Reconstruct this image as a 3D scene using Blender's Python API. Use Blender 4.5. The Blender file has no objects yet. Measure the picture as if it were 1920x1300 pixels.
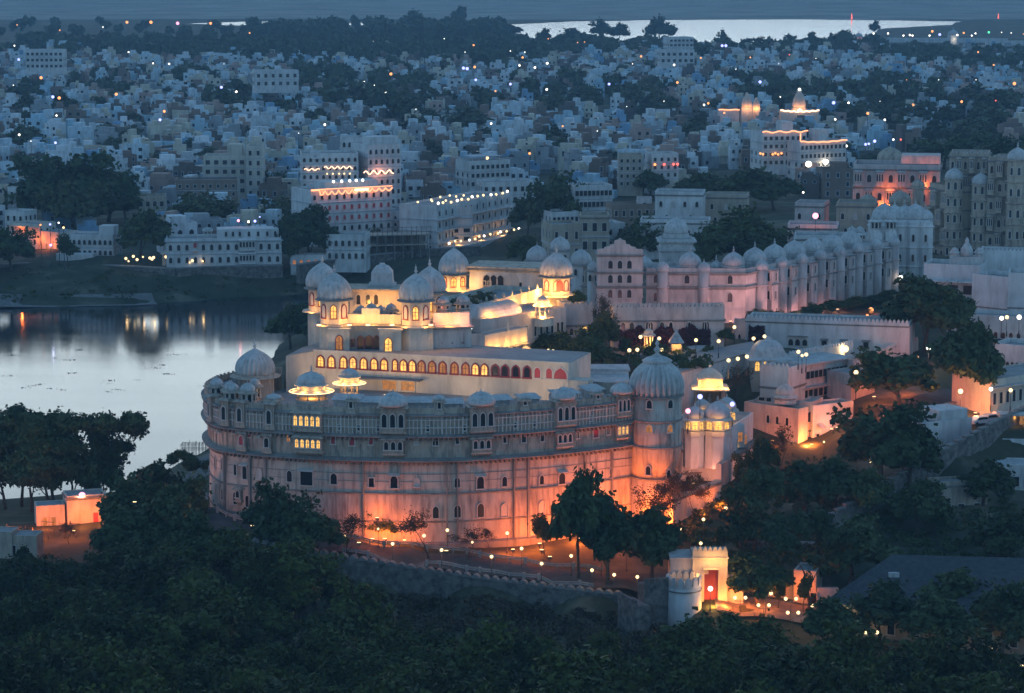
import bpy, bmesh, math, random
import numpy as np
from math import radians as rad, sin, cos, tan, pi, sqrt, atan2
from mathutils import Vector, Matrix

S = bpy.context.scene
COL = S.collection
random.seed(7)
RNG = np.random.default_rng(11)

# ------------------------------------------------------------------ camera
FPX = 4850.0                      # focal length in pixels of the 1920 px wide photograph
PITCH = rad(8.8)                  # the camera looks down this much
CAMZ = 100.0                      # metres above the near lake
cam_d = bpy.data.cameras.new("camera")
cam_d.sensor_width = 36.0
cam_d.lens = 36.0 * FPX / 1920.0
cam_d.clip_start = 1.0
cam_d.clip_end = 20000.0
cam = bpy.data.objects.new("camera", cam_d)
COL.objects.link(cam)
cam.location = (0, 0, CAMZ)
cam.rotation_euler = (pi / 2 - PITCH, 0, 0)
S.camera = cam

# ------------------------------------------------------------------ sky, sun, exposure
DOME, GLOW = 13.6, 25.5
SUN_EL = rad(1.5)
SUN_ROT = rad(-60)               # the sun has gone down beyond the lake, to the left
W = bpy.data.worlds.new("World")
S.world = W
W.use_nodes = True
nt = W.node_tree
nt.nodes.clear()
w_out = nt.nodes.new("ShaderNodeOutputWorld")
w_bg = nt.nodes.new("ShaderNodeBackground")
w_sky = nt.nodes.new("ShaderNodeTexSky")
w_sky.sky_type = 'NISHITA'
w_sky.sun_disc = False
w_sky.sun_elevation = SUN_EL
w_sky.sun_rotation = SUN_ROT
w_sky.altitude = 600
w_sky.air_density = 1.0
w_sky.dust_density = 0.6
w_sky.ozone_density = 4.0
w_tc = nt.nodes.new("ShaderNodeTexCoord")
w_sep = nt.nodes.new("ShaderNodeSeparateXYZ")
nt.links.new(w_tc.outputs["Generated"], w_sep.inputs[0])
def w_rgb(stops):
    r = nt.nodes.new("ShaderNodeValToRGB"); nt.links.new(w_sep.outputs["Z"], r.inputs[0]); e = r.color_ramp.elements
    for k, (p_, c_) in enumerate(stops):
        q = e[k] if k < 2 else e.new(p_)
        q.position = p_; q.color = (*c_, 1)
    return r
def w_math(op, a, b=None):
    m_ = nt.nodes.new("ShaderNodeMath"); m_.operation = op
    for k, v in enumerate((a, b)):
        if v is None: continue
        if isinstance(v, (int, float)): m_.inputs[k].default_value = v
        else: nt.links.new(v, m_.inputs[k])
    return m_.outputs[0]
# blue dusk dome all round, deeper overhead
w_dome = w_rgb([(0.0, (0.43, 0.75, 1.02)), (1.0, (0.068, 0.19, 0.38)), (0.22, (0.355, 0.665, 1.01)), (0.5, (0.158, 0.36, 0.65))])
# afterglow: a pale band low over the lake, where the sun has gone down
w_band = w_rgb([(0.0, (0.95, 0.95, 0.95)), (0.60, (0, 0, 0)), (0.09, (1, 1, 1)), (0.17, (0.95, 0.95, 0.95)), (0.26, (0.48, 0.48, 0.48)), (0.40, (0.13, 0.13, 0.13))])
GLOW_AZ = rad(-8)
w_dot = w_math('ADD', w_math('MULTIPLY', w_sep.outputs["X"], sin(GLOW_AZ)), w_math('MULTIPLY', w_sep.outputs["Y"], cos(GLOW_AZ)))
w_az = w_math('POWER', w_math('MAXIMUM', w_dot, 0.0), 5.0)
w_gw = w_math('MULTIPLY', w_az, w_band.outputs[0])
w_gs = nt.nodes.new("ShaderNodeVectorMath"); w_gs.operation = 'SCALE'; w_gs.inputs[0].default_value = (1.0, 1.0, 0.86); nt.links.new(w_math('MULTIPLY', w_gw, GLOW), w_gs.inputs["Scale"])
w_ds = nt.nodes.new("ShaderNodeVectorMath"); w_ds.operation = 'SCALE'; w_ds.inputs["Scale"].default_value = DOME; nt.links.new(w_dome.outputs[0], w_ds.inputs[0])
w_ns = nt.nodes.new("ShaderNodeVectorMath"); w_ns.operation = 'SCALE'; w_ns.inputs["Scale"].default_value = 0.14; nt.links.new(w_sky.outputs[0], w_ns.inputs[0])
w_a1 = nt.nodes.new("ShaderNodeVectorMath"); w_a1.operation = 'ADD'; nt.links.new(w_gs.outputs[0], w_a1.inputs[0]); nt.links.new(w_ds.outputs[0], w_a1.inputs[1])
w_a2 = nt.nodes.new("ShaderNodeVectorMath"); w_a2.operation = 'ADD'; nt.links.new(w_a1.outputs[0], w_a2.inputs[0]); nt.links.new(w_ns.outputs[0], w_a2.inputs[1])
nt.links.new(w_a2.outputs[0], w_bg.inputs[0])
w_bg.inputs[1].default_value = 0.075
nt.links.new(w_bg.outputs[0], w_out.inputs[0])

sun_d = bpy.data.lights.new("sun", 'SUN')
sun_d.energy = 0.02
sun_d.angle = rad(40)
sun_d.color = (1.0, 0.78, 0.66)
sun = bpy.data.objects.new("sun", sun_d)
COL.objects.link(sun)
sun.rotation_euler = Vector((sin(SUN_ROT) * cos(SUN_EL), cos(SUN_ROT) * cos(SUN_EL), sin(SUN_EL))).to_track_quat('Z', 'Y').to_euler()

S.view_settings.view_transform = 'Standard'
S.view_settings.look = 'None'
S.view_settings.exposure = 0.0
S.view_settings.gamma = 1.0
S.cycles.use_denoising = True
S.cycles.max_bounces = 5
S.cycles.diffuse_bounces = 2
S.cycles.glossy_bounces = 3
S.cycles.volume_bounces = 0
S.cycles.transmission_bounces = 2
S.cycles.caustics_reflective = False
S.cycles.caustics_refractive = False
S.cycles.sample_clamp_indirect = 2.0
S.cycles.use_light_tree = True

# ------------------------------------------------------------------ pixel <-> world (1920 x 1300 pixels of the photograph)
CP, SP = cos(PITCH), sin(PITCH)
def _ray(px, py):
    u = (px - 960) / FPX; v = (py - 650) / FPX
    return u, CP - v * SP, -SP - v * CP
def PZ(px, py, z):
    dx, dy, dz = _ray(px, py); t = (z - CAMZ) / dz
    return Vector((dx * t, dy * t, z))
def PY(px, py, Y):
    dx, dy, dz = _ray(px, py); t = Y / dy
    return Vector((dx * t, Y, CAMZ + dz * t))
def zY(py, Y):
    return PY(960, py, Y).z
def YZ(py, z):
    return PZ(960, py, z).y
def XY(px, Y, z):
    """X of the point that shows at column px, at distance Y and height z"""
    depth = Y * CP - (z - CAMZ) * SP
    return (px - 960) / FPX * depth
def proj(p):
    x, y, z = p[0], p[1], p[2] - CAMZ
    d = y * CP - z * SP
    v = (-y * SP - z * CP) / d
    return 960 + FPX * x / d, 650 + FPX * v
def pxm(Y):
    return Y / FPX               # metres per photo pixel

# ------------------------------------------------------------------ mesh builder
class MB:
    def __init__(s):
        s.v = []; s.f = []; s.mi = []; s.sm = []
    def add(s, vs, fs, mi=0, smooth=False):
        o = len(s.v)
        s.v.extend([tuple(p) for p in vs])
        for f in fs:
            s.f.append(tuple(i + o for i in f)); s.mi.append(mi); s.sm.append(smooth)
    def box(s, x0, x1, y0, y1, z0, z1, mi=0):
        s.add([(x0,y0,z0),(x1,y0,z0),(x1,y1,z0),(x0,y1,z0),(x0,y0,z1),(x1,y0,z1),(x1,y1,z1),(x0,y1,z1)],
              [(0,3,2,1),(4,5,6,7),(0,1,5,4),(1,2,6,5),(2,3,7,6),(3,0,4,7)], mi)
    def obox(s, o, ux, uy, a0, a1, b0, b1, z0, z1, mi=0):
        """box in a turned frame: o origin, ux along, uy across"""
        P = lambda a, b, z: (o[0] + ux[0]*a + uy[0]*b, o[1] + ux[1]*a + uy[1]*b, z)
        s.add([P(a0,b0,z0),P(a1,b0,z0),P(a1,b1,z0),P(a0,b1,z0),P(a0,b0,z1),P(a1,b0,z1),P(a1,b1,z1),P(a0,b1,z1)],
              [(0,3,2,1),(4,5,6,7),(0,1,5,4),(1,2,6,5),(2,3,7,6),(3,0,4,7)], mi)
    def prism(s, poly, z0, z1, mi=0, poly_top=None):
        n = len(poly); t = poly_top or poly
        vs = [(p[0], p[1], z0) for p in poly] + [(p[0], p[1], z1) for p in t]
        fs = [(i, (i+1) % n, (i+1) % n + n, i + n) for i in range(n)]
        fs.append(tuple(range(n, 2*n))); fs.append(tuple(range(n-1, -1, -1)))
        s.add(vs, fs, mi)
    def lathe(s, cx, cy, z0, prof, n=24, ribs=0, depth=0.0, mi=0, smooth=True, a0=0.0, cap=True, sq=0.0):
        """prof: (radius, height, rib share)"""
        vs = []
        for p in prof:
            r, h = p[0], p[1]; k = p[2] if len(p) > 2 else 0
            for i in range(n):
                a = a0 + 2*pi*i/n
                rr = r * (1 + depth*k*(abs(cos(a*ribs/2))*2-1)) if ribs else r
                if sq:
                    rr = r * (1 + sq * (1/max(abs(cos(a)), abs(sin(a))) - 1))
                vs.append((cx + rr*cos(a), cy + rr*sin(a), z0 + h))
        fs = []
        for j in range(len(prof) - 1):
            for i in range(n):
                k = (i+1) % n
                fs.append((j*n+i, j*n+k, (j+1)*n+k, (j+1)*n+i))
        if cap:
            m = (len(prof)-1)*n
            fs.append(tuple(m+i for i in range(n)))
            fs.append(tuple(n-1-i for i in range(n)))
        s.add(vs, fs, mi, smooth)
    def tube(s, pts, rads, n=6, mi=0, smooth=True):
        vs = []; fs = []
        m = len(pts)
        for j in range(m):
            p = Vector(pts[j])
            d = Vector(pts[min(j+1, m-1)]) - Vector(pts[max(j-1, 0)])
            if d.length < 1e-6: d = Vector((0, 0, 1))
            d.normalize()
            a = d.cross(Vector((0.31, 0.95, 0.05)))
            if a.length < 1e-3: a = d.cross(Vector((1, 0, 0)))
            a.normalize(); b = d.cross(a)
            for i in range(n):
                t = 2*pi*i/n
                vs.append(p + (a*cos(t) + b*sin(t)) * rads[j])
        for j in range(m-1):
            for i in range(n):
                k = (i+1) % n
                fs.append((j*n+i, j*n+k, (j+1)*n+k, (j+1)*n+i))
        fs.append(tuple(range(n-1, -1, -1))); fs.append(tuple((m-1)*n + i for i in range(n)))
        s.add(vs, fs, mi, smooth)
    def ball(s, c, r, mi=0, n=10, m=6, sz=1.0):
        prof = [(max(1e-3, sin(pi*j/m)) * r, -cos(pi*j/m) * r * sz) for j in range(m+1)]
        s.lathe(c[0], c[1], c[2], prof, n, mi=mi, cap=False)
    def mesh(s, name, mats):
        me = bpy.data.meshes.new(name)
        me.from_pydata(s.v, [], s.f)
        for m in (mats if isinstance(mats, (list, tuple)) else [mats]):
            me.materials.append(m)
        if any(s.mi): me.polygons.foreach_set("material_index", s.mi)
        if any(s.sm): me.polygons.foreach_set("use_smooth", s.sm)
        me.update()
        return me
    def build(s, name, mats, parent=None, loc=None, rz=0.0, shift=None):
        if shift is not None:
            s.v = [(x - shift[0], y - shift[1], z - shift[2]) for x, y, z in s.v]
        return link(name, s.mesh(name, mats), parent, loc, rz)

def link(name, me, parent=None, loc=None, rz=0.0):
    o = bpy.data.objects.new(name, me)
    COL.objects.link(o)
    if parent is not None: o.parent = parent
    if loc is not None: o.location = loc
    if rz: o.rotation_euler = (0, 0, rz)
    return o

def thing(name, label, cat, loc=(0, 0, 0), rz=0.0, group=None):
    o = bpy.data.objects.new(name, None)
    o.empty_display_size = 0.5
    COL.objects.link(o)
    o.location = loc; o.rotation_euler = (0, 0, rz)
    o["label"] = label; o["category"] = cat
    if group: o["group"] = group
    return o
def tag(o, label, cat, group=None, kind=None):
    if label: o["label"] = label
    if cat: o["category"] = cat
    if group: o["group"] = group
    if kind: o["kind"] = kind
    return o
def copy_tree(o, parent=None):
    c = o.copy()
    COL.objects.link(c)
    c.parent = parent
    for ch in KIDS.get(o.name, []):
        copy_tree(ch, c)
    return c
KIDS = {}
def note_kids(o):
    """remember the children of a thing that will be copied"""
    KIDS[o.name] = list(o.children)
    for c in o.children: note_kids(c)

# ------------------------------------------------------------------ materials
def _mat(name):
    m = bpy.data.materials.new(name); m.use_nodes = True
    n = m.node_tree
    return m, n, n.nodes["Principled BSDF"]
def lk(n, a, b): n.links.new(a, b)
def stucco(name, col, dirt=(0.16, 0.14, 0.12), amount=0.45, rough=0.9, obj_col=False, streak=0.22, scale=0.35):
    """lime plaster with rain streaks and blotches; with obj_col its colour is the object's own"""
    m, n, b = _mat(name)
    tc = n.nodes.new("ShaderNodeTexCoord")
    mp = n.nodes.new("ShaderNodeMapping"); mp.inputs["Scale"].default_value = (1, 1, streak)
    lk(n, tc.outputs["Object"], mp.inputs[0])
    t1 = n.nodes.new("ShaderNodeTexNoise"); t1.inputs["Scale"].default_value = scale*2.2; t1.inputs["Detail"].default_value = 6; t1.inputs["Roughness"].default_value = 0.68
    lk(n, mp.outputs[0], t1.inputs["Vector"])
    t2 = n.nodes.new("ShaderNodeTexNoise"); t2.inputs["Scale"].default_value = scale*0.55; t2.inputs["Detail"].default_value = 4
    lk(n, tc.outputs["Object"], t2.inputs["Vector"])
    r1 = n.nodes.new("ShaderNodeValToRGB"); r1.color_ramp.elements[0].position = 0.46; r1.color_ramp.elements[1].position = 0.74
    lk(n, t1.outputs["Fac"], r1.inputs[0])
    mx = n.nodes.new("ShaderNodeMixRGB"); mx.inputs[2].default_value = (*dirt, 1)
    if obj_col:
        oi = n.nodes.new("ShaderNodeObjectInfo"); lk(n, oi.outputs["Color"], mx.inputs[1])
    else:
        mx.inputs[1].default_value = (*col, 1)
    fm = n.nodes.new("ShaderNodeMath"); fm.operation = 'MULTIPLY'; fm.inputs[1].default_value = amount
    lk(n, r1.outputs[0], fm.inputs[0]); lk(n, fm.outputs[0], mx.inputs[0])
    m2 = n.nodes.new("ShaderNodeMixRGB"); m2.blend_type = 'MULTIPLY'; m2.inputs[0].default_value = 0.55
    r2 = n.nodes.new("ShaderNodeValToRGB"); r2.color_ramp.elements[0].color = (0.55, 0.55, 0.55, 1); r2.color_ramp.elements[0].position = 0.3; r2.color_ramp.elements[1].position = 0.65
    lk(n, t2.outputs["Fac"], r2.inputs[0]); lk(n, mx.outputs[0], m2.inputs[1]); lk(n, r2.outputs[0], m2.inputs[2])
    lk(n, m2.outputs[0], b.inputs["Base Color"])
    b.inputs["Roughness"].default_value = rough
    b.inputs["Specular IOR Level"].default_value = 0.2
    return m
def plain(name, col, rough=0.8, spec=0.3, metal=0.0):
    m, n, b = _mat(name)
    b.inputs["Base Color"].default_value = (*col, 1); b.inputs["Roughness"].default_value = rough
    b.inputs["Specular IOR Level"].default_value = spec; b.inputs["Metallic"].default_value = metal
    return m
def glow(name, col, strength, sample=False):
    m, n, b = _mat(name)
    b.inputs["Base Color"].default_value = (0.02, 0.02, 0.02, 1)
    b.inputs["Emission Color"].default_value = (*col, 1); b.inputs["Emission Strength"].default_value = strength
    if not sample: m.cycles.emission_sampling = 'NONE'
    return m
def window_glow(name, col, strength):
    """a lit room behind glass: uneven light, painted by noise into the emission strength"""
    m, n, b = _mat(name)
    tc = n.nodes.new("ShaderNodeTexCoord")
    t = n.nodes.new("ShaderNodeTexNoise"); t.inputs["Scale"].default_value = 2.2
    oi = n.nodes.new("ShaderNodeObjectInfo")
    ad = n.nodes.new("ShaderNodeVectorMath"); lk(n, tc.outputs["Object"], ad.inputs[0]); lk(n, oi.outputs["Location"], ad.inputs[1])
    lk(n, ad.outputs[0], t.inputs["Vector"])
    r = n.nodes.new("ShaderNodeMapRange"); r.inputs["From Min"].default_value = 0.3; r.inputs["From Max"].default_value = 0.7
    r.inputs["To Min"].default_value = strength*0.55; r.inputs["To Max"].default_value = strength*1.3
    lk(n, t.outputs["Fac"], r.inputs[0]); lk(n, r.outputs[0], b.inputs["Emission Strength"])
    b.inputs["Base Color"].default_value = (0.05, 0.03, 0.01, 1); b.inputs["Emission Color"].default_value = (*col, 1)
    m.cycles.emission_sampling = 'NONE'
    return m
def noisy(name, c1, c2, scale, rough=0.95, bump=0.0, c3=None, detail=8):
    m, n, b = _mat(name)
    tc = n.nodes.new("ShaderNodeTexCoord")
    t = n.nodes.new("ShaderNodeTexNoise"); t.inputs["Scale"].default_value = scale; t.inputs["Detail"].default_value = detail; t.inputs["Roughness"].default_value = 0.65
    lk(n, tc.outputs["Object"], t.inputs["Vector"])
    r = n.nodes.new("ShaderNodeValToRGB")
    r.color_ramp.elements[0].position = 0.35; r.color_ramp.elements[0].color = (*c1, 1)
    r.color_ramp.elements[1].position = 0.68; r.color_ramp.elements[1].color = (*c2, 1)
    if c3:
        e = r.color_ramp.elements.new(0.52); e.color = (*c3, 1)
    lk(n, t.outputs["Fac"], r.inputs[0]); lk(n, r.outputs[0], b.inputs["Base Color"])
    b.inputs["Roughness"].default_value = rough; b.inputs["Specular IOR Level"].default_value = 0.15
    if bump:
        bp = n.nodes.new("ShaderNodeBump"); bp.inputs["Strength"].default_value = bump; lk(n, t.outputs["Fac"], bp.inputs["Height"]); lk(n, bp.outputs[0], b.inputs["Normal"])
    return m
def leafy(name, c1, c2):
    """leaves: each tree has its own shade between two greens, and patches within the crown"""
    m, n, b = _mat(name)
    oi = n.nodes.new("ShaderNodeObjectInfo")
    tc = n.nodes.new("ShaderNodeTexCoord")
    t = n.nodes.new("ShaderNodeTexNoise"); t.inputs["Scale"].default_value = 0.6; t.inputs["Detail"].default_value = 4
    ad = n.nodes.new("ShaderNodeVectorMath"); lk(n, tc.outputs["Object"], ad.inputs[0]); lk(n, oi.outputs["Location"], ad.inputs[1])
    lk(n, ad.outputs[0], t.inputs["Vector"])
    mx = n.nodes.new("ShaderNodeMixRGB"); mx.inputs[1].default_value = (*c1, 1); mx.inputs[2].default_value = (*c2, 1)
    am = n.nodes.new("ShaderNodeMath"); am.operation = 'MULTIPLY_ADD'; am.inputs[1].default_value = 1.5; am.inputs[2].default_value = -0.55
    lk(n, t.outputs["Fac"], am.inputs[0])
    av = n.nodes.new("ShaderNodeMath"); av.operation = 'MULTIPLY_ADD'; av.inputs[1].default_value = 0.7; av.use_clamp = True
    lk(n, oi.outputs["Random"], av.inputs[0]); lk(n, am.outputs[0], av.inputs[2])
    lk(n, av.outputs[0], mx.inputs[0]); lk(n, mx.outputs[0], b.inputs["Base Color"])
    b.inputs["Roughness"].default_value = 0.7; b.inputs["Specular IOR Level"].default_value = 0.15
    return m

M = {}
M['white'] = stucco('white_lime_plaster', (0.66, 0.64, 0.62), amount=0.5)
M['cream'] = stucco('cream_plaster', (0.62, 0.55, 0.46), amount=0.45)
M['palace'] = stucco('palace_plaster', (0.47, 0.38, 0.30), dirt=(0.085, 0.08, 0.08), amount=0.9, scale=0.7)
M['palace_low'] = stucco('palace_lower_plaster', (0.54, 0.46, 0.39), dirt=(0.12, 0.10, 0.09), amount=0.95, scale=0.6, streak=0.12)
M['pinkish'] = stucco('pale_pink_plaster', (0.58, 0.50, 0.46), dirt=(0.16, 0.13, 0.12), amount=0.65)
M['beige'] = stucco('beige_plaster', (0.46, 0.38, 0.29), amount=0.6)
M['oldstone'] = stucco('weathered_stone', (0.50, 0.41, 0.32), dirt=(0.08, 0.075, 0.07), amount=0.85, scale=0.5)
M['brown'] = stucco('brown_plaster', (0.28, 0.20, 0.15), amount=0.6)
M['dome'] = stucco('dome_lime', (0.54, 0.52, 0.50), dirt=(0.15, 0.15, 0.15), amount=0.65, streak=0.4, scale=0.8)
M['roof'] = stucco('roof_terrace', (0.34, 0.33, 0.32), dirt=(0.15, 0.15, 0.15), amount=0.6, streak=1.0)
M['trim'] = stucco('weathered_trim', (0.27, 0.25, 0.23), dirt=(0.07, 0.07, 0.07), amount=0.7)
M['frame'] = plain('window_frame_paint', (0.50, 0.46, 0.42), 0.8)
M['redframe'] = plain('maroon_frame_paint', (0.22, 0.035, 0.045), 0.6)
M['redshut'] = plain('red_shutter_paint', (0.40, 0.05, 0.06), 0.6)
M['greenshut'] = plain('green_shutter_paint', (0.06, 0.16, 0.15), 0.6)
M['dark'] = plain('dark_glass', (0.012, 0.014, 0.018), 0.25, 0.5)
M['lit'] = window_glow('lit_window', (1.0, 0.52, 0.11), 1.5)
M['litdim'] = window_glow('dimly_lit_window', (1.0, 0.36, 0.08), 0.45)
M['house'] = stucco('house_plaster', (0.6, 0.6, 0.6), amount=0.55, obj_col=True, scale=0.3)
M['housetrim'] = stucco('house_trim', (0.5, 0.52, 0.54), amount=0.3)
M['tank'] = plain('black_water_tank', (0.02, 0.02, 0.022), 0.5)
M['trunk'] = noisy('bark', (0.05, 0.04, 0.03), (0.11, 0.09, 0.07), 3.0)
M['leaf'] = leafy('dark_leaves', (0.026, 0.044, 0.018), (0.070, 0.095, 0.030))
M['leaffar'] = leafy('greyer_far_leaves', (0.050, 0.062, 0.034), (0.105, 0.115, 0.060))  # lighter, greyer green for the distant trees
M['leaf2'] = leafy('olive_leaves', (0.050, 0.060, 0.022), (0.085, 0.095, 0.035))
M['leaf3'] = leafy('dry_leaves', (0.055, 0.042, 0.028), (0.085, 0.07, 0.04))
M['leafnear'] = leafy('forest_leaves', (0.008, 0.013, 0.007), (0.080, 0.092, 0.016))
M['maroonleaf'] = leafy('bougainvillea_leaves', (0.05, 0.018, 0.03), (0.08, 0.025, 0.035))
M['ground'] = noisy('dry_grass_and_earth', (0.03, 0.038, 0.02), (0.17, 0.145, 0.10), 0.07, bump=0.2, c3=(0.062, 0.062, 0.036), detail=12)
M['road'] = noisy('worn_asphalt', (0.055, 0.055, 0.058), (0.10, 0.098, 0.095), 0.4)
M['paving'] = noisy('stone_paving', (0.13, 0.12, 0.11), (0.22, 0.20, 0.18), 0.5)
M['masonry'] = noisy('rubble_masonry', (0.07, 0.066, 0.06), (0.24, 0.215, 0.19), 0.9, bump=0.4)
M['rail'] = stucco('whitewashed_railing', (0.36, 0.35, 0.33), amount=.5)
M['slate'] = noisy('dark_roof_tiles', (0.045, 0.046, 0.05), (0.085, 0.085, 0.088), 1.2)
M['metal'] = plain('dark_metal', (0.05, 0.05, 0.055), 0.5)
M['bamboo'] = plain('weathered_poles', (0.10, 0.085, 0.065), 0.9)
BULB = {
    'warm': glow('warm_globe', (1.0, 0.72, 0.36), 2.3), 'white': glow('white_globe', (1.0, 0.92, 0.80), 4.5),
    'blue': glow('cold_globe', (0.36, 0.40, 1.0), 2.8), 'orange': glow('orange_globe', (1.0, 0.36, 0.11), 2.4),
    'pink': glow('pink_globe', (1.0, 0.36, 0.52), 2.8), 'green': glow('green_globe', (0.1, 1.0, 0.35), 3), 'red': glow('red_globe', (1.0, 0.14, 0.10), 2.5),
}
M['rope'] = glow('rope_light', (1.0, 0.36, 0.16), 2.6)
M['ropepale'] = glow('pale_rope_light', (1.0, 0.58, 0.38), 3.0)
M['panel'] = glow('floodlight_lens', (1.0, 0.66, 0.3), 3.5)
LCOL = {'warm': (1.0, 0.66, 0.30), 'white': (1.0, 0.86, 0.66), 'blue': (0.7, 0.76, 1.0), 'orange': (1.0, 0.19, 0.030), 'amber': (1.0, 0.46, 0.10),
        'pink': (1.0, 0.42, 0.40), 'rose': (1.0, 0.32, 0.19), 'red': (1.0, 0.2, 0.05)}
# ------------------------------------------------------------------ land and water
LAKE = [PZ(x, y, 0) for x, y in [(-900, 640), (-300, 592), (0, 577), (60, 574), (120, 571), (260, 570), (330, 566), (400, 559), (500, 553), (600, 548), (690, 545),
        (720, 560), (640, 600), (560, 625), (525, 650), (500, 690), (470, 740), (430, 800), (400, 838), (345, 868), (300, 893), (215, 928), (100, 938), (0, 942), (-250, 955), (-900, 960)]]
LAKE = np.array([(p.x, p.y) for p in LAKE])
FARZ = 8.0
FLAKE = [PZ(x, y, FARZ) for x, y in [(925, 49), (960, 60), (1000, 75), (1040, 84), (1070, 92), (1170, 95), (1290, 97), (1380, 96), (1420, 84), (1560, 76), (1640, 68), (1655, 54), (1790, 47), (1805, 40), (1500, 36),
        (1300, 37), (1080, 40), (980, 45), (920, 46), (700, 43), (480, 40), (330, 44), (480, 50), (620, 49)]]
FLAKE = np.array([(p.x, p.y) for p in FLAKE])
def poly_sd(P, X, Y):
    """signed distance to polygon P, negative inside"""
    X = np.asarray(X, float); Y = np.asarray(Y, float)
    d = np.full(X.shape, 1e18); ins = np.zeros(X.shape, bool)
    n = len(P)
    for i in range(n):
        ax, ay = P[i]; bx, by = P[(i+1) % n]
        ex, ey = bx-ax, by-ay
        t = np.clip(((X-ax)*ex + (Y-ay)*ey) / (ex*ex + ey*ey), 0, 1)
        d = np.minimum(d, (X-ax-t*ex)**2 + (Y-ay-t*ey)**2)
        c = ((ay > Y) != (by > Y)) & (X < (bx-ax)*(Y-ay)/(by-ay+1e-12) + ax)
        ins ^= c
    d = np.sqrt(d)
    return np.where(ins, -d, d)
_cp = []
for X_ in (-120, -60, -20, 20, 60, 120):
    for Y_, z_ in ((50, 70), (100, 50), (150, 37), (190, 27), (220, 20), (250, 15.5), (280, 8.5), (310, 3.5), (335, 1.0)):
        _cp.append((X_*Y_/300, Y_, z_ + 0.6*sin(X_*0.1+Y_*0.05)))
for px_, py_, z_ in [  # the foot of the fort wall, and the woods to its left
        (660, 1150, 3), (800, 1160, 1.5), (1000, 1180, 1), (1180, 1190, 1), (1240, 1170, 2.5), (500, 1100, 5), (350, 1060, 5), (200, 1070, 4), (60, 1060, 4),
        # yard and shore on the left
        (40, 1010, 4), (130, 1000, 4), (250, 985, 4), (60, 955, 2.5), (180, 945, 2), (320, 930, 5), (350, 900, 4),
        # the road below the crescent
        (395, 965, 11.5), (430, 985, 11), (520, 1005, 10.5), (640, 1015, 9.5), (740, 1025, 8.8), (850, 1040, 8), (950, 1030, 7.6), (960, 1060, 7.5), (1080, 1075, 7), (1150, 1090, 6.5), (1060, 1020, 8),
        (660, 1035, 9.3), (820, 1060, 7.8), (1000, 1085, 7), (1150, 1105, 6),
        (1235, 985, 9.5), (1230, 1060, 6.5), (1330, 1130, 5), (1420, 1130, 4.5), (1520, 1150, 4), (1640, 1180, 3.5), (1760, 1200, 3.5), (1900, 1240, 3.5), (1480, 1200, 3), (1400, 1160, 3.5),
        # terraces and gardens right of the tower
        (1330, 960, 10), (1360, 900, 11.5), (1440, 880, 12), (1520, 850, 13), (1600, 830, 14.5), (1500, 950, 11), (1600, 940, 12), (1440, 1010, 8.5), (1560, 1010, 9), (1680, 900, 14), (1850, 812, 18), (1780, 850, 16.5),
        (1800, 970, 9), (1700, 1010, 7), (1900, 930, 10), (1900, 1000, 7), (1620, 1080, 5), (1800, 1130, 4.5),
        (1740, 745, 20), (1660, 760, 19), (1850, 750, 19.5), (1900, 800, 18.5), (1720, 680, 22.5), (1850, 650, 23), (1900, 620, 24),
        # palace platform
        (470, 720, 12), (520, 690, 14), (580, 665, 22), (620, 650, 24), (700, 640, 25), (900, 680, 25), (1050, 690, 25), (1000, 640, 26), (1150, 660, 26), (1280, 655, 26), (1380, 640, 25.5), (1100, 720, 22),
        (820, 570, 27), (960, 560, 29), (1060, 600, 28), (700, 590, 24), (660, 560, 12),
        (1400, 600, 24), (1471, 592, 24), (1560, 575, 24), (1677, 548, 24), (1620, 590, 23.5), (1750, 570, 25), (1880, 560, 26), (1700, 620, 23), (1560, 640, 23), (1450, 650, 23.5), (1300, 700, 20), (1280, 780, 15), (1300, 850, 12),
        (1200, 540, 22), (1300, 520, 22), (1500, 500, 22), (1600, 460, 22), (1750, 480, 25), (1900, 470, 26), (1850, 420, 24), (1700, 380, 20), (1850, 340, 17), (1650, 330, 16), (1800, 280, 13),
        # far bank and the town
        (0, 545, 3), (100, 535, 4), (200, 520, 5.5), (300, 522, 5.5), (400, 520, 5.5), (500, 512, 5.5), (600, 505, 6), (700, 498, 6), (800, 490, 7), (900, 480, 5.5), (1000, 490, 8),
        (0, 490, 7), (100, 488, 8), (200, 480, 9), (400, 470, 9), (600, 470, 9), (700, 460, 6.5), (850, 455, 5.5), (1000, 440, 11), (1150, 470, 16), (1250, 440, 18), (1400, 440, 20), (1100, 400, 14),
        (0, 400, 10), (300, 400, 10), (600, 400, 10), (900, 380, 10), (1200, 370, 13), (1500, 380, 17), (-300, 400, 10), (2200, 400, 20),
        (0, 300, 9), (400, 300, 9), (800, 300, 9), (1200, 300, 10), (1600, 280, 11), (1950, 280, 12), (0, 200, 10), (500, 200, 10), (1000, 200, 10), (1500, 200, 11), (1950, 200, 11), (-400, 200, 10), (2400, 220, 11),
        (0, 130, 11), (500, 130, 11), (1000, 130, 10), (1500, 130, 10), (1950, 130, 10), (0, 80, 12), (400, 75, 12), (800, 75, 11), (200, 60, 10), (1700, 85, 9)]:
    p_ = PZ(px_, py_, z_); _cp.append((p_.x, p_.y, z_))
for u_ in (-0.4, -0.2, 0.0, 0.2, 0.4):
    for Y_, z_ in ((3300, 9), (3700, 10), (4300, 14), (5200, 30), (6500, 60), (9000, 150)):
        _cp.append((u_*Y_, Y_, z_ + (0.12*z_*sin(u_*17 + Y_*0.001))))
_cp = np.array(_cp)
_ca = _cp[:, 0]/_cp[:, 1]*3.0; _cb = np.log(_cp[:, 1])*2.0; _cz = _cp[:, 2]
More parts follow.
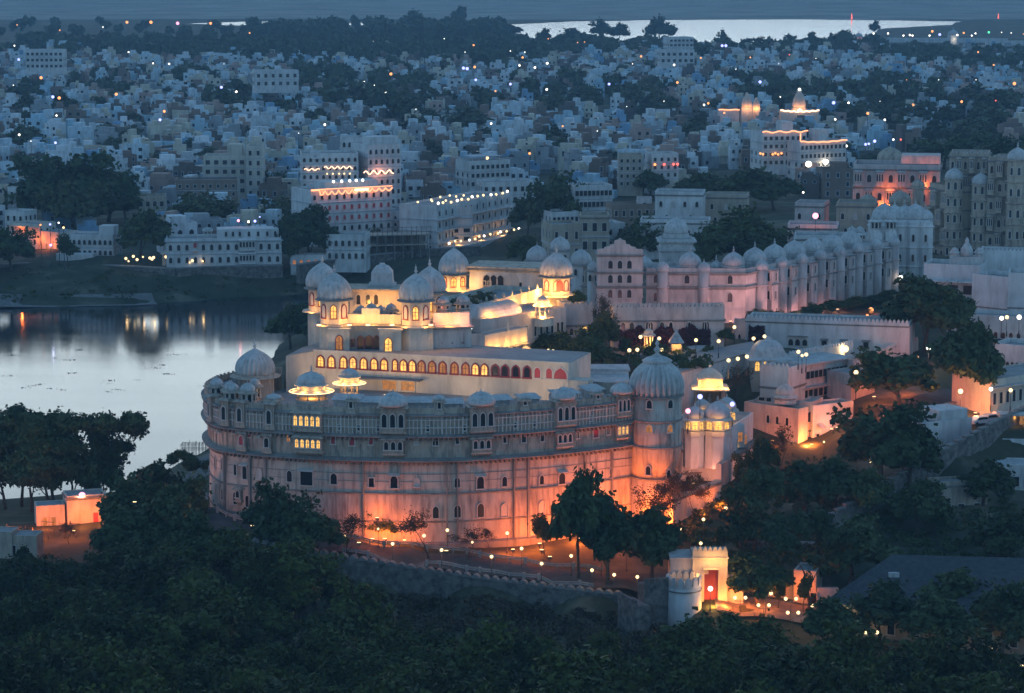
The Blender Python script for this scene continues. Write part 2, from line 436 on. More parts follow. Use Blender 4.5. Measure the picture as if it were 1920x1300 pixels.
def ground_np(X, Y):
    X = np.asarray(X, float); Y = np.asarray(Y, float)
    a = X/Y*3.0; b = np.log(Y)*2.0
    num = np.zeros(a.shape); den = np.zeros(a.shape)
    for i in range(len(_cz)):
        w = 1.0 / ((a-_ca[i])**2 + (b-_cb[i])**2 + 1e-5)**1.8
        num += w*_cz[i]; den += w
    z = num/den
    z = z + 0.25*np.sin(X*0.21+Y*0.13)*np.cos(Y*0.17-X*0.09)
    sd = poly_sd(LAKE, X, Y)
    z = np.where(sd < 0, np.maximum(-3.0, 0.12*sd - 0.02), np.minimum(z, 0.06 + 0.42*sd))
    s2 = poly_sd(FLAKE, X, Y)
    z = np.where(s2 < 0, FARZ + np.maximum(-3.0, 0.02*s2 - 0.02), np.where(s2 < 300, np.minimum(np.maximum(z, FARZ+0.1), FARZ + 0.2 + 0.05*s2), z))
    return z
def ground(x, y):
    return float(ground_np(np.array([x]), np.array([y]))[0])
def hit(px, py):
    """where the sight line through a photo pixel meets the land"""
    Y = np.exp(np.linspace(math.log(120), math.log(6000), 900))
    dx, dy, dz = _ray(px, py)
    t = Y/dy
    h = CAMZ + dz*t - ground_np(dx*t, Y)
    k = int(np.argmax(h < 0))
    if h[k] >= 0: k = len(Y)-1
    if k > 0:
        f = h[k-1]/(h[k-1]-h[k]+1e-9); Yk = Y[k-1] + f*(Y[k]-Y[k-1])
    else: Yk = Y[0]
    p = PY(px, py, Yk)
    return p
# one sheet of land, a fan that reaches past the horizon
_nu, _ny = 300, 380
HILL_Y = 3260.0     # beyond the far lake the dry grass is paled in colour to imitate haze
_us = np.linspace(-0.62, 0.62, _nu); _ys = np.exp(np.linspace(math.log(40), math.log(9500), _ny))
_U, _Y = np.meshgrid(_us, _ys); _X = _U*_Y
_Z = ground_np(_X.ravel(), _Y.ravel())
_me = bpy.data.meshes.new("ground")
_vs = np.stack([_X.ravel(), _Y.ravel(), _Z], 1)
_i = (np.arange(_ny-1)[:, None]*_nu + np.arange(_nu-1)[None, :]).ravel()
_far = _Y.ravel()[_i] > HILL_Y
_fs = np.stack([_i, _i+1, _i+_nu+1, _i+_nu], 1)
_me.from_pydata(_vs.tolist(), [], _fs[~_far].tolist())
_me.polygons.foreach_set("use_smooth", [True]*int((~_far).sum()))
_me.materials.append(M['ground'])
tag(link("ground", _me), "dry grassy ground and hill slopes around the lakes", "ground", kind="structure")

_me = bpy.data.meshes.new("hills"); _me.from_pydata(_vs.tolist(), [], _fs[_far].tolist()); _me.polygons.foreach_set("use_smooth", [True]*int(_far.sum()))
_me.materials.append(noisy('haze_paled_grass_hills', (0.16, 0.16, 0.13), (0.34, 0.32, 0.26), 0.012, detail=10))
tag(link("hills", _me), "haze-pale dry plain and hills beyond the far lake", "hills", kind="structure")
# water
_m, _n, _b = _mat('lake_water')
_b.inputs["Base Color"].default_value = (0.012, 0.02, 0.024, 1); _b.inputs["IOR"].default_value = 1.34
_b.inputs["Specular IOR Level"].default_value = 0.5
_tc = _n.nodes.new("ShaderNodeTexCoord")
_mp = _n.nodes.new("ShaderNodeMapping"); _mp.inputs["Scale"].default_value = (0.010, 0.06, 1)
lk(_n, _tc.outputs["Object"], _mp.inputs[0])
_t = _n.nodes.new("ShaderNodeTexNoise"); _t.inputs["Scale"].default_value = 1.0; _t.inputs["Detail"].default_value = 5
lk(_n, _mp.outputs[0], _t.inputs["Vector"])
_r = _n.nodes.new("ShaderNodeMapRange"); _r.inputs["From Min"].default_value = 0.35; _r.inputs["From Max"].default_value = 0.7; _r.inputs["To Min"].default_value = 0.07; _r.inputs["To Max"].default_value = 0.12
lk(_n, _t.outputs["Fac"], _r.inputs[0]); lk(_n, _r.outputs[0], _b.inputs["Roughness"])
_w = _n.nodes.new("ShaderNodeTexNoise"); _w.inputs["Scale"].default_value = 0.8; _w.inputs["Detail"].default_value = 3
lk(_n, _tc.outputs["Object"], _w.inputs["Vector"])
_bp = _n.nodes.new("ShaderNodeBump"); _bp.inputs["Strength"].default_value = 0.06; _bp.inputs["Distance"].default_value = 0.15
lk(_n, _w.outputs["Fac"], _bp.inputs["Height"]); lk(_n, _bp.outputs[0], _b.inputs["Normal"])
M['water'] = _m
b_ = MB(); b_.add([(-700, 380, 0), (60, 380, 0), (60, 900, 0), (-700, 900, 0)], [(0, 1, 2, 3)])
tag(b_.build("lake", M['water']), "calm pale lake beside the palace reflecting the dusk sky", "lake", kind="structure")
b_ = MB(); b_.add([(-900, 2050, FARZ), (1100, 2050, FARZ), (1100, 3500, FARZ), (-900, 3500, FARZ)], [(0, 1, 2, 3)])
tag(b_.build("far_lake", M['water']), "second lake far behind the town", "lake", kind="structure")

def ribbon(name, pix, width, mat, label, lift=0.12, cat="road"):
    """a road laid over the land along photo points (px, py)"""
    pts = [hit(x, y) for x, y in pix]
    fine = []
    for i in range(len(pts)-1):
        for k in range(10):
            fine.append(pts[i].lerp(pts[i+1], k/10))
    fine.append(pts[-1])
    vs = []; fs = []; nw = 7
    for i, p in enumerate(fine):
        d = fine[min(i+1, len(fine)-1)] - fine[max(i-1, 0)]; d.z = 0; d.normalize()
        nrm = Vector((-d.y, d.x, 0))
        zs = [ground((p + nrm*width*((j/(nw-1))-0.5)).x, (p + nrm*width*((j/(nw-1))-0.5)).y) for j in range(nw)]
        zc = sum(zs)/nw
        for j in range(nw):
            q = p + nrm*width*((j/(nw-1))-0.5)
            vs.append((q.x, q.y, max(zs[j], zc*0.5+zs[j]*0.5) + lift))
    for i in range(len(fine)-1):
        for j in range(nw-1):
            a = i*nw+j
            fs.append((a, a+1, a+nw+1, a+nw))
    b = MB(); b.add(vs, fs, 0, True)
    return tag(b.build(name, mat), label, cat, kind="structure")
ribbon("road", [(380, 950), (430, 985), (520, 1010), (620, 1022), (740, 1040), (860, 1056), (980, 1070), (1100, 1088), (1200, 1095), (1280, 1090), (1330, 1060)], 7.5, M['road'], "road below the crescent palace")
ribbon("forecourt", [(1340, 1128), (1420, 1135), (1500, 1150), (1600, 1172), (1700, 1195)], 8.5, M['paving'], "paved forecourt outside the gate")
ribbon("palace_road", [(1650, 770), (1740, 752), (1800, 735), (1860, 745)], 7, M['road'], "road climbing past the palace terraces")
ribbon("garden_path", [(1570, 640), (1620, 600), (1690, 580), (1740, 560)], 4, M['paving'], "path beside the pink palace wing")
ribbon("sandbar", [(-30, 566), (60, 570), (150, 569), (250, 567), (290, 566)], 9, M['paving'], "pale sandbar at the edge of the far bank", lift=0.06, cat="sandbar")
ribbon("lakeside_road", [(380, 948), (350, 912), (385, 870), (420, 845)], 4, M['paving'], "path along the shore behind the crescent palace", lift=0.1)
# ------------------------------------------------------------------ labels by place
PLACES = [("the crescent palace", 780, 900), ("the lakeside white hotel", 420, 465), ("the rope-lit lake hotel", 655, 395), ("the bulb-lined long hotel", 875, 410),
          ("the red-lit white mansion", 660, 320), ("the cream block with square windows", 432, 325), ("the terraced white corner house", 915, 312), ("the rope-lit hilltop hotel", 1505, 280),
          ("the glowing temple platform", 1497, 205), ("the glowing twin shrine", 1405, 192), ("the orange-lit palace court", 1680, 330), ("the cream house by the red lamps", 1185, 320),
          ("the big lakeside tree mass", 145, 355), ("the orange-lit shore house", 75, 435), ("the garden of bulbs", 290, 490), ("the walled tree clump behind the pink wing", 1380, 440),
          ("the far lake shore", 1180, 92), ("the far white causeway", 1720, 75), ("the far shore lamp row", 320, 42), ("the grove before the far lake", 720, 90), ("the tall dome cluster", 1690, 400),
          ("the pink domed wing", 1520, 520), ("the ribbed corner tower", 1231, 760), ("the domed inner palace", 700, 570), ("the arched long hall", 830, 690), ("the pediment block", 1162, 510),
          ("the crenellated garden hall", 1260, 600), ("the floodlit gate", 1330, 1070), ("the fort wall", 900, 1120), ("the big dark hipped roof", 1780, 1085), ("the orange-lit yard", 120, 985),
          ("the flood-lit foot of the crescent", 720, 980), ("the glowing orange corner", 1525, 815), ("the white garden house", 1775, 828), ("the warm-lit roadside house", 1880, 735), ("the ruined wall", 1800, 960),
          ("the long window gallery", 1540, 710), ("the lit pavilion terrace", 1330, 760), ("the white long hall above the road", 1560, 632), ("the massive balconied palace", 1830, 390), ("the old beige blocks", 1100, 430),
          ("the pale block by the big far tree", 1240, 95), ("the blue houses under the grove", 225, 130), ("the pale three-storey block far off", 85, 110), ("the wide town grove", 700, 200), ("the trees behind the old beige blocks", 1200, 350),
          ("the round white tank roof", 870, 270), ("the lake's far bank", 330, 530), ("the wooded rise on the east side", 1830, 200), ("the town centre trees", 1150, 210), ("the long pale market block", 520, 145), ("the grey town quarter", 60, 230), ("the white town quarter", 450, 230)]
AUTO = []          # (object, base phrase)
def auto(o, base, anchor=None):
    AUTO.append((o, base, anchor))
def _dir(dx, dy, ):
    r = sqrt(dx*dx+dy*dy)
    near = "just " if r < 70 else ("" if r < 150 else "well ")
    ang = math.degrees(atan2(-dy, dx)) % 360
    k = int((ang + 22.5)//45) % 8
    return near + ["right of", "behind and right of", "behind", "behind and left of", "left of", "in front and left of", "in front of", "in front and right of"][k]
def finish_labels():
    def fit(t):
        w = t.split()
        return " ".join(w[:16])
    rows = []
    for o, base, anchor in AUTO:
        p = anchor if anchor is not None else o.location
        px, py = proj(p)
        pl = sorted(PLACES, key=lambda q: (q[1]-px)**2 + ((q[2]-py)*1.4)**2)
        rows.append([o, base, px, py, [f"{base}, {_dir(px-q[1], (py-q[2])*1.4)} {q[0]}" for q in pl[:3]] + [f"{base}, between {pl[0][0]} and {pl[1][0]}"]])
    used = {o.get("label") for o in COL.objects if o.get("label")}
    groups = {}
    for r in rows: groups.setdefault(r[4][0], []).append(r)
    left = []
    for t, g in groups.items():
        if len(g) == 1 and len(t.split()) <= 16 and t not in used:
            g[0][0]["label"] = t; used.add(t)
        else:
            left += g
    groups = {}
    for r in left:
        k = next((x for x in r[4][1:] if len(x.split()) <= 16 and x not in used), r[4][0])
        groups.setdefault(k, []).append(r)
    ORD = ["first", "second", "third", "fourth", "fifth", "sixth", "seventh", "eighth", "ninth", "tenth", "eleventh", "twelfth"]
    for t, g in groups.items():
        if len(g) == 1 and t not in used:
            g[0][0]["label"] = fit(t); used.add(fit(t)); continue
        g.sort(key=lambda r: r[2])
        for i, r in enumerate(g):
            pre = ORD[i] if i < 12 else f"{i+1}th"
            tt = f"{pre} from left, {t}" if i else f"leftmost {t}"
            w = tt.split()
            if len(w) > 16:                         # drop describing words, never the place
                tt = f"{pre} from left, " + " ".join(t.split()[-13:])
            r[0]["label"] = tt; used.add(tt)

# ------------------------------------------------------------------ windows
WCACHE = {}
def arch_pts(w, h, kind, n=8):
    """outline of an opening, from its lower left corner round to its lower right, x along, z up"""
    if kind == 'rect': return [(-w/2, 0), (-w/2, h), (w/2, h), (w/2, 0)]
    pts = [(-w/2, 0)]
    r = w/2; s = h - r*(1.15 if kind == 'arch' else 1.0)
    for i in range(n+1):
        a = pi - pi*i/n
        zz = sin(a)*r*(1.15 if kind == 'arch' else 1.0)
        if kind == 'arch' and i == n//2: zz *= 1.12
        pts.append((cos(a)*r, s+zz))
    pts.append((w/2, 0))
    return pts
def win_meshes(w, h, kind, pane, frame, hood, ft=0.14, fd=0.16, bars=True):
    key = (round(w, 2), round(h, 2), kind, pane, frame, hood, ft, bars)
    if key in WCACHE: return WCACHE[key]
    inn = arch_pts(w, h, kind); out = arch_pts(w+2*ft, h+ft, kind)
    n = len(inn)
    b = MB()
    vs = []
    for x, z in inn: vs.append((x, -fd, z))
    for x, z in out: vs.append((x, -fd, z))
    for x, z in inn: vs.append((x, 0.0, z))
    for x, z in out: vs.append((x, 0.0, z))
    fs = []
    for i in range(n-1):
        fs.append((i, n+i, n+i+1, i+1)); fs.append((i, i+1, 2*n+i+1, 2*n+i)); fs.append((n+i, 3*n+i, 3*n+i+1, n+i+1))
    b.add(vs, fs)
    b.box(-w/2-ft*1.4, w/2+ft*1.4, -fd*1.7, 0, -ft*1.1, 0)
    if hood:
        q = w/2 + 0.35
        b.add([(-q, 0, h+ft+0.28), (q, 0, h+ft+0.28), (q, -0.75, h+ft+0.02), (-q, -0.75, h+ft+0.02), (-q, 0, h+ft+0.12), (q, 0, h+ft+0.12), (q, -0.75, h+ft-0.06), (-q, -0.75, h+ft-0.06)],
              [(3, 2, 1, 0), (4, 5, 6, 7), (3, 7, 6, 2), (0, 4, 7, 3), (1, 2, 6, 5)])
    fm = b.mesh("window_frame", M[frame])
    p = MB()
    p.add([(x, -0.05, z) for x, z in inn], [tuple(range(n-1, -1, -1))])
    if bars and pane in ('lit', 'litdim'):
        p.box(-0.035, 0.035, -0.09, -0.05, 0, h*0.96, 1)
        p.box(-w/2, w/2, -0.09, -0.05, h*0.55, h*0.55+0.07, 1)
    pm = p.mesh("pane", [M[pane], M['redframe'] if frame == 'redframe' else M['trim']])
    WCACHE[key] = (fm, pm)
    return WCACHE[key]
def window(parent, x, y, z, rz, w, h, kind='arch', pane='dark', frame='frame', hood=False, name='window', **k):
    fm, pm = win_meshes(w, h, kind, pane, frame, hood, **k)
    o = link(name, fm, parent, (x, y, z), rz)
    link('pane', pm, o)
    return o
def window_sub(parent, x, y, z, rz, w, h, kind='arch', pane='dark', frame='frame', hood=False):
    """one mesh: a window that is a sub-part of a tower or a balcony"""
    key = ('sub', round(w, 2), round(h, 2), kind, pane, frame, hood)
    if key not in WCACHE:
        fm, pm = win_meshes(w, h, kind, pane, frame, hood)
        bm = bmesh.new(); bm.from_mesh(fm)
        nf = len(bm.faces)
        bm.from_mesh(pm); bm.faces.ensure_lookup_table()
        mats = [M[frame]] + list(pm.materials)
        for f in bm.faces[nf:]: f.material_index += 1
        me = bpy.data.meshes.new("window"); bm.to_mesh(me); bm.free()
        for m in mats: me.materials.append(m)
        WCACHE[key] = me
    return link('window', WCACHE[key], parent, (x, y, z), rz)

# ------------------------------------------------------------------ domes and pavilions
def dome_prof(R, H, bulge=1.05, point=0.0):
    pr = [(1.0, 0.0), (1.0*bulge-0.01, 0.08), (bulge, 0.18), (bulge*0.985, 0.30), (bulge*0.93, 0.44), (bulge*0.83, 0.58), (bulge*0.68, 0.71), (bulge*0.50, 0.82), (bulge*0.33, 0.90), (0.19, 0.96), (0.10, 1.0)]
    return [(r*R, h*H, min(1.0, (1-h)*2.2)) for r, h in pr]
def finial_into(b, cx, cy, z, s, mi=0):
    b.lathe(cx, cy, z, [(0.42*s, 0), (0.46*s, 0.08*s), (0.2*s, 0.2*s), (0.12*s, 0.34*s), (0.26*s, 0.5*s), (0.27*s, 0.62*s), (0.12*s, 0.78*s), (0.08*s, 0.9*s), (0.17*s, 1.02*s), (0.13*s, 1.15*s), (0.05*s, 1.28*s), (0.02*s, 1.6*s)], 10, mi=mi)
def eave_into(b, cx, cy, z, r, out, drop, n=24, th=0.12, mi=0, a0=0.0, sq=0.0):
    b.lathe(cx, cy, z, [(r, -drop*0.1), (r+out, -drop), (r+out, -drop+th), (r*0.98, th*1.2)], n, mi=mi, smooth=False, a0=a0, cap=False, sq=sq)
def dome(parent, cx, cy, z, R, H, ribs=0, n=28, mat='dome', fin=None, eave=0.0, name='dome', depth=0.035):
    b = MB()
    if ribs: n = ribs*4
    b.lathe(cx, cy, z, dome_prof(R, H), n, ribs=ribs, depth=depth)
    if ribs:        # ring of lotus petals round the crown
        b.lathe(cx, cy, z+H*0.86, [(R*0.50, -0.10*H), (R*0.56, -0.03*H), (R*0.44, 0.05*H), (R*0.25, 0.10*H)], 32, ribs=16, depth=0.0, cap=False)
    if eave: eave_into(b, cx, cy, z, R*1.0, eave, eave*0.35)
    o = b.build(name, M[mat], parent)
    if fin:
        f = MB(); finial_into(f, cx, cy, z+H*0.97, fin)
        f.build('finial', M[mat], parent if parent.parent and parent.parent.parent else o)
    return o
def chhatri(parent, x, y, z, r, h, rz=0.0, mat='dome', wall='palace', n=8, hd=None, solid=False, square=False, winpane='dark', drum=0.0, name='pavilion'):
    """a small domed roof pavilion: base, pillars, sloping eave, dome (part > dome)"""
    b = MB()
    a0 = pi/4 if square else pi/8
    k = 4 if square else n
    b.lathe(0, 0, 0, [(r*1.12, -0.5), (r*1.12, 0.25)], k, smooth=False, a0=a0)
    if solid:
        b.lathe(0, 0, 0.25, [(r*0.92, 0), (r*0.92, h-0.25)], k, smooth=False, a0=a0)
    else:
        for i in range(k*(2 if square else 1)):
            a = a0 + 2*pi*i/(k*(2 if square else 1))
            rr = r*0.95 * ((cos(pi/4)) if square and i % 2 else 1)
            b.lathe(rr*cos(a), rr*sin(a), 0.2, [(0.13, 0), (0.10, h*0.5), (0.15, h-0.3), (0.15, h-0.15)], 6)
        b.lathe(0, 0, h-0.45, [(r*1.0, 0), (r*1.0, 0.45)], k, smooth=False, a0=a0)
    eave_into(b, 0, 0, h, r*1.0, 0.55, 0.32, n=k, a0=a0)
    o = b.build(name, M[wall], parent, (x, y, z), rz)
    d = MB(); H = hd or r*1.15
    if drum: d.lathe(0, 0, h, [(r*0.97, 0), (r*0.97, drum)], 20 if not square else 4, a0=a0, smooth=False)
    d.lathe(0, 0, h+drum+0.05, dome_prof(r*0.93, H), 20)
    finial_into(d, 0, 0, h+drum+H*0.96, r*0.34)
    d.build('dome', M[mat], o)
    if solid:
        for i in range(k):
            a = a0 + 2*pi*(i+0.5)/k
            q = r*0.92*cos(pi/k)
            window_sub(o, q*cos(a), q*sin(a), 0.6, a+pi/2, r*0.5, h*0.55, 'arch', winpane)
    return o

# ------------------------------------------------------------------ buildings
def crenels(b, L, z, th=0.35, h=0.75, w=0.55, gap=0.25, y0=0.0):
    """a crenellated parapet along x, 0..L, at the front edge"""
    b.box(0, L, y0, y0+th, z, z+0.5)
    n = max(2, int(L/(w+gap))); p = L/n
    for i in range(n):
        x = i*p + gap/2
        ww = p-gap
        b.add([(x, y0, z+0.45), (x+ww, y0, z+0.45), (x+ww, y0, z+h*0.7), (x+ww/2, y0, z+h+0.15), (x, y0, z+h*0.7), (x, y0+th, z+0.45), (x+ww, y0+th, z+0.45), (x+ww, y0+th, z+h*0.7), (x+ww/2, y0+th, z+h+0.15), (x, y0+th, z+h*0.7)],
              [(0, 1, 2, 3, 4), (9, 8, 7, 6, 5), (1, 6, 7, 2), (2, 7, 8, 3), (3, 8, 9, 4), (4, 9, 5, 0)])
class Bld:
    """a flat-roofed building in its own frame: x along the front from A to B, y to the back, z up from the base"""
    def __init__(s, name, label, cat, A, B, dep, z0, z1, wall='white', roof='roof', par=0.8, group=None, col=None, cren=False, root=None):
        s.A = Vector((A[0], A[1])); s.B = Vector((B[0], B[1]))
        d = s.B - s.A; s.L = d.length; s.dep = dep; s.H = z1 - z0; s.z0 = z0
        s.rz = atan2(d.y, d.x)
        if root is None:
            s.o = thing(name, label, cat, (A[0], A[1], z0), s.rz, group); s.off = None
        else:
            s.o = root
        s.wall = wall; s.col = col
        b = MB(); b.box(0, s.L, 0, dep, -3.0, s.H)
        s.w = s.paint(b.build('wall', M[wall], s.o))
        b = MB(); b.box(0.3, s.L-0.3, 0.3, dep-0.3, s.H+0.004, s.H+0.12)
        s.paint(b.build('roof', M[roof], s.o))
        if par:
            b = MB()
            if cren:
                crenels(b, s.L, s.H, h=par)
                b.box(0, 0.3, 0.3, dep-0.3, s.H, s.H+0.5); b.box(s.L-0.3, s.L, 0.3, dep-0.3, s.H, s.H+0.5); b.box(0, s.L, dep-0.3, dep, s.H, s.H+0.5)
            else:
                b.box(0, s.L, 0, 0.28, s.H, s.H+par); b.box(0, s.L, dep-0.28, dep, s.H, s.H+par)
                b.box(0, 0.28, 0.28, dep-0.28, s.H, s.H+par); b.box(s.L-0.28, s.L, 0.28, dep-0.28, s.H, s.H+par)
            s.paint(b.build('parapet', M[wall], s.o))
    def paint(s, o):
        if s.col: o.color = (*s.col, 1)
        return o
    def face(s, f):
        if f == 'F': return (0, 0), (1, 0), 0.0, s.L
        if f == 'R': return (s.L, 0), (0, 1), pi/2, s.dep
        if f == 'L': return (0, s.dep), (0, -1), -pi/2, s.dep
        return (s.L, s.dep), (-1, 0), pi, s.L
    def cornice(s, z, out=0.45, th=0.22, mat='trim'):
        b = MB(); L, D = s.L, s.dep
        for q, zz in ((out, z), (out*0.45, z-th)):
            b.box(-q, L+q, -q, D+q, zz, zz+th-0.01)
        s.paint(b.build('cornice', M[mat], s.o)); return s
    def row(s, f, z, w, h, n=None, us=None, kind='arch', pane='dark', frame='frame', hood=False, m0=0.0, m1=0.0, **k):
        o, u, rz, L = s.face(f)
        if us is None: us = [(m0 + (L-m0-m1)*(i+0.5)/n)/L for i in range(n)]
        for i, t in enumerate(us):
            pn = pane[i % len(pane)] if isinstance(pane, (list, tuple)) else pane
            window(s.o, o[0]+u[0]*t*L, o[1]+u[1]*t*L, z, rz, w, h, kind, pn, frame, hood, **k)
        return s
    def block(s, name, x0, x1, y0, y1, z0, z1, mat=None):
        b = MB(); b.box(x0, x1, y0, y1, z0, z1)
        return s.paint(b.build(name, M[mat or s.wall], s.o))
    def pilasters(s, f, n, z0, z1, out=0.18, w=0.4, mat='trim'):
        o, u, rz, L = s.face(f); nn = (u[1], -u[0])
        b = MB()
        for i in range(n+1):
            t = i*(L-w)/n
            b.obox(o, u, nn, t, t+w, 0, out, z0, z1)
        b.box(0, 0, 0, 0, z0, z0)
        b.v = b.v[:-8]; b.f = b.f[:-6]; b.mi = b.mi[:-6]; b.sm = b.sm[:-6]
        s.paint(b.build('pilaster', M[mat], s.o)); return s
    def balcony(s, f, u0, w, z, h, dep=0.9, n=3, pane='dark', frame='frame', mat=None, dome=False):
        """a projecting covered balcony with arched openings"""
        o, u, rz, L = s.face(f)
        b = MB()
        b.box(-w/2, w/2, -dep, -0.002, 0, h); b.box(-w/2-0.15, w/2+0.15, -dep-0.15, -0.002, -0.25, 0.0)
        b.add([(-w/2, 0, -0.25), (w/2, 0, -0.25), (w/2, -dep, -0.25), (-w/2, -dep, -0.25), (-w/2+0.3, 0, -0.9), (w/2-0.3, 0, -0.9)], [(3, 2, 5, 4), (0, 3, 4), (2, 1, 5)])
        q = w/2+0.35
        b.add([(-q, -dep-0.4, h-0.05), (q, -dep-0.4, h-0.05), (q, 0, h+0.02), (-q, 0, h+0.02), (-w/2, -dep+0.1, h+0.32), (w/2, -dep+0.1, h+0.32), (w/2, 0, h+0.32), (-w/2, 0, h+0.32)],
              [(0, 1, 5, 4), (1, 2, 6, 5), (3, 0, 4, 7), (4, 5, 6, 7), (3, 2, 1, 0)])
        p = s.paint(b.build('balcony', M[mat or s.wall], s.o, (o[0]+u[0]*u0*L, o[1]+u[1]*u0*L, z), rz))
        for i in range(n):
            window_sub(p, -w/2 + w*(i+0.5)/n, -dep, h*0.28, 0, w/n*0.62, h*0.55, 'arch', pane, frame)
        return p
def span(ax, YA, bx, YB, z):
    """front corners from photo columns, their distances and a height"""
    return (XY(ax, YA, z), YA), (XY(bx, YB, z), YB)

# ------------------------------------------------------------------ lamps
def point(parent, loc, power, col, r=0.25, name='lamp_light'):
    l = bpy.data.lights.new(name, 'POINT'); l.energy = power*(1.4 if col == 'amber' else 1.0); l.color = LCOL.get(col, col); l.shadow_soft_size = r
    o = bpy.data.objects.new(name, l); COL.objects.link(o)
    if parent: o.parent = parent
    o.location = loc
    return o
LAMP_ME = {}
def globe_mesh(kind, r):
    k = ('g', kind, round(r, 2))
    if k not in LAMP_ME:
        b = MB(); b.ball((0, 0, 0), r, n=12, m=8); LAMP_ME[k] = b.mesh('globe', BULB[kind])
    return LAMP_ME[k]
def post_mesh(h, r):
    k = ('p', round(h, 1), round(r, 2))
    if k not in LAMP_ME:
        b = MB(); b.lathe(0, 0, -0.6, [(r*2.4, 0), (r*2.4, 0.9), (r*1.2, 1.05), (r, h*0.6), (r*0.9, h+0.6)], 8); LAMP_ME[k] = b.mesh('post', M['metal'])
    return LAMP_ME[k]
def street_lamp(px, py, h, kind='warm', r=0.32, power=0, z=None, Y=None, group=None, base=None, head=1, name='street_lamp', words=None):
    """globe at photo pixel px, py on a post of height h; its ground from the land unless z or Y is given"""
    if Y is not None:
        p = PY(px, py, Y)
    elif z is not None:
        p = PZ(px, py, z)
    else:                                  # slide along the sight line until the post's foot is on the land
        Ys = np.exp(np.linspace(math.log(200), math.log(5000), 1500)); dx, dy, dz = _ray(px, py); t = Ys/dy
        g = CAMZ + dz*t - ground_np(dx*t, Ys) - h
        k = int(np.argmax(g < 0)); p = PY(px, py, float(Ys[k]))
    t = thing(name, '', 'lamp', (p.x, p.y, p.z-h), 0, group)
    link('post', post_mesh(h-r*0.8, 0.05 if h < 6 else 0.11), t)
    if head == 1:
        link('globe', globe_mesh(kind, r), t, (0, 0, h))
    else:
        b = MB(); b.tube([(-0.75, 0, h-0.35), (-0.75, 0, h-0.5), (0, 0, h-0.5), (0.75, 0, h-0.5), (0.75, 0, h-0.35)], [0.05]*5, 6); b.build('arm', M['metal'], t)
        for sx in (-0.75, 0.75): link('globe', globe_mesh(kind, r), t, (sx, 0, h))
    if power: point(t, (0, -r-0.12, h+0.05), power, kind, 0.3)
    cn = {'warm': 'warm yellow', 'white': 'white', 'blue': 'bluish white', 'orange': 'orange', 'pink': 'pink', 'green': 'green', 'red': 'red'}[kind]
    auto(t, words or (f"{cn} globe lamp on a post" if h < 6 else f"small {cn} street light"), Vector((p.x, p.y, p.z)))
    return t
FL = []
def flood(px, py, Y, power, col, aim=None, cone=None, base=None, words=None, r=0.4, lens=0.3, loc=None):
    """a floodlight: box housing and glowing lens at its place, throwing light up a wall"""
    p = loc if loc is not None else PY(px, py, Y)
    t = thing('floodlight', '', 'floodlight', p)
    b = MB(); b.box(-lens, lens, -0.15, 0.15, -0.45, -0.15); b.box(-0.06, 0.06, -0.06, 0.06, -0.9, -0.45)
    b.build('housing', M['metal'], t)
    b = MB(); b.box(-lens*0.9, lens*0.9, -0.12, 0.12, -0.146, -0.10); b.build('lens', M['panel'], t)
    if cone:
        l = bpy.data.lights.new('lamp_light', 'SPOT'); l.spot_size = rad(cone); l.spot_blend = 0.9
    else:
        l = bpy.data.lights.new('lamp_light', 'POINT')
    l.energy = power; l.color = LCOL.get(col, col); l.shadow_soft_size = r
    o = bpy.data.objects.new('lamp_light', l); COL.objects.link(o); o.parent = t; o.location = (0, 0, 0.35)
    if cone and aim is not None:
        o.rotation_euler = (p - Vector(aim)).to_track_quat('Z', 'Y').to_euler()
    auto(t, words or "small floodlight", Vector(p))
    return t
# ------------------------------------------------------------------ the crescent palace
Z2, Z1, ZR = 21.9, 25.7, 28.9            # lower ledge, gallery ledge, roof
def catmull(P, m=12):
    out = []
    for i in range(len(P)-1):
        p0 = P[max(i-1, 0)]; p1 = P[i]; p2 = P[i+1]; p3 = P[min(i+2, len(P)-1)]
        for k in range(m):
            t = k/m
            out.append(0.5*((2*p1) + (p2-p0)*t + (2*p0-5*p1+4*p2-p3)*t*t + (3*p1-p0-3*p2+p3)*t**3))
    out.append(P[-1]); return out
_f = [PZ(x, y, Z2).to_2d() for x, y in [(399, 828), (415, 838), (438, 843), (499, 849), (590, 855), (675, 858), (760, 859.5), (844, 859), (921, 855.5), (1023, 848), (1108, 839), (1187, 829)]]
_back = [Vector((-38.5, 430.0)), Vector((-43.5, 427.5)), Vector((-47.2, 422.5)), Vector((-48.8, 416.5)), Vector((-48.9, 411.5))]
CV = catmull(_back + _f, 12)
CN = []
for i in range(len(CV)):
    d = CV[min(i+1, len(CV)-1)] - CV[max(i-1, 0)]; d.normalize(); CN.append(Vector((d.y, -d.x)))
CI0 = 4*12 + 6
def cres(px, z=Z2):
    """the point of the front curve that shows at column px, its outward normal and turn"""
    best = min(range(CI0, len(CV)), key=lambda i: abs(proj((CV[i].x, CV[i].y, z))[0] - px))
    n = CN[best]
    return CV[best], n, atan2(n.y, n.x) + pi/2
RC = Vector((-12, 400, 7.0))
cp = thing('crescent_palace', 'curved pale stone palace with bay windows, domed roof pavilions and orange-lit foot', 'palace', RC)
def sweep(name, prof, mat, i0=0, i1=None, smooth=False, parent=None):
    """run a profile of (outward offset, height) along the curve"""
    b = MB(); I = range(i0, (i1 or len(CV))); m = len(prof); vs = []; fs = []
    for i in I:
        for o, z in prof: vs.append((CV[i].x + CN[i].x*o, CV[i].y + CN[i].y*o, z))
    for i in range(len(I)-1):
        for j in range(m-1): fs.append((i*m+j, (i+1)*m+j, (i+1)*m+j+1, i*m+j+1))
    b.add(vs, fs, 0, smooth)
    return b.build(name, M[mat], parent or cp, shift=RC)
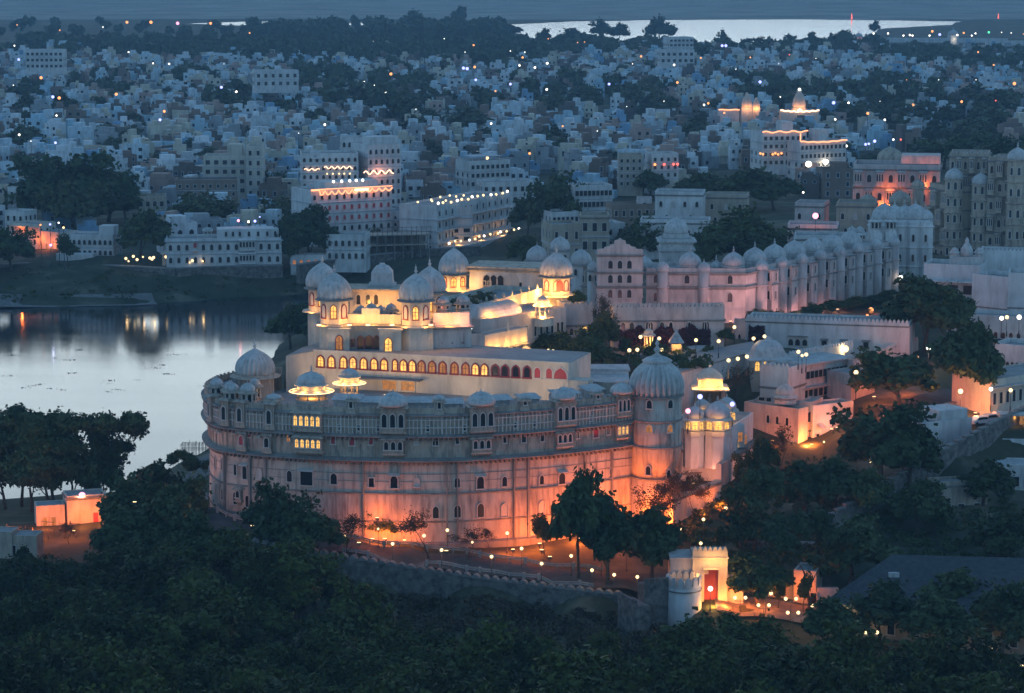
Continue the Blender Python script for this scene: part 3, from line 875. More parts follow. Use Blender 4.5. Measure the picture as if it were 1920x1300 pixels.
sweep('lower_wall', [(0.5, 2), (0.0, Z2-0.3)], 'palace_low', smooth=True)
sweep('upper_wall', [(0.25, Z2-0.3), (0.25, Z1), (0.75, Z1), (0.75, ZR+0.02)], 'palace')
sweep('ledge', [(0.0, Z2-0.75), (0.55, Z2-0.5), (1.25, Z2-0.42), (1.3, Z2-0.25), (0.25, Z2+0.15)], 'trim')
sweep('ledge', [(0.2, Z1-0.75), (0.7, Z1-0.45), (1.35, Z1-0.4), (1.4, Z1-0.25), (0.7, Z1+0.1)], 'trim')
sweep('eave', [(0.7, ZR-0.35), (1.25, ZR-0.3), (1.3, ZR-0.15), (0.75, ZR+0.1)], 'trim')
for z in (16.3, 11.9):
    sweep('string_course', [(0.02, z-0.2), (0.36, z-0.12), (0.38, z+0.1), (0.02, z+0.18)], 'trim')
for z in (19.4, 18.2):
    sweep('string_course', [(0.02, z-0.05), (0.14, z-0.03), (0.14, z+0.03), (0.02, z+0.05)], 'trim')
sweep('plinth', [(1.1, 2), (1.0, 8.6), (0.3, 8.8)], 'trim')
# roof terrace: behind the curve as far as the long hall
ZT = 26.5
_poly = [c - n*5.5 for c, n in zip(CV[40:], CN[40:])] + [Vector((26, 404)), Vector((26, 416)), Vector((10, 423)), Vector((-20, 429)), Vector((-38, 430))]
b = MB(); b.add([(p.x, p.y, ZT) for p in _poly], [tuple(range(len(_poly)))]); b.build('roof_terrace', M['roof'], cp, shift=RC)
sweep('roof', [(0.5, ZR), (-5.6, ZR), (-5.6, ZT-1)], 'roof', i0=40)
b = MB(); b.add([(p.x, p.y, ZR) for p in CV[:41]] + [(-42.0, 413, ZR)], [tuple(range(42))]); b.build('roof', M['roof'], cp, shift=RC)
b = MB(); b.add([(p.x, p.y, z) for z in (2, ZR) for p in (Vector((26, 404)), Vector((26, 416)), Vector((10, 423)), Vector((-20, 429)), CV[0])], [(i, i+1, i+6, i+5) for i in range(4)]); b.build('rear_wall', M['palace'], cp, shift=RC)
# parapet of the roof and the screened gallery below it
sweep('parapet', [(0.75, ZR+0.1), (0.75, ZR+0.95), (0.45, ZR+0.95), (0.45, ZR+0.004)], 'palace')
b = MB()
ds = 0.0; nxt = 0.0
for i in range(6, len(CV)-1):
    seg = (CV[i+1]-CV[i]).length
    while nxt < ds + seg:
        t = (nxt-ds)/seg; c = CV[i].lerp(CV[i+1], t); n = CN[i]; u = Vector((-n.y, n.x)); k = int(nxt/0.62)
        w = 0.14 if k % 5 else 0.26
        b.obox(c, u, n, -w/2, w/2, 0.74, 0.98, Z1+0.1, ZR-0.3)
        nxt += 0.62
    ds += seg
b.build('gallery_screen', M['frame'], cp, shift=RC)
sweep('gallery_rail', [(0.76, Z1+1.05), (1.06, Z1+1.05), (1.06, Z1+1.2), (0.76, Z1+1.2)], 'frame')
sweep('gallery_rail', [(0.76, Z1+2.25), (1.02, Z1+2.25), (1.02, Z1+2.4), (0.76, Z1+2.4)], 'frame')
sweep('gallery_shade', [(0.765, Z1+1.25), (0.765, Z1+2.22)], 'oldstone')
# carved brackets under the two ledges, slim pilasters and blind niches between them
def brackets(z, off, step, h, w, d, mat='trim', name='bracket_row'):  # separate bracket blocks in a row, no continuous moulding
    b = MB(); ds = 0.0; nxt = 0.0; m = 0
    for i in range(6, len(CV)-1):
        seg = (CV[i+1]-CV[i]).length
        while nxt < ds + seg:
            t = (nxt-ds)/seg; c = CV[i].lerp(CV[i+1], t); n = CN[i]; u = Vector((-n.y, n.x)); b.obox(c, u, n, -w/2, w/2, off, off+d, z-h, z); nxt += step
        ds += seg
    return b.build(name, M[mat], cp, shift=RC)
brackets(Z2-0.45, 0.0, 0.75, 0.55, 0.22, 0.75); brackets(Z1-0.42, 0.2, 0.75, 0.55, 0.2, 0.8); 
for i in range(8, len(CV)-1, 4):
    b = MB(); n = CN[i]; u = Vector((-n.y, n.x)); b.obox(CV[i], u, n, -.11, .11, .24, .36, Z2+.1, Z1-.8); b.build('pilaster', M['palace'], cp, shift=RC)
brackets(ZR-0.1, 0.74, 1.15, 0.5, 0.3, 0.5, 'trim'); brackets(ZR+1.2, 0.46, 1.15, 0.35, 0.3, 0.3, 'palace', 'parapet_cap')
# rain pipes down the lower wall
for px, wd in ((423, .1), (467, .16), (498, .16), (685, .12), (835, .1), (860, .09), (966, .12), (991, .2), (1095, .12), (1147, .12)):
    c, n, a = cres(px); u = Vector((-n.y, n.x))
    b = MB(); b.obox(c, u, n, -wd, wd, 0.0, 0.62, 6, Z2-0.5); b.build('drainpipe', M['trim'], cp, shift=RC)

def cwin(px, py, w, h, off, kind='arch', pane='dark', hood=False, frame='frame', z=None):
    c, n, a = cres(px)
    p = c + n*off
    zz = (zY(py, p.y) - h/2) if z is None else z
    q = (p.x-RC.x, p.y-RC.y, zz-RC.z)
    return window(cp, q[0], q[1], q[2], a, w, h, kind, pane, frame, hood)
slope = lambda z: 0.5*(Z2-0.3-z)/(Z2-2.3)
for px, py, w, h, hood, kind, pane in [(404, 868, .7, 2.0, 0, 'arch', 'dark'), (417, 871, .45, 1.7, 0, 'rect', 'dark'), (443, 881, .5, 1.7, 0, 'rect', 'dark'), (461, 886, .8, 2.1, 1, 'arch', 'dark'), (488, 889, .7, 1.6, 0, 'arch', 'frame'),
        (542, 893, 0.85, 1.7, 0, 'arch', 'dark'), (577, 897, 2.0, 2.2, 1, 'rect', 'dark'), (625.6, 898, 1.0, 1.7, 0, 'arch', 'dark'), (697, 905, .8, 1.4, 0, 'rect', 'dark'), (738, 904, 1.1, 1.9, 1, 'arch', 'dark'), (782, 905, .7, 1.3, 0, 'arch', 'frame'),
        (860, 905, .8, 1.5, 0, 'arch', 'dark'), (902, 905, 1.1, 1.9, 1, 'arch', 'dark'), (945, 903, .8, 1.5, 0, 'arch', 'dark'), (1012, 900, .7, 1.4, 0, 'arch', 'dark'), (1052, 897, 1.1, 1.8, 1, 'arch', 'dark'), (1142, 886, .6, 1.5, 0, 'arch', 'dark'),
        (406, 920, .5, 1.6, 0, 'arch', 'dark'), (418, 927, .55, 1.7, 0, 'arch', 'dark'), (443, 934, .7, 1.9, 0, 'arch', 'dark'), (465, 940, .7, 1.8, 0, 'arch', 'dark'),
        (860, 959, 1.0, 1.9, 0, 'arch', 'dark'), (902, 957, 1.0, 2.1, 0, 'arch', 'dark'), (943.6, 957, 1.0, 2.0, 0, 'arch', 'frame'), (1012, 952, .9, 1.9, 0, 'arch', 'frame'), (1060, 948, .9, 1.9, 0, 'arch', 'dark'), (1120, 940, .9, 1.9, 0, 'arch', 'dark'), (820, 961, .9, 1.8, 0, 'arch', 'dark')]:
    c, n, a = cres(px); zz = zY(py, c.y)
    cwin(px, py, w, h, slope(zz)+0.02, kind, pane, bool(hood))
for px, py, w, h, pane in [(403, 797, .5, 1.5, 'redshut'), (411, 801, .6, 1.7, 'frame'), (417, 802, .6, 1.5, 'dark'), (443, 806, .5, 1.2, 'redshut'), (455, 810, .75, 1.6, 'redshut'), (467, 810, .75, 1.6, 'redshut'), (489, 813, .55, 1.2, 'frame'), (509, 817, .8, 1.8, 'dark'),
        (542, 822, .5, 1.0, 'litdim'), (624.6, 826, .6, 1.1, 'redshut'), (658, 825, .8, 1.7, 'redshut'), (697, 827, .6, 1.1, 'redshut'), (782, 827, .6, 1.2, 'frame'), (820, 825, .8, 1.7, 'dark'), (859, 827, .5, .9, 'dark'), (944, 825, .5, .9, 'dark'), (982, 820, .7, 1.6, 'dark'),
        (1012, 821, .6, 1.1, 'dark'), (1084, 816, .5, 1.0, 'dark'), (1118, 811, .9, 1.6, 'redshut'), (1135, 809, .5, 1.0, 'dark')]:
    cwin(px, py, w, h, 0.27, 'arch' if h > 1.3 else 'rect', pane)
for px in (560, 600, 643, 673, 709, 800, 872, 960, 998, 1070, 1100):     # small blind windows between
    cwin(px, 790, .4, .8, 0.78, 'rect', 'dark', z=Z1+0.6)
def jharokha(px, w, z0, z1, dep, n, pane='dark', roof='eave', dome_r=0, wall='palace'):
    """a bay on the curve: box, bracket, sloping hood or dome, arched openings"""
    c, nn, a = cres(px); p = c + nn*0.3
    b = MB(); h = z1-z0
    b.box(-w/2, w/2, -dep, 0.6, 0, h); b.box(-w/2-0.18, w/2+0.18, -dep-0.18, 0.6, -0.22, -0.004)
    b.add([(-w/2, 0.3, -0.22), (w/2, 0.3, -0.22), (w/2, -dep, -0.22), (-w/2, -dep, -0.22), (-w/2+0.25, 0.2, -1.0), (w/2-0.25, 0.2, -1.0)], [(3, 2, 5, 4), (0, 3, 4), (2, 1, 5)])
    q = w/2+0.45
    b.add([(-q, -dep-0.5, h-0.22), (q, -dep-0.5, h-0.22), (q, 0.6, h-0.1), (-q, 0.6, h-0.1), (-w/2, -dep, h+0.12), (w/2, -dep, h+0.12), (w/2, 0.6, h+0.14), (-w/2, 0.6, h+0.14)],
          [(0, 1, 5, 4), (1, 2, 6, 5), (3, 0, 4, 7), (4, 5, 6, 7), (3, 2, 1, 0)])
    o = b.build('bay_window', M[wall], cp, (p.x-RC.x, p.y-RC.y, z0-RC.z), a)
    for i in range(n):
        window_sub(o, -w/2 + w*(i+0.5)/n, -dep, min(0.7, h*0.25), 0, min(0.75, w/n*0.6), h*0.52, 'arch', pane)
    if dome_r:
        d = MB(); d.lathe(0, -dep*0.3, h+0.12, [(r*(1.0), hh) for r, hh, _ in dome_prof(dome_r, dome_r*0.95)], 24)
        for dx in (-0.55, 0, 0.55): finial_into(d, dx*dome_r*0.6, -dep*0.3, h+dome_r*(0.98 if dx == 0 else 0.86), dome_r*0.2)
        d.build('dome', M['dome'], o)
    return o
# the lit pair of bays on the west, and the triple-arched bays under their domes
for px, w, n in ((571, 2.0, 3), (592, 1.8, 2)): pass
jharokha(581, 4.4, Z2+0.9, Z1-0.5, 1.0, 5, 'lit'); jharokha(581, 4.6, Z1+0.5, ZR+0.2, 1.3, 5, 'lit')
for px, w in ((738, 3.2), (903, 3.1), (1052, 2.7)):
    jharokha(px, w, Z2+0.9, Z1-0.5, 0.8, 3); jharokha(px, w+0.7, Z1+0.6, ZR+1.3, 1.3, 3, dome_r=(w+0.7)*0.56)
jharokha(1163, 2.2, Z2+1.2, Z1-0.3, 0.8, 3, 'lit'); jharokha(1163, 2.4, Z1+1.0, ZR+1.2, 1.1, 3, dome_r=1.75)
for px in (461, 509): jharokha(px, 1.5, Z2+0.4, Z1-0.6, 0.7, 1, 'redshut' if px == 461 else 'dark')
for px in (409, 433, 457, 512): jharokha(px, 1.7, Z1+0.4, ZR+1.2, 1.1, 1)
for px in (452, 500): jharokha(px, 1.1, 14.0, 16.0, 0.5, 1)
# little pavilions standing on the parapet
def on_roof(px, back, r, h, **k):
    c, n, a = cres(px); p = c - n*back
    return chhatri(cp, p.x-RC.x, p.y-RC.y, ZR-RC.z+0.3, r, h, a, **k)
for px, bk, r, h in ((661, -0.2, .95, 1.9), (823.6, -0.2, .95, 1.9), (979, -0.2, 1.0, 1.5), (1114.5, -0.2, .95, 1.5)):
    on_roof(px, bk, r, h, square=True, solid=True, hd=r*0.8)
for px, bk, r, h in ((405, 0.3, 1.1, 2.2), (416, 1.5, 1.0, 2.0), (434, 0.2, 1.15, 2.1), (462, 0.3, 1.2, 2.2)):
    on_roof(px, bk, r, h, solid=True, hd=r*1.05)
on_roof(512, 0.4, 1.3, 1.3, square=True, solid=True, hd=0.7)
c, n, a = cres(424); p = c - n*6
chhatri(cp, p.x-RC.x, p.y-RC.y, ZR-RC.z, 0.9, 2.4, 0, solid=True)
# white awnings, sheds and a hedge on the terrace
for px, back, w, d, h in ((640, 5, 4, 3, 1.3), (690, 4.5, 5, 2.5, 1.1), (780, 4.2, 5, 2.5, 1.2), (850, 3.8, 3.5, 2.2, 1.0), (945, 3.8, 4, 2.2, 1.2), (1010, 3.8, 3, 2.4, 1.1), (1080, 4.0, 4, 2.4, 1.3), (1135, 4.5, 3, 2.4, 1.4)):
    c, nn, a = cres(px); p = c - nn*back
    b = MB(); b.box(-w/2, w/2, -d/2, d/2, 0, h)
    b.add([(-w/2-.3, -d/2-.5, h+.1), (w/2+.3, -d/2-.5, h+.1), (w/2+.3, d/2, h+.55), (-w/2-.3, d/2, h+.55), (-w/2-.3, -d/2-.5, h), (w/2+.3, -d/2-.5, h), (w/2+.3, d/2, h+.4), (-w/2-.3, d/2, h+.4)], [(0, 1, 2, 3), (7, 6, 5, 4), (0, 4, 5, 1), (1, 5, 6, 2), (2, 6, 7, 3), (3, 7, 4, 0)])
    b.build('roof_shed', M['dome'], cp, (p.x-RC.x, p.y-RC.y, ZR-RC.z+0.004), a)
# the lit pavilions on the terrace
def lit_pavilion(px, py, Y, r, h, zbase, name='lit_canopy'):
    q = PY(px, py, Y); x, y = q.x-RC.x, q.y-RC.y
    o = chhatri(cp, x, y, zbase-RC.z, r, h, 0.2, wall='cream', mat='dome', name='lit_pavilion', hd=r*0.8, drum=.95)
    b = MB(); eave_into(b, 0, 0, h+.02, r, 1.15, .35, n=24); eave_into(b, 0, 0, h+.98, r*.93, .5, .2, n=24); b.build('canopy', M['cream'], o)
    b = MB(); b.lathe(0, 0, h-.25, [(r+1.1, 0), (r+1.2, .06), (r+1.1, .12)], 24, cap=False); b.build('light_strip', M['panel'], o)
    for k in range(8):
        a = k*pi/4+.2; point(o, ((r+.65)*cos(a), (r+.65)*sin(a), h+.28), 75, 'amber', 0.1)
    point(o, (0, 0, h*0.5), 150, 'amber', 0.3)
    return o
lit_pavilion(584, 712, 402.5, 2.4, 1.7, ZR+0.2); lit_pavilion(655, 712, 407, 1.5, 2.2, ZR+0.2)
# round tower at the lake end, with its wide ribbed dome
b = MB(); tx, ty = -42.3-RC.x, 420.2-RC.y
b.lathe(tx, ty, ZR-RC.z-8, [(3.1, 0), (3.1, 9.2), (3.4, 9.3), (3.4, 9.6)], 32, smooth=False); eave_into(b, tx, ty, ZR-RC.z+1.6, 2.9, 1.3, 0.5, n=32)
lt = b.build('round_tower', M['palace'], cp)
d = MB(); d.lathe(tx, ty, ZR-RC.z+1.6, dome_prof(2.95, 4.1, 1.05), 96, ribs=24, depth=0.07); finial_into(d, tx, ty, ZR-RC.z+5.5, 1.15); d.build('dome', M['dome'], lt)
# the big ribbed corner tower at the other end
TX, TY, TR = XY(1231, 405.5, 26), 405.5, 3.95
tw = MB(); x, y = TX-RC.x, TY-RC.y
tw.lathe(x, y, -4, [(TR+0.25, 0), (TR+0.1, 12), (TR, 16.4-RC.z+4)], 40, smooth=True, cap=False)
tw.lathe(x, y, 0, [(TR, 16.4-RC.z), (TR, 29.7-RC.z)], 40, smooth=True)
tower = tw.build('corner_tower', M['palace_low'], cp)
b = MB()
eave_into(b, x, y, 29.75-RC.z, TR, 0.45, 0.25, n=40)
b.build('eave', M['trim'], tower)
for z in (21.5, 25.7, 16.4):
    b = MB(); b.lathe(x, y, z-RC.z, [(TR-0.05, -0.25), (TR+0.22, -0.15), (TR+0.26, 0.1), (TR-0.05, 0.2)], 40, smooth=False, cap=False); b.build('string_course', M['trim'], tower)
d = MB(); d.lathe(x, y, 29.8-RC.z, dome_prof(TR+0.05, 6.0, 1.035), 112, ribs=28, depth=0.085)
d.lathe(x, y, 35.0-RC.z, [(2.1, -0.35), (2.45, 0.0), (1.7, 0.45), (0.9, 0.7)], 28, cap=False)
finial_into(d, x, y, 35.6-RC.z, 2.0); d.build('dome', M['dome'], tower)
for px, py, w, h, pane in ((1215, 759, .85, 1.3, 'dark'), (1254, 759, .85, 1.3, 'dark'), (1215, 805, 1.0, 1.2, 'litdim'), (1254, 805, .9, 1.2, 'litdim'), (1214, 883, .8, 1.4, 'dark'), (1252, 890, .7, 1.3, 'dark')):
    s_ = max(-0.96, min(0.96, (px-1231)/FPX*TY/TR)); a = math.asin(s_)
    window_sub(tower, x + TR*sin(a), y - TR*cos(a), zY(py, TY-TR)-h/2-RC.z, a, w, h, 'arch', pane)
# floodlights at the foot
for px, back, pw, col, zz in ((703, 3.2, 800, 'orange', 9.4), (757, 3.0, 900, 'orange', 9.2), (727, 2.6, 900, 'orange', 9.3), (712, 2.2, 500, 'orange', 12.5), (940, 6.5, 1200, 'orange', 8.0), (985, 5.0, 2600, 'orange', 8.2), (1058, 4.5, 3600, 'orange', 8.2), (1100, 6.0, 2600, 'orange', 8.4), (1140, 7.0, 3200, 'orange', 8.6), (1180, 7, 3000, 'orange', 9), (1225, 6, 2200, 'orange', 9.4)):
    c, nn, a = cres(px); p = c + nn*back
    flood(0, 0, 0, pw, col, loc=Vector((p.x, p.y, zz+0.6)), words="floodlight at the palace foot")
for px, back, pw, col, zz in ((402, 13, 3400, 'rose', 13), (445, 13, 1500, 'rose', 12.5), (960, 16, 700, 'orange', 9), (1060, 15, 2200, 'orange', 9), (1150, 16, 3000, 'orange', 9)):
    c, nn, a = cres(px); p = c + nn*back
    flood(0, 0, 0, pw, col, aim=(c.x, c.y, zz+4), cone=100, loc=Vector((p.x, p.y, zz+0.4)), words="ground floodlight facing the palace wall", r=1.0)

for px, pw in ((430, 420), (560, 320), (690, 260), (830, 240), (980, 240), (1120, 300)):  # added fill lamps imitating warm spill on the upper storeys
    c, nn, a = cres(px); p = c + nn*8
    flood(0, 0, 0, pw, (1.0, .60, .40), aim=(c.x, c.y, 25), cone=95, loc=Vector((p.x, p.y, ground(p.x, p.y)+1.2)), words="added upward fill light", r=1.0)
# ------------------------------------------------------------------ the long arcaded hall on the terrace
HZ0, HZ1 = 26.5, 32.6
_A = PZ(589, 659, HZ1).to_2d(); _B = PZ(1066, 683.5, HZ1).to_2d(); _L0 = PZ(536, 668, HZ1).to_2d()
d = (_B-_A).normalized(); nb = Vector((-d.y, d.x))
hall = thing('arched_hall', 'long cream hall with a row of twenty-four arched windows above the curved roof', 'hall', (_A.x, _A.y, HZ0), atan2(d.y, d.x))
HL = (_B-_A).length; loc = lambda v: Vector(((v-_A).dot(d), (v-_A).dot(nb)))
l0 = loc(_L0)
b = MB(); b.prism([(0, 0), (HL, 0), (HL, 13), (-2, 16), (l0.x-1.0, l0.y+9), (l0.x, l0.y)], -4, HZ1-HZ0); b.build('wall', M['cream'], hall)
b = MB(); b.prism([(0.2, 0.2), (HL-.2, .2), (HL-.2, 12.8), (-2, 15.8), (l0.x-.8, l0.y+8.8), (l0.x+.1, l0.y+.3)], HZ1-HZ0+.004, HZ1-HZ0+.1); b.build('roof', M['roof'], hall)
b = MB(); b.box(-.1, HL+.1, -.22, .12, HZ1-HZ0-.1, HZ1-HZ0+.32); b.box(0, HL, -.12, -0.003, 3.3, 3.5); b.build('cornice', M['cream'], hall)
b = MB(); b.box(HL+.003, HL+3.3, 0.1, 3, -4, 3.5); b.build('side_wall', M['cream'], hall)
for i, zx in enumerate((143, 210, 288, 350, 418, 487, 549, 619, 673, 730, 790, 857, 927, 1002, 1073, 1137, 1194, 1265, 1327, 1396, 1469, 1535, 1610, 1685)):
    px = 560 + zx/3.4286
    best = min((abs(proj((_A+d*(HL*k/600)).to_3d()+Vector((0, 0, 31)))[0]-px), HL*k/600) for k in range(601))[1]
    pane = 'lit' if i < 10 or i in (15, 16) else ('litdim' if i in (10, 11, 12, 13, 14) else ('dark' if i < 21 else 'redshut'))
    window(hall, best, 0, 3.62, 0, 2.2 if i == 23 else (1.0 if i not in (7,) else .65), 1.65, 'arch', pane, 'redframe' if i < 21 else 'cream_frame' if False else 'redframe' if i < 21 else 'frame', ft=.25)
b = MB(); b.box(6.0, 19.5, -2.2, -.003, 2.2, 2.35); b.build('awning', M['trim'], hall)
window(hall, 13.5, 0, 0.3, 0, 2.4, 1.6, 'rect', 'litdim'); window(hall, 16.8, 0, 0.3, 0, 2.4, 1.6, 'rect', 'litdim')
for t in (0.08, 0.35, 0.62, 0.9):
    p = _A + d*(HL*t) - nb*7.5
    flood(0, 0, 0, 1700, (1.0, .66, .40), aim=(p.x+nb.x*7, p.y+nb.y*7, HZ0+3.8), cone=120, loc=Vector((p.x, p.y, ZT+0.9)), words="terrace floodlight facing the arched hall", r=0.8)

# ------------------------------------------------------------------ the domed inner palace
IZ0, IZ1, IZ2, IZ3 = 32.6, 36.6, 38.5, 41.1
ip = thing('domed_palace', 'glowing palace of ribbed corner domes with amber-lit balconies and parapets above the arched hall', 'palace', (-20, 434, IZ0))
IO = Vector((-20, 434, IZ0))
def iprism(name, pix, z0, z1, mat='cream'):
    pts = [(XY(x, Y, z1)-IO.x, Y-IO.y) for x, Y in pix]
    b = MB(); b.prism(pts, z0-IO.z, z1-IO.z); return b.build(name, M[mat], ip)
iprism('lower_block', [(602, 432.5), (812, 431), (812, 447), (598, 450)], 31, IZ1, 'cream')
iprism('balcony', [(594, 431.2), (816, 429.7), (816, 436), (594, 436)], IZ1+0.004, IZ1+0.3, 'trim')
iprism('bay', [(616, 430.8), (655, 430.6), (655, 433), (616, 433)], 31.5, IZ1-0.35, 'cream'); iprism('bay_roof', [(613, 430.2), (658, 430.0), (658, 433), (613, 433)], IZ1-0.346, IZ1-0.1, 'dome')
iprism('bay', [(711, 430.0), (752, 429.8), (752, 432), (711, 432)], 31.5, IZ1-0.35, 'cream'); iprism('bay_roof', [(708, 429.5), (755, 429.3), (755, 432), (708, 432)], IZ1-0.346, IZ1-0.1, 'dome')
iprism('upper_parapet', [(645, 433.2), (752, 432.4), (752, 433.2), (645, 434.0)], IZ1+0.3, IZ2, 'cream')
iprism('parapet_crest', [(678, 433.0), (712, 432.7), (712, 433.7), (678, 434.0)], IZ2+0.004, IZ2+1.0, 'cream')
iprism('court_wall', [(655, 447.5), (757, 446.6), (757, 448), (655, 448.8)], IZ1, IZ3-.4, 'cream'); iprism('court_roof', [(650, 446.5), (760, 445.6), (760, 453), (650, 454)], IZ3-.39, IZ3-.1, 'oldstone')
iprism('side_wing', [(812, 432.5), (884, 434.5), (884, 448), (812, 447)], 31, IZ1-0.2, 'pinkish'); iprism('side_parapet', [(812, 434), (880, 435.6), (880, 436.4), (812, 434.8)], IZ1-0.19, IZ2, 'cream'); iprism('side_ledge', [(811, 431.7), (888, 433.6), (888, 436), (811, 434)], IZ1-0.6, IZ1-0.3, 'trim')
def iwin(px, py, Y, w, h, pane='lit', kind='arch', frame='redframe', a=0.0):
    p = PY(px, py, Y); return window(ip, p.x-IO.x, p.y-IO.y, p.z-h/2-IO.z, a, w, h, kind, pane, frame)
iwin(636, 643, 430.6, 1.0, 2.3, 'litdim'); iwin(728, 648, 429.7, 1.1, 2.4, 'lit'); iwin(786, 653, 430.95, .8, 1.7, 'lit', 'rect')
for px, w in ((676, .9), (692, 1.3), (706, .8)): iwin(px, 644, 431.7, w, 2.4, 'dark')
iwin(662, 643, 431.9, .4, 1.0, 'dark', 'rect')
for px in (672, 690, 705, 722, 738): iwin(px, 562, 447.05, .7, 1.7, 'dark', frame='frame')
for px in (824, 845, 866): iwin(px, 634, 433.2 + (px-824)*.025, .5, 1.5, 'redshut', 'rect')
def dtower(px, Y, r, z0, ze, zd, H, lit=('F',), ribs=18, fin=1.15, upper='cream', n=8, root=None, org=None, sides=(0,)):
    root = root or ip; org = org or IO
    x, y = XY(px, Y, zd)-org.x, Y-org.y
    b = MB(); a0 = pi/8
    b.lathe(x, y, z0-org.z, [(r*1.04, 0), (r*1.04, ze-z0)], n, smooth=False, a0=a0)
    o = b.build('tower', M[upper], root)
    b = MB(); b.lathe(x, y, ze-org.z, [(r*0.9, 0.0), (r*1.42, 0.02), (r*1.42, 0.2), (r*0.98, 0.3)], 8, smooth=False, a0=a0, cap=False)
    b.build('balcony', M['cream'], o)
    b = MB(); b.lathe(x, y, ze-org.z+.28, [(r*0.96, 0), (r*0.96, zd-ze-.3)], n, smooth=False, a0=a0); b.build('upper_wall', M[upper], o)
    b = MB(); eave_into(b, x, y, zd-org.z, r*0.95, r*0.27, r*0.1, n=24); b.build('eave', M['trim'], o)
    d_ = MB(); d_.lathe(x, y, zd-org.z+0.05, dome_prof(r*1.0, H, 1.06), ribs*4, ribs=ribs, depth=0.055); finial_into(d_, x, y, zd-org.z+H*0.96, fin); d_.build('dome', M['dome'], o)
    for k, s_ in enumerate((-1, 0, 1)):
        a = s_*pi/4; q = r*0.96*cos(pi/8)
        window_sub(o, x+q*sin(a), y-q*cos(a), ze-org.z+(zd-ze)*0.3, a, r*0.34, (zd-ze)*0.48, 'arch', 'lit' if s_ in sides else 'frame', 'redframe')
    for s_ in (-1, 1):       # lamps on the balcony lighting the drum
        point(o, (x+s_*r*0.75, y-r*1.3, ze-org.z+0.7), 170, 'amber', 0.2)
    return o
dtower(780, 432.6, 2.65, 31, IZ1, IZ3, 4.3); dtower(627, 434.2, 2.65, 31, IZ1, IZ3, 4.3); dtower(604, 446.5, 2.6, 31, IZ1+.5, IZ3+.3, 4.2); dtower(806, 442.5, 2.55, 31, IZ1, IZ3+.1, 4.2)
x, y = XY(717, 452, 41)-IO.x, 452-IO.y
b = MB(); b.lathe(x, y, IZ3-IO.z-.1, [(3.4, 0), (3.4, .25), (2.9, .3), (2.7, .9), (2.6, 2.4), (1.6, 3.3), (0.7, 3.6), (.6, 3.9)], 4, smooth=False, a0=pi/4); b.build('square_dome', M['dome'], ip)
for px, Y, z, r in ((676, 440, IZ1, .9), (697, 441, IZ1, 1.1), (714, 440, IZ1, .9), (733, 441.5, IZ1, 1.0), (831, 437.5, IZ2-.2, 1.1), (868, 440, IZ2-.4, 1.2)):
    chhatri(ip, XY(px, Y, z+2)-IO.x, Y-IO.y, z-IO.z, r, 1.5, 0, solid=True, hd=r)
for px, py, Y, pw, c_ in ((670, 600, 431.2, 260, 'amber'), (700, 601, 430.9, 260, 'amber'), (735, 602, 430.7, 260, 'amber'), (690, 574, 444.5, 420, 'amber'), (728, 574, 444, 420, 'amber'), (845, 606, 432.6, 300, 'amber'), (870, 603, 433.8, 320, 'rose'), (825, 590, 433, 260, 'rose')):
    point(ip, PY(px, py, Y)-IO, pw, c_, 0.2)
for px in (598, 655, 690, 735, 808):
    b = MB(); p = PY(px, 609, 430.6)-IO; b.box(p.x-.35, p.x+.35, p.y-.15, p.y+.15, IZ1+.31-IO.z, IZ1+.5-IO.z); b.build('balcony_light', M['panel'], ip)
# ------------------------------------------------------------------ wings north of the inner palace
def thing_at(name, label, cat, px, Y, z):
    o = thing(name, label, cat, (XY(px, Y, z), Y, z)); return o, Vector((XY(px, Y, z), Y, z))
(A, B) = span(880, 492, 1022, 488, 37)
g = Bld('arcade_wing', 'pale gallery wing with arched openings between two ribbed dome towers', 'palace wing', A, B, 9, 31, 39.0, 'white', 'oldstone', par=0)
g.row('F', 4.4, 1.35, 2.4, us=[(px-880)/142 for px in (913, 926, 939, 952.5, 965.5)], pane=['dark', 'dark', 'dark', 'frame', 'frame']); g.row('F', 4.8, 0.5, .8, us=[.2, .27, .68], kind='rect')
b = MB(); b.box(-.6, g.L+.6, -.8, g.dep, g.H+.13, g.H+.5); b.box(-.3, g.L, -.35, 0, g.H-.5, g.H-.2); b.build('eave', M['oldstone'], g.o)
o, O = thing_at('dome_tower', 'ribbed dome tower with an amber-lit drum at the end of the gallery wing', 'tower', 851, 493, 31)
dtower(851, 493, 2.65, 27, 34.6, 38.0, 4.7, root=o, org=O, sides=(-1, 0, 1))
for dx, dz in ((-2.2, 5.0), (1.4, 5.0), (3.2, 5)): point(o, (dx, -3.4, dz), 260, 'amber', .2)
o, O = thing_at('dome_tower', 'ribbed dome tower glowing yellow and pink beside the crenellated garden hall', 'tower', 1043, 486, 27)
dtower(1043, 486, 2.85, 24, 34.6, 38.4, 4.3, root=o, org=O, sides=())
for dx, dz in ((-3.2, 9.0), (0, 8.6), (3.2, 9.0)): point(o, (dx, -4.4, dz), 700, 'amber', .2)
window(o, 0.6, -2.75, 8.9, 0, 1.0, 1.7, 'arch', 'redshut', 'redframe'); window(o, 0.6, -2.8, 4.6, 0, 1.1, 1.6, 'arch', 'dark', 'frame')
b = MB(); b.box(3.4, 4.2, -3.6, -3.3, 7.8, 8.2); b.build('lamp', M['panel'], o)
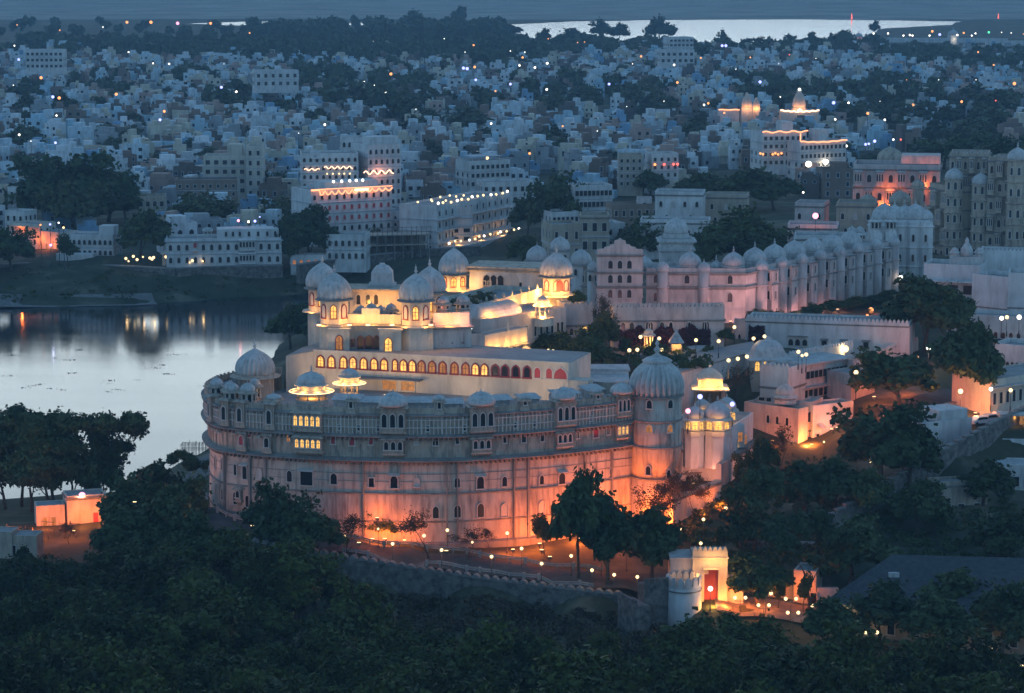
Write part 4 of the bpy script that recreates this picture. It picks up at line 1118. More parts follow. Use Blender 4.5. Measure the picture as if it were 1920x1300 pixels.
for px, Y, z, r, w in ((1007, 535, 35.5, 2.2, 'trim'), (1050, 535, 37.6, 2.0, 'white'), (1089, 532, 35.0, 2.2, 'white'), (1112, 525, 34.6, 1.2, 'white')):
    o, O = thing_at('domed_turret', '', 'turret', px, Y, z)
    b = MB(); b.lathe(0, 0, -12, [(r*.98, 0), (r*.98, 12)], 12, smooth=False); wl = b.build('wall', M[w], o)
    for k in (-.5, .5): window_sub(wl, r*sin(k), -r*cos(k), -2.2, k, .7, 1.3, 'arch', 'dark')
    b = MB(); eave_into(b, 0, 0, 0, r, .5, .25); b.build('eave', M['trim'], o)
    b = MB(); b.lathe(0, 0, .05, dome_prof(r, r*1.35), 24); finial_into(b, 0, 0, r*1.32, .6); b.build('dome', M['dome'], o)
    auto(o, 'pale domed turret on the old wall', Vector(O))
(A, B) = span(1066, 532, 1120, 528, 32)
g = Bld('old_wall_block', 'plain weathered palace block under the pale domes beside the pediment block', 'palace block', A, B, 6, 24, 34.2, 'palace'); g.cornice(6.5); g.row('F', 7.4, .8, 1.5, n=3)
# the terrace edge glowing yellow
(A, B) = span(872, 457, 1016, 483.5, 36)
g = Bld('lit_terrace_wing', 'long terrace wing with its parapet flood-lit bright yellow', 'palace wing', A, B, 10, 29, 35.3, 'cream', par=1.0)
b = MB()
for i in range(9): b.lathe(g.L*(i+.5)/9, .15, g.H+.9, [(.16, 0), (.16, .45), (.26, .5), (.2, .8), (.03, 1.1)], 8)
b.build('parapet_urn', M['cream'], g.o); g.cornice(g.H-1.6, .4)
for t in (.12, .28, .44, .6, .76, .92): point(g.o, (g.L*t, -1.2, g.H-1.0), 520, 'amber', .2)
for t in (.12, .44, .76):
    b = MB(); b.box(g.L*t-.4, g.L*t+.4, -1.35, -1.05, g.H-1.55, g.H-1.25); b.build('floodlight', M['panel'], g.o)
# building with green shutters in front of it, barrel roof and lit pavilion
(A, B) = span(901, 452, 1061, 468, 31)
g = Bld('green_shuttered_house', 'pale house with green shutters and a pink-lit barrel roof above the garden', 'house', A, B, 9, 24, 34.2, 'pinkish', par=.6)
g.row('F', 6.6, 1.0, 1.9, us=[.10, .22, .33, .52], kind='rect', pane='greenshut', frame='frame'); g.row('F', 6.4, .6, 1.8, us=[.63, .70, .77, .83, .90, .95], kind='rect')
b = MB(); n_ = 12
for i in range(n_): 
    a, a2 = pi*i/n_, pi*(i+1)/n_
    b.add([(3.0, 4.6-2.6*cos(a), g.H+2.5*sin(a)), (11.8, 4.6-2.6*cos(a), g.H+2.5*sin(a)), (11.8, 4.6-2.6*cos(a2), g.H+2.5*sin(a2)), (3.0, 4.6-2.6*cos(a2), g.H+2.5*sin(a2))], [(0, 1, 2, 3)], 0, True)
b.lathe(3.0, 4.6, g.H, [(2.6, 0), (2.4, 1.0), (1.7, 1.9), (.7, 2.5), (.1, 2.7)], 20); b.lathe(11.8, 4.6, g.H, [(2.6, 0), (2.4, 1.0), (1.7, 1.9), (.7, 2.5), (.1, 2.7)], 20)
b.build('barrel_roof', M['dome'], g.o)
for q, pw, c_ in (((4.5, .9, g.H+.9), 420, 'amber'), ((8, .9, g.H+.9), 260, 'rose'), ((11.5, .9, g.H+.9), 260, 'rose'), ((14.5, 1.2, g.H+1), 420, 'amber')): point(g.o, q, pw, c_, .2)
o, O = thing_at('lit_chhatri', 'small domed pavilion glowing bright yellow on the roof of the green shuttered house', 'pavilion', 1017, 463, 33.2)
chhatri(o, 0, 0, .6, 1.35, 2.3, 0, mat='dome', wall='cream', hd=1.5, name='canopy')
for q in ((1.9, -1.2, 3.1), (-1.9, -1.2, 3.1), (0, -2.2, 3.0), (0, -1.8, .7)): point(o, q, 330, 'amber', .2)
b = MB(); b.lathe(0, 0, -1, [(2.0, 0), (2.0, 1.4), (2.2, 1.5)], 8, smooth=False); b.build('base', M['cream'], o)
(A, B) = span(909, 441.6, 989, 451.7, 32)
g = Bld('lit_garden_wall', 'short terrace wall flood-lit golden above pink arches, with tent awnings below', 'wall', A, B, 3, 24, 33.3, 'cream', par=.25); g.cornice(g.H-2.7, .5)
for t in (.1, .3, .5, .7, .9):
    point(g.o, (g.L*t, -.9, g.H-2.0), 160, 'amber', .15)
    b = MB(); x = g.L*t; b.add([(x-.8, -.02, g.H-3.0), (x+.8, -.02, g.H-3.0), (x+.9, -1.3, g.H-3.5), (x-.9, -1.3, g.H-3.5), (x, -.02, g.H-2.7)], [(0, 3, 2, 1), (4, 3, 0), (4, 1, 2), (4, 2, 3)]); b.build('awning', M['cream'], g.o)
b = MB(); b.lathe(g.L*.55, .2, g.H+.2, [(.3, 0), (.35, .5), (.12, .7), (.25, 1.1), (.03, 1.6)], 8); b.build('finial', M['cream'], g.o)
g.row('F', 3.6, .9, 1.8, n=5, pane='redshut', frame='pinkish' if False else 'frame')
(A, B) = span(820, 436, 908, 441, 32)
g = Bld('awning_block', 'low service block with pale awning between the domed palace and the golden wall', 'service block', A, B, 7, 27, 33.6, 'pinkish', par=.5)
(A, B) = span(1058, 473, 1112, 474, 32)
g = Bld('garden_side_house', 'crenellated pale house with one lit window beside the garden trees', 'house', A, B, 7, 24, 34.0, 'pinkish', par=.9, cren=True); g.cornice(6.6, .3); g.row('F', 5.0, .9, 1.6, us=[.72], pane='lit', frame='frame'); g.row('F', 4.9, .7, 1.2, us=[.25], pane='dark')

# ------------------------------------------------------------------ crenellated garden hall
(A, B) = span(1150, 480, 1358.5, 481.5, 31)
g = Bld('garden_hall', 'long crenellated hall with paired windows above a creeper-covered lower wall', 'hall', A, B, 5, 23, 32.6, 'pinkish', par=1.2, cren=True)
g.cornice(g.H-2.2, .3, .18)
g.row('F', 5.6, .8, 1.6, us=[(px-1150)/208.5 for px in (1168, 1178, 1215, 1219, 1241, 1253, 1257, 1266, 1291, 1295, 1321, 1333)][0::2] + [.165, .335, .52, .69, .84], pane='dark', frame='frame')
for x in (8.5, 12.2, 15.5): g.block('buttress', x, x+.3, -.3, -.004, 0, 4.6)
_rng = np.random.default_rng(5)
def leaf_cards(pts, size, rng, nrm=None, jit=0.55):
    """small leaf-sized quads at the given points"""
    n = len(pts)
    a = rng.normal(size=(n, 3)); a /= np.linalg.norm(a, axis=1)[:, None]
    if nrm is not None:      # lie along the surface of their clump, so that clumps shade as rounded masses
        m = nrm+jit*rng.normal(size=(n, 3)); m /= np.linalg.norm(m, axis=1)[:, None]
        a -= (a*m).sum(1)[:, None]*m; a /= np.linalg.norm(a, axis=1)[:, None]; c = np.cross(m, a)
    else: c = rng.normal(size=(n, 3)); c -= (c*a).sum(1)[:, None]*a; c /= np.linalg.norm(c, axis=1)[:, None]
    s = size*(0.6+0.8*rng.random(n))[:, None]
    a = a*s; c = c*s*0.7
    v = np.stack([pts-a-c, pts+a-c*0.6, pts+a*1.1+c, pts-a*0.8+c], 1).reshape(-1, 3)
    f = np.arange(4*n).reshape(n, 4)
    return v, f
def leaf_mesh(name, pts, size, rng, mat, nrm=None):
    v, f = leaf_cards(np.asarray(pts), size, rng, nrm)
    me = bpy.data.meshes.new(name)
    me.vertices.add(len(v)); me.vertices.foreach_set("co", v.ravel().astype(np.float32))
    me.loops.add(f.size); me.loops.foreach_set("vertex_index", f.ravel().astype(np.int32))
    me.polygons.add(len(f)); me.polygons.foreach_set("loop_start", np.arange(0, f.size, 4, dtype=np.int32)); me.polygons.foreach_set("loop_total", np.full(len(f), 4, np.int32))
    me.materials.append(mat); me.update(calc_edges=True)
    return me
def creeper(label, A, B, z0, z1, n, mat='maroonleaf', out=.5, size=.28):
    """leaves hanging over a wall from A to B"""
    A = Vector(A); B = Vector(B); L = (B-A).length; d = (B-A)/L; nn = Vector((d.y, -d.x))
    t = _rng.random(n)*L; h = _rng.random(n); top = z1-(z1-z0)*(.08+.10*np.sin(t*1.3)+.06*np.sin(t*3.1))
    z = z0+(top-z0)*h; o = out*(.2+.8*_rng.random(n))*(1.2-.5*h)
    pts = np.stack([d.x*t+nn.x*o, d.y*t+nn.y*o, z-z0], 1)
    o = link('creeper', leaf_mesh('foliage', pts, size, _rng, M[mat]), None, (A.x, A.y, z0))
    return tag(o, label, 'creeper')
(a_, b_) = span(1162, 479.6, 1330, 481, 26)
creeper('dark maroon creeper hanging along the foot of the garden hall', a_, b_, 25, 29.3, 5000)
# ------------------------------------------------------------------ pediment block
(A, B) = span(1120, 515, 1204.5, 515, 34)
g = Bld('pediment_block', 'tall pink three-storey block with a stepped pediment crest on its roof', 'palace block', A, B, 6.5, 22, 38.8, 'pinkish', par=0)
for z in (10.3, 13.2, 16.7): g.cornice(z, .4, .25)
for z, w in ((14.1, .9), (11.2, .9), (8.2, .85)): g.row('F', z, w, 1.6, us=[.29, .50, .71])
for z in (14.1, 11.2, 8.2): g.row('R', z, .6, 1.6, us=[.3])
b = MB(); L = g.L; H = g.H+.05
pr = [(0, 0), (L, 0), (L, 1.9), (L*.86, 2.0), (L*.84, 2.6), (L*.74, 2.8), (L*.72, 3.4), (L*.63, 3.6), (L*.62, 4.8), (L*.56, 5.0), (L*.5, 5.6), (L*.44, 5.0), (L*.38, 4.8), (L*.37, 3.6), (L*.28, 3.4), (L*.26, 2.8), (L*.16, 2.6), (L*.14, 2.0), (0, 1.9)]
vs = [(x, y, H+z*.6) for y in (-.12, .5) for x, z in pr]; n_ = len(pr)
b.add(vs, [tuple(range(n_)), tuple(range(2*n_-1, n_-1, -1))] + [(i, i+n_, (i+1) % n_+n_, (i+1) % n_) for i in range(n_)]); b.build('pediment', M['pinkish'], g.o)
# ------------------------------------------------------------------ pink domed wing, front then side running away
QZ0, QZ1 = 21.0, 34.3
(A, B) = span(1212, 524.5, 1398, 523.5, 34)
g = Bld('pink_palace_facade', 'pink palace front with round turrets and onion domes facing the garden hall', 'palace wing', A, B, 10, QZ0, QZ1, 'pinkish', par=.7)
g.cornice(10.0, .4, .35); g.cornice(g.H-.4, .5, .3)
g.row('F', 10.9, 1.0, 1.7, us=[.10, .41, .845]); g.row('F', 7.2, 1.0, 1.8, us=[.845, .10]); 
def turret(root, x, y, z0, z1, r, zc=()):
    b = MB(); b.lathe(x, y, z0, [(r, 0), (r, z1-z0)], 14)
    for z in zc: b.lathe(x, y, z, [(r, -.2), (r+.25, -.1), (r+.25, .12), (r, .2)], 14, smooth=False, cap=False)
    eave_into(b, x, y, z1, r, .22, .14, n=14); t = b.build('turret', M['pinkish'], root)
    d_ = MB(); d_.lathe(x, y, z1+.02, dome_prof(r*1.06, r*1.5), 20); finial_into(d_, x, y, z1+r*1.45, .5); d_.build('dome', M['dome'], t); return t
def roof_dome(root, x, y, z, r):
    b = MB(); b.lathe(x, y, z-1.2, [(r*1.02, 0), (r*1.02, 1.2), (r*1.12, 1.25), (r*1.12, 1.45), (r, 1.5)], 20, smooth=False); b.lathe(x, y, z+.3, dome_prof(r, r*1.25, 1.06), 28); finial_into(b, x, y, z+.3+r*1.2, .9); return b.build('dome', M['dome'], root)
for t in ((1243-1212)/186, (1320-1212)/186): turret(g.o, g.L*t, .1, 2, g.H+.3, 1.2, (10.1,))
for px in (1294, 1376): roof_dome(g.o, g.L*(px-1212)/186, 2.6, g.H+.8, 2.2)
for px, r in ((1344, 1.1), (1206, 1.9)): roof_dome(g.o, g.L*(px-1212)/186, 4.5, g.H+.1, r)
(A, B) = span(1399, 523.7, 1678, 573, 34)
g = Bld('pink_palace_flank', 'long pink palace flank of repeating round turrets and white onion domes running away', 'palace wing', A, B, 10, QZ0, QZ1, 'pinkish', par=.7)
g.cornice(10.0, .4, .35); g.cornice(g.H-.4, .5, .3)
def tOf(bl, px, z, y=0.0):
    best = None
    for k in range(401):
        t = k/400; q = bl.A.lerp(bl.B, t); nn = Vector((-(bl.B-bl.A).normalized().y, (bl.B-bl.A).normalized().x)); q = q + nn*y
        e = abs(proj((q.x, q.y, z))[0]-px)
        if best is None or e < best[0]: best = (e, t)
    return best[1]
TP = (1424, 1462, 1499, 1534, 1570, 1605, 1640, 1672)
for px in TP: turret(g.o, g.L*tOf(g, px, 34), -.5, -2, g.H+.2, 1.25, (10.1,))
for i in range(len(TP)-1):        # recessed bays: projecting slabs between the turrets carry the windows
    t0, t1 = tOf(g, TP[i], 34), tOf(g, TP[i+1], 34); x0 = g.L*t0+2.2; x1 = g.L*t1-1.5
    g.block('bay', x0, x0+2.6, -1.7, -.004, -2, g.H-.1)
    for z in (10.8, 7.0): window(g.o, x0, -.95, z, -pi/2, .55, 1.7, 'rect', 'dark', 'frame'); window(g.o, x0+1.4, -1.7, z, 0, .5, 1.6, 'rect', 'dark', 'frame')
    b = MB(); b.box(x0-.2, x0+2.8, -1.95, -1.69, 9.9, 10.15); b.box(x0-.2, x0+2.8, -1.95, -1.69, g.H-.4, g.H-.15); b.build('ledge', M['trim'], g.o)
for px in (1415, 1452, 1489, 1525, 1560, 1595): roof_dome(g.o, g.L*tOf(g, px, 36, 3.0), 3.0, g.H+.9, 2.35)
for px, Y, pw in ((1412, 515, 2000), (1450, 518, 3200), (1490, 525, 3000), (1530, 533, 2200), (1570, 540, 1400), (1300, 509, 900), (1240, 503, 700), (1165, 501, 700), (1370, 505, 900)):
    q = PY(px, 600, Y); z = 24.5 if px > 1380 else 27
    flood(0, 0, 0, pw*1.0, 'pink', loc=Vector((q.x, Y, z)), words="garden floodlight facing the pink wall", r=.8)
(A, B) = span(1239, 545, 1300, 545, 38)
g = Bld('grey_dome_pavilion', 'grey square pavilion in three tiers carrying a large plain dome behind the pink wing', 'pavilion', A, B, 6.8, 24, 38.6, 'dome', par=0)
g.cornice(12.2, .5, .3, 'dome'); g.cornice(14.0, .7, .3, 'dome')
b = MB(); b.lathe(g.L/2, 3.4, g.H, [(2.8, 0), (2.8, .9), (2.5, 1.0)], 24, smooth=False); b.lathe(g.L/2, 3.4, g.H+1, dome_prof(2.5, 3.3, 1.05), 28); finial_into(b, g.L/2, 3.4, g.H+4.2, .8); b.build('dome', M['dome'], g.o)
# ------------------------------------------------------------------ the tall block with the cluster of white domes
(A, B) = span(1632, 592, 1742, 589, 34)
g = Bld('dome_cluster_block', 'tall pale block of stepped towers crowned by a cluster of white domes', 'palace block', A, B, 9, 22, 37.4, 'white', par=.6)
for z in (5.2, 9.6, 14.4): g.cornice(z, .35, .25)
for t, r in ((.06, 1.5), (.30, 1.7), (.52, 1.7), (.74, 1.7), (.95, 1.6)):
    b = MB(); b.lathe(g.L*t, .1, -3, [(r, 0), (r, g.H+3.2)], 8, smooth=False, a0=pi/8)
    for z in (5.3, 9.7, 14.5): b.lathe(g.L*t, .1, z, [(r, -.1), (r+.28, 0), (r+.28, .2), (r, .3)], 8, smooth=False, a0=pi/8, cap=False)
    tt = b.build('tower', M['white'], g.o)
    for z in (2.4, 6.6, 11.2): window_sub(tt, g.L*t, .1-r*cos(pi/8), z, 0, .55, 1.6, 'arch', 'dark')
    if t > .25: continue
for px, py, r in ((1655, 402, 2.7), (1674, 397, 2.5), (1693, 393, 2.5), (1713, 393, 2.8), (1731, 402, 1.9)): roof_dome(g.o, g.L*(px-1632)/110, 3.6, g.H+.2, r)
for px in (1597, 1612, 1642, 1670): 
    o, O = thing_at('domed_turret', '', 'turret', px, 586, 33.0+(px > 1630)*3)
    chhatri(o, 0, 0, 0, 1.2, 2.4, 0, solid=True, hd=1.5, wall='white', name='canopy'); b = MB(); b.box(-1.3, 1.3, -1.3, 1.3, -9, -.4); b.build('base', M['white'], o); auto(o, 'small white domed turret', O)
# lower terrace houses behind the pink wing
for nm, lab, ax, bx, Y, z0, z1, mat in (('terrace_block', 'pale flat terrace block behind the white onion domes', 1490, 1640, 615, 20, 31.0, 'white'), ('terrace_block', 'beige square block beside the dark lit courtyard', 1568, 1640, 655, 20, 35.0, 'beige'), ('terrace_block', 'long low grey block along the walled tree clump', 1476, 1570, 640, 20, 31, 'white'),
        ('terrace_block', 'pale gallery block with dark columns above the old beige blocks', 1228, 1318, 722, 16, 31.5, 'white'), ('terrace_block', 'lower beige terrace block before the dark hilltop trees', 1322, 1400, 735, 16, 29.5, 'beige'), ('courtyard_block', 'pink block behind the bright pink courtyard lamp', 1490, 1545, 665, 20, 34.0, 'pinkish'), ('terrace_block', 'long pale terrace behind the leafy palace trees', 1200, 1330, 690, 14, 27, 'white')):
    (A, B) = span(ax, Y, bx, Y-2, z1-2); g = Bld(nm, lab, 'building', A, B, 9, z0, z1, mat, par=.7); g.cornice(g.H-.4, .3); g.row('F', g.H-3.6, .8, 1.5, n=max(3, int(g.L/3.2)), pane=['dark', 'frame', 'dark']); g.row('F', g.H-7.4, .8, 1.5, n=max(2, int(g.L/5)))
flood(1529, 405, 636, 1500, 'orange', words="dazzling pink courtyard floodlight", lens=.5)
p = PY(1529, 405, 635.5); t_ = thing('courtyard_lamp', 'dazzling pink lamp in the courtyard beside the beige square block', 'lamp', (p.x, p.y, p.z-4)); link('post', post_mesh(3.6, .06), t_); link('globe', globe_mesh('pink', .75), t_, (0, 0, 4))
# ------------------------------------------------------------------ the massive city palace on the right
def big(name, lab, ax, bx, YA, YB, z0, z1, mat, cols, rows, dep=14, top=None, balc=0):
    (A, B) = span(ax, YA, bx, YB, (z0+z1)/2)
    g = Bld(name, lab, 'palace block', A, B, dep, z0, z1, mat, 'roof', par=1.1, cren=(top == 'cren'))
    hh = g.H/rows
    for r in range(1, rows+1): g.cornice(r*hh-.3, .4, .25)
    for r in range(rows):
        us = [(i+.5)/cols for i in range(cols)]
        if balc and r >= 1:
            for i in range(cols):
                if (i+r) % 2 == 0: g.balcony('F', us[i], g.L/cols*.7, r*hh+.6, hh*.72, 1.1, 3)
            us = [u for i, u in enumerate(us) if (i+r) % 2]
        g.row('F', r*hh+hh*.25, min(1.1, g.L/cols*.4), hh*.42, us=us)
    g.row('L', hh*1.3, .9, hh*.42, n=3); g.row('L', hh*.25, .9, hh*.42, n=3)
    return g
big('balconied_palace', 'dark-windowed brown arcade block of three storeys between dome cluster and great palace', 1742, 1782, 640, 628, 23, 41, 'beige', 4, 4, balc=1)
big('balconied_palace', 'great weathered palace front with stacked balconies beside its octagonal tower', 1778, 1850, 632, 630, 23, 49.4, 'oldstone', 6, 6, top='cren', balc=1)
big('balconied_palace', 'massive weathered palace end with tall blind arches at the picture edge', 1850, 1975, 624, 618, 23, 49, 'oldstone', 8, 6, top='cren', balc=1)
for px, Y, z, r in ((1902, 622, 49.5, 2.4), (1785, 632, 44, 2.2), (1835, 629, 43, 2.2)):
    o, O = thing_at('palace_tower', '', 'tower', px, Y-3, 24)
    b = MB(); b.lathe(0, 0, -2, [(r, 0), (r, z-22)], 8, smooth=False, a0=pi/8)
    for k in range(1, 6): b.lathe(0, 0, (z-24)*k/5-.3, [(r, -.1), (r+.35, 0), (r+.35, .22), (r, .3)], 8, smooth=False, a0=pi/8, cap=False)
    tt = b.build('wall', M['oldstone'], o)
    for k in range(5):
        for a in (-pi/4, 0, pi/4): window_sub(tt, r*.925*sin(a), -r*.925*cos(a), (z-24)*k/5+1.5, a, .7, 1.8, 'arch', 'dark')
    d_ = MB(); d_.lathe(0, 0, z-24, dome_prof(r*.98, r*1.2), 20); finial_into(d_, 0, 0, z-24+r*1.15, 1.0); d_.build('dome', M['dome'], o); auto(o, 'octagonal weathered palace tower with a small dome', Vector((O.x, O.y, z)))
g = big('orange_court', 'palace court walls glowing orange-red under a terrace roof', 1598, 1760, 682, 678, 18, 42.0, 'pinkish', 8, 5, dep=16, balc=1)
g2 = g
for t, z, y in ((.10, 13, -1.0), (.42, 19, -1.0), (.86, 20, -1.0)): point(g.o, (g.L*t, y-1.2, z), 420, 'orange', .3)
for t, z in ((.36, 14.2), (.45, 14.2)): point(g.o, (g.L*t, -1.6, z), 700, 'orange', .3)
g.block('terrace_roof', g.L*.55, g.L*1.0, 3, 12, g.H+1.2, g.H+3.4, 'pinkish')
for q in (.62, .8, .95): point(g.o, (g.L*q, 1.4, g.H+1.6), 60, 'red', .3)
for px, Y, z, r in ((1627, 668, 34.0, 2.3), (1688, 664, 34.6, 2.8), (1721, 672, 38, 1.7), (1669, 700, 42.5, 3.4)):
    o, O = thing_at('roof_dome', '', 'dome', px, Y, z)
    b = MB(); b.lathe(0, 0, -12, [(r*.95, 0), (r*.95, 12)], 8, smooth=False, a0=pi/8); eave_into(b, 0, 0, 0, r*.9, .6, .3); b.build('drum', M['oldstone'], o)
    b = MB(); b.lathe(0, 0, .05, dome_prof(r, r*1.1), 24); finial_into(b, 0, 0, r*1.05, .7); b.build('dome', M['oldstone'], o); auto(o, 'dark stone dome on the palace roofs', O)
# ------------------------------------------------------------------ terrace pavilion with white temple, white walls at the right edge
(A, B) = span(1732, 540, 1838, 536, 32)
g = Bld('terrace_pavilion', 'pale two-level pavilion with three wide dark openings and a white balustrade', 'pavilion', A, B, 9, 23, 33.2, 'white', par=.9)
b = MB(); b.box(-.5, g.L+.5, -2.2, -.003, 4.2, 4.4); b.box(-.8, g.L+.8, -2.6, 0, 7.6, 7.85); b.build('ledge', M['white'], g.o)
for t in (.25, .52, .8): window(g.o, g.L*t, 0, 4.9, 0, 2.2, 1.9, 'rect', 'dark', 'frame')
g.block('terrace', 0, g.L+6, -6, -.004, -3, 3.4)
o, O = thing_at('white_temple', 'small white temple with a spire and turrets standing on the terrace pavilion', 'temple', 1812, 541, 33.3)
b = MB(); b.box(-3.2, 3.2, -1.5, 2.5, 0, 2.2); b.build('hall', M['dome'], o)
b = MB(); b.lathe(0, 0, 2.2, [(1.3, 0), (1.4, .8), (1.1, 1.8), (.6, 2.6), (.35, 3.0), (.5, 3.3), (.1, 4.0)], 12); b.build('spire', M['dome'], o)
for x in (-2.5, 2.6): chhatri(o, x, 0, 2.2, .7, 1.0, 0, solid=True, wall='dome', name='turret')
for nm, lab, ax, bx, YA, YB, z0, z1, mat, cr in (('white_bastion', 'blank white bastion wall with dark pipes at the right edge', 1822, 1892, 528, 522, 22, 32.5, 'white', False), ('white_bastion', 'white crenellated wall above the blank bastion', 1838, 1965, 548, 545, 22, 35.4, 'white', True), ('white_bastion', 'plain white box house at the right edge under the bastion', 1890, 1980, 522, 520, 22, 33.5, 'white', False),
        ('long_annex', 'low long white annex with small dark windows behind the big road trees', 1775, 1975, 508, 500, 21, 27.2, 'white', False), ('long_annex', 'low blue-grey roofed annex at the right edge', 1858, 1985, 482, 474, 19, 25.2, 'white', False)):
    (A, B) = span(ax, YA, bx, YB, z1-3); g = Bld(nm, lab, 'building', A, B, 8, z0, z1, mat, par=.9, cren=cr)
    if nm == 'long_annex': g.row('F', 2.6, .7, 1.2, n=14)
    else: g.cornice(g.H*.45, .12, .15)
# ------------------------------------------------------------------ white long hall above the road
(A, B) = span(1398, 494, 1704, 486.5, 27)
g = Bld('white_long_hall', 'long white hall with a scalloped parapet and hooded windows above the road', 'hall', A, B, 9, 20.5, 28.6, 'white', par=1.1, cren=True)
g.cornice(g.H-.2, .15, .15)
for px in (1484, 1497, 1510.5): window(g.o, g.L*(px-1398)/306, 0, 3.6, 0, .9, 1.2, 'arch', 'dark', 'frame')
b = MB(); b.box(g.L*.265, g.L*.385, -.7, -.002, 5.35, 5.5); b.build('hood', M['trim'], g.o)
for px in (1547, 1584, 1625): window(g.o, g.L*(px-1398)/306, 0, 3.6, 0, .85, 1.15, 'rect', 'litdim' if False else 'dark', 'trim', hood=True)
window(g.o, g.L*(1548-1398)/306, 0, .8, 0, .9, 1.3, 'arch', 'dark', 'frame')
(a_, b_) = span(1405, 493.2, 1432, 492.6, 25)
creeper('square patch of maroon creeper at the end of the white long hall', a_, b_, 22, 28.4, 1800)
(A, B) = span(1706, 486.5, 1716, 497, 27)
g = Bld('garden_gatepost', 'narrow pinkish wall end beside the road tree', 'wall', A, B, 3, 20.5, 28.0, 'pinkish', par=.5)
(A, B) = span(1376, 497, 1399, 494.3, 27)
g = Bld('garden_gatepost', 'pink gateway pier between garden hall and white long hall', 'wall', A, B, 2, 20.5, 28.0, 'pinkish', par=.6, cren=True); g.row('F', 3.0, .8, 2.2, us=[.5])
# slanting flat roofs that lead from the corner tower to the road
def slab_roof(name, lab, pix, z, th=.35, mat='roof', walls=6.0, wallmat='white'):
    pts = [PZ(x, y, z) for x, y in pix]; c = pts[0]
    o = thing(name, lab, 'building', (c.x, c.y, z-walls))
    b = MB(); b.prism([(p.x-c.x, p.y-c.y) for p in pts], walls-th, walls); b.build('roof', M[mat], o)
    cx = sum(p.x for p in pts)/len(pts); cy = sum(p.y for p in pts)/len(pts)
    b = MB(); b.prism([((p.x-cx)*.96+cx-c.x, (p.y-cy)*.96+cy-c.y) for p in pts], -3, walls-th-.004); b.build('wall', M[wallmat], o)
    return o
slab_roof('flat_roof_range', 'long flat grey roof slanting from the ribbed corner tower towards the road', [(1265, 700), (1420, 656), (1412, 640), (1240, 672)], 25.5)
slab_roof('flat_roof_range', 'flat pale roof beside the hedge of the bulb-lit garden', [(1245, 668), (1330, 652), (1322, 645), (1190, 664)], 25.9, mat='dome')
slab_roof('flat_roof_range', 'bluish roofs with stairs behind the right end of the arched hall', [(1072, 722), (1180, 714), (1178, 690), (1070, 690)], 27.6, mat='dome')
slab_roof('flat_roof_range', 'narrow upper roof strip beyond the arched hall', [(1000, 690), (1182, 693), (1178, 683), (1000, 682)], 28.5, mat='dome', walls=4)
b_ = None
# ------------------------------------------------------------------ terraces along the road, right of the corner tower
(A, B) = span(1395, 455, 1497, 447.5, 17)
g = Bld('pink_road_house', 'pink plastered house front with small windows lit orange from the corner', 'house', A, B, 3, 9, 19.2, 'pinkish', par=.4)
g.row('F', 7.4, .6, 1.4, us=[.1, .45, .62, .80]); g.row('F', 2.6, .7, 2.0, us=[.72, .88], kind='rect'); g.row('F', 3.0, .7, 1.6, us=[.2, .42], kind='rect', pane='frame')
(A, B) = span(1499, 452, 1524, 451, 17)
g = Bld('corner_recess', 'narrow recessed corner glowing deep orange with double windows', 'house', A, B, 6, 10, 19.8, 'pinkish', par=.4); g.row('F', 6.6, .8, 1.8, us=[.2, .78], kind='arch'); g.row('F', 2.0, .8, 1.9, us=[.2, .78], kind='arch'); g.cornice(5.0, .3)
(A, B) = span(1524.5, 450.5, 1600, 455, 18)
g = Bld('road_house', 'pale plain house with a blue awning over its side door', 'house', A, B, 4, 10, 19.3, 'white', par=.4)
g.row('F', 2.6, .7, 1.9, us=[.12], kind='rect'); g.row('F', 4.2, 1.1, 1.6, us=[.86], kind='rect', pane='redshut')
b = MB(); b.add([(g.L*.1, -.02, 6.4), (g.L*.24, -.02, 6.4), (g.L*.24, -1.2, 5.7), (g.L*.1, -1.2, 5.7)], [(0, 3, 2, 1)]); b.add([(g.L*.55, -.02, 7.4), (g.L, -.02, 7.4), (g.L, -1.8, 6.4), (g.L*.55, -1.8, 6.4)], [(0, 3, 2, 1)]); b.build('awning', M['dome'], g.o)
flood(1522, 832, 446.8, 1700, 'orange', words="corner floodlight at ground level"); flood(1512, 838, 446.2, 900, 'amber', words="second corner floodlight")
flood(1470, 845, 446, 1300, 'orange', words="floodlight below the pink house"); flood(1420, 862, 444, 1200, 'orange', words="floodlight among the road trees"); flood(1570, 800, 447, 500, 'rose', words="small wall floodlight")
(A, B) = span(1492, 462, 1590, 472, 21)
g = Bld('window_gallery', 'two-storey gallery with long strips of dark windows under a flat roof', 'gallery', A, B, 7, 14, 24.7, 'white', par=.3)
g.row('F', 4.7, 1.1, 1.4, n=9, m0=.6, m1=1.5, kind='rect', frame='frame', ft=.1); g.row('F', 8.2, 1.1, 1.3, n=12, m0=.3, m1=.3, kind='rect', frame='pinkish', ft=.1)
b = MB(); b.box(-1.0, g.L+.6, -1.6, -.003, 6.7, 6.9); b.box(-.5, g.L+.5, -1.0, g.dep, g.H+.13, g.H+.4); b.box(-1, g.L+.5, -1.8, -.004, 2.6, 2.8); b.build('ledge', M['dome'], g.o)
(A, B) = span(1425, 459, 1478, 456, 23)
g = Bld('white_bastion_house', 'white crenellated bastion house at the end of the window gallery', 'house', A, B, 7, 12, 25.0, 'white', par=1.1, cren=True); g.cornice(g.H-3.4, .2)
o, O = thing_at('roof_cupola', 'small pale cupola on the low roof below the window gallery', 'cupola', 1472, 452, 20.4); chhatri(o, 0, 0, 0, 1.8, .9, 0, solid=True, hd=2.0, name='canopy', wall='dome')
(A, B) = span(1412, 459, 1500, 456, 20)
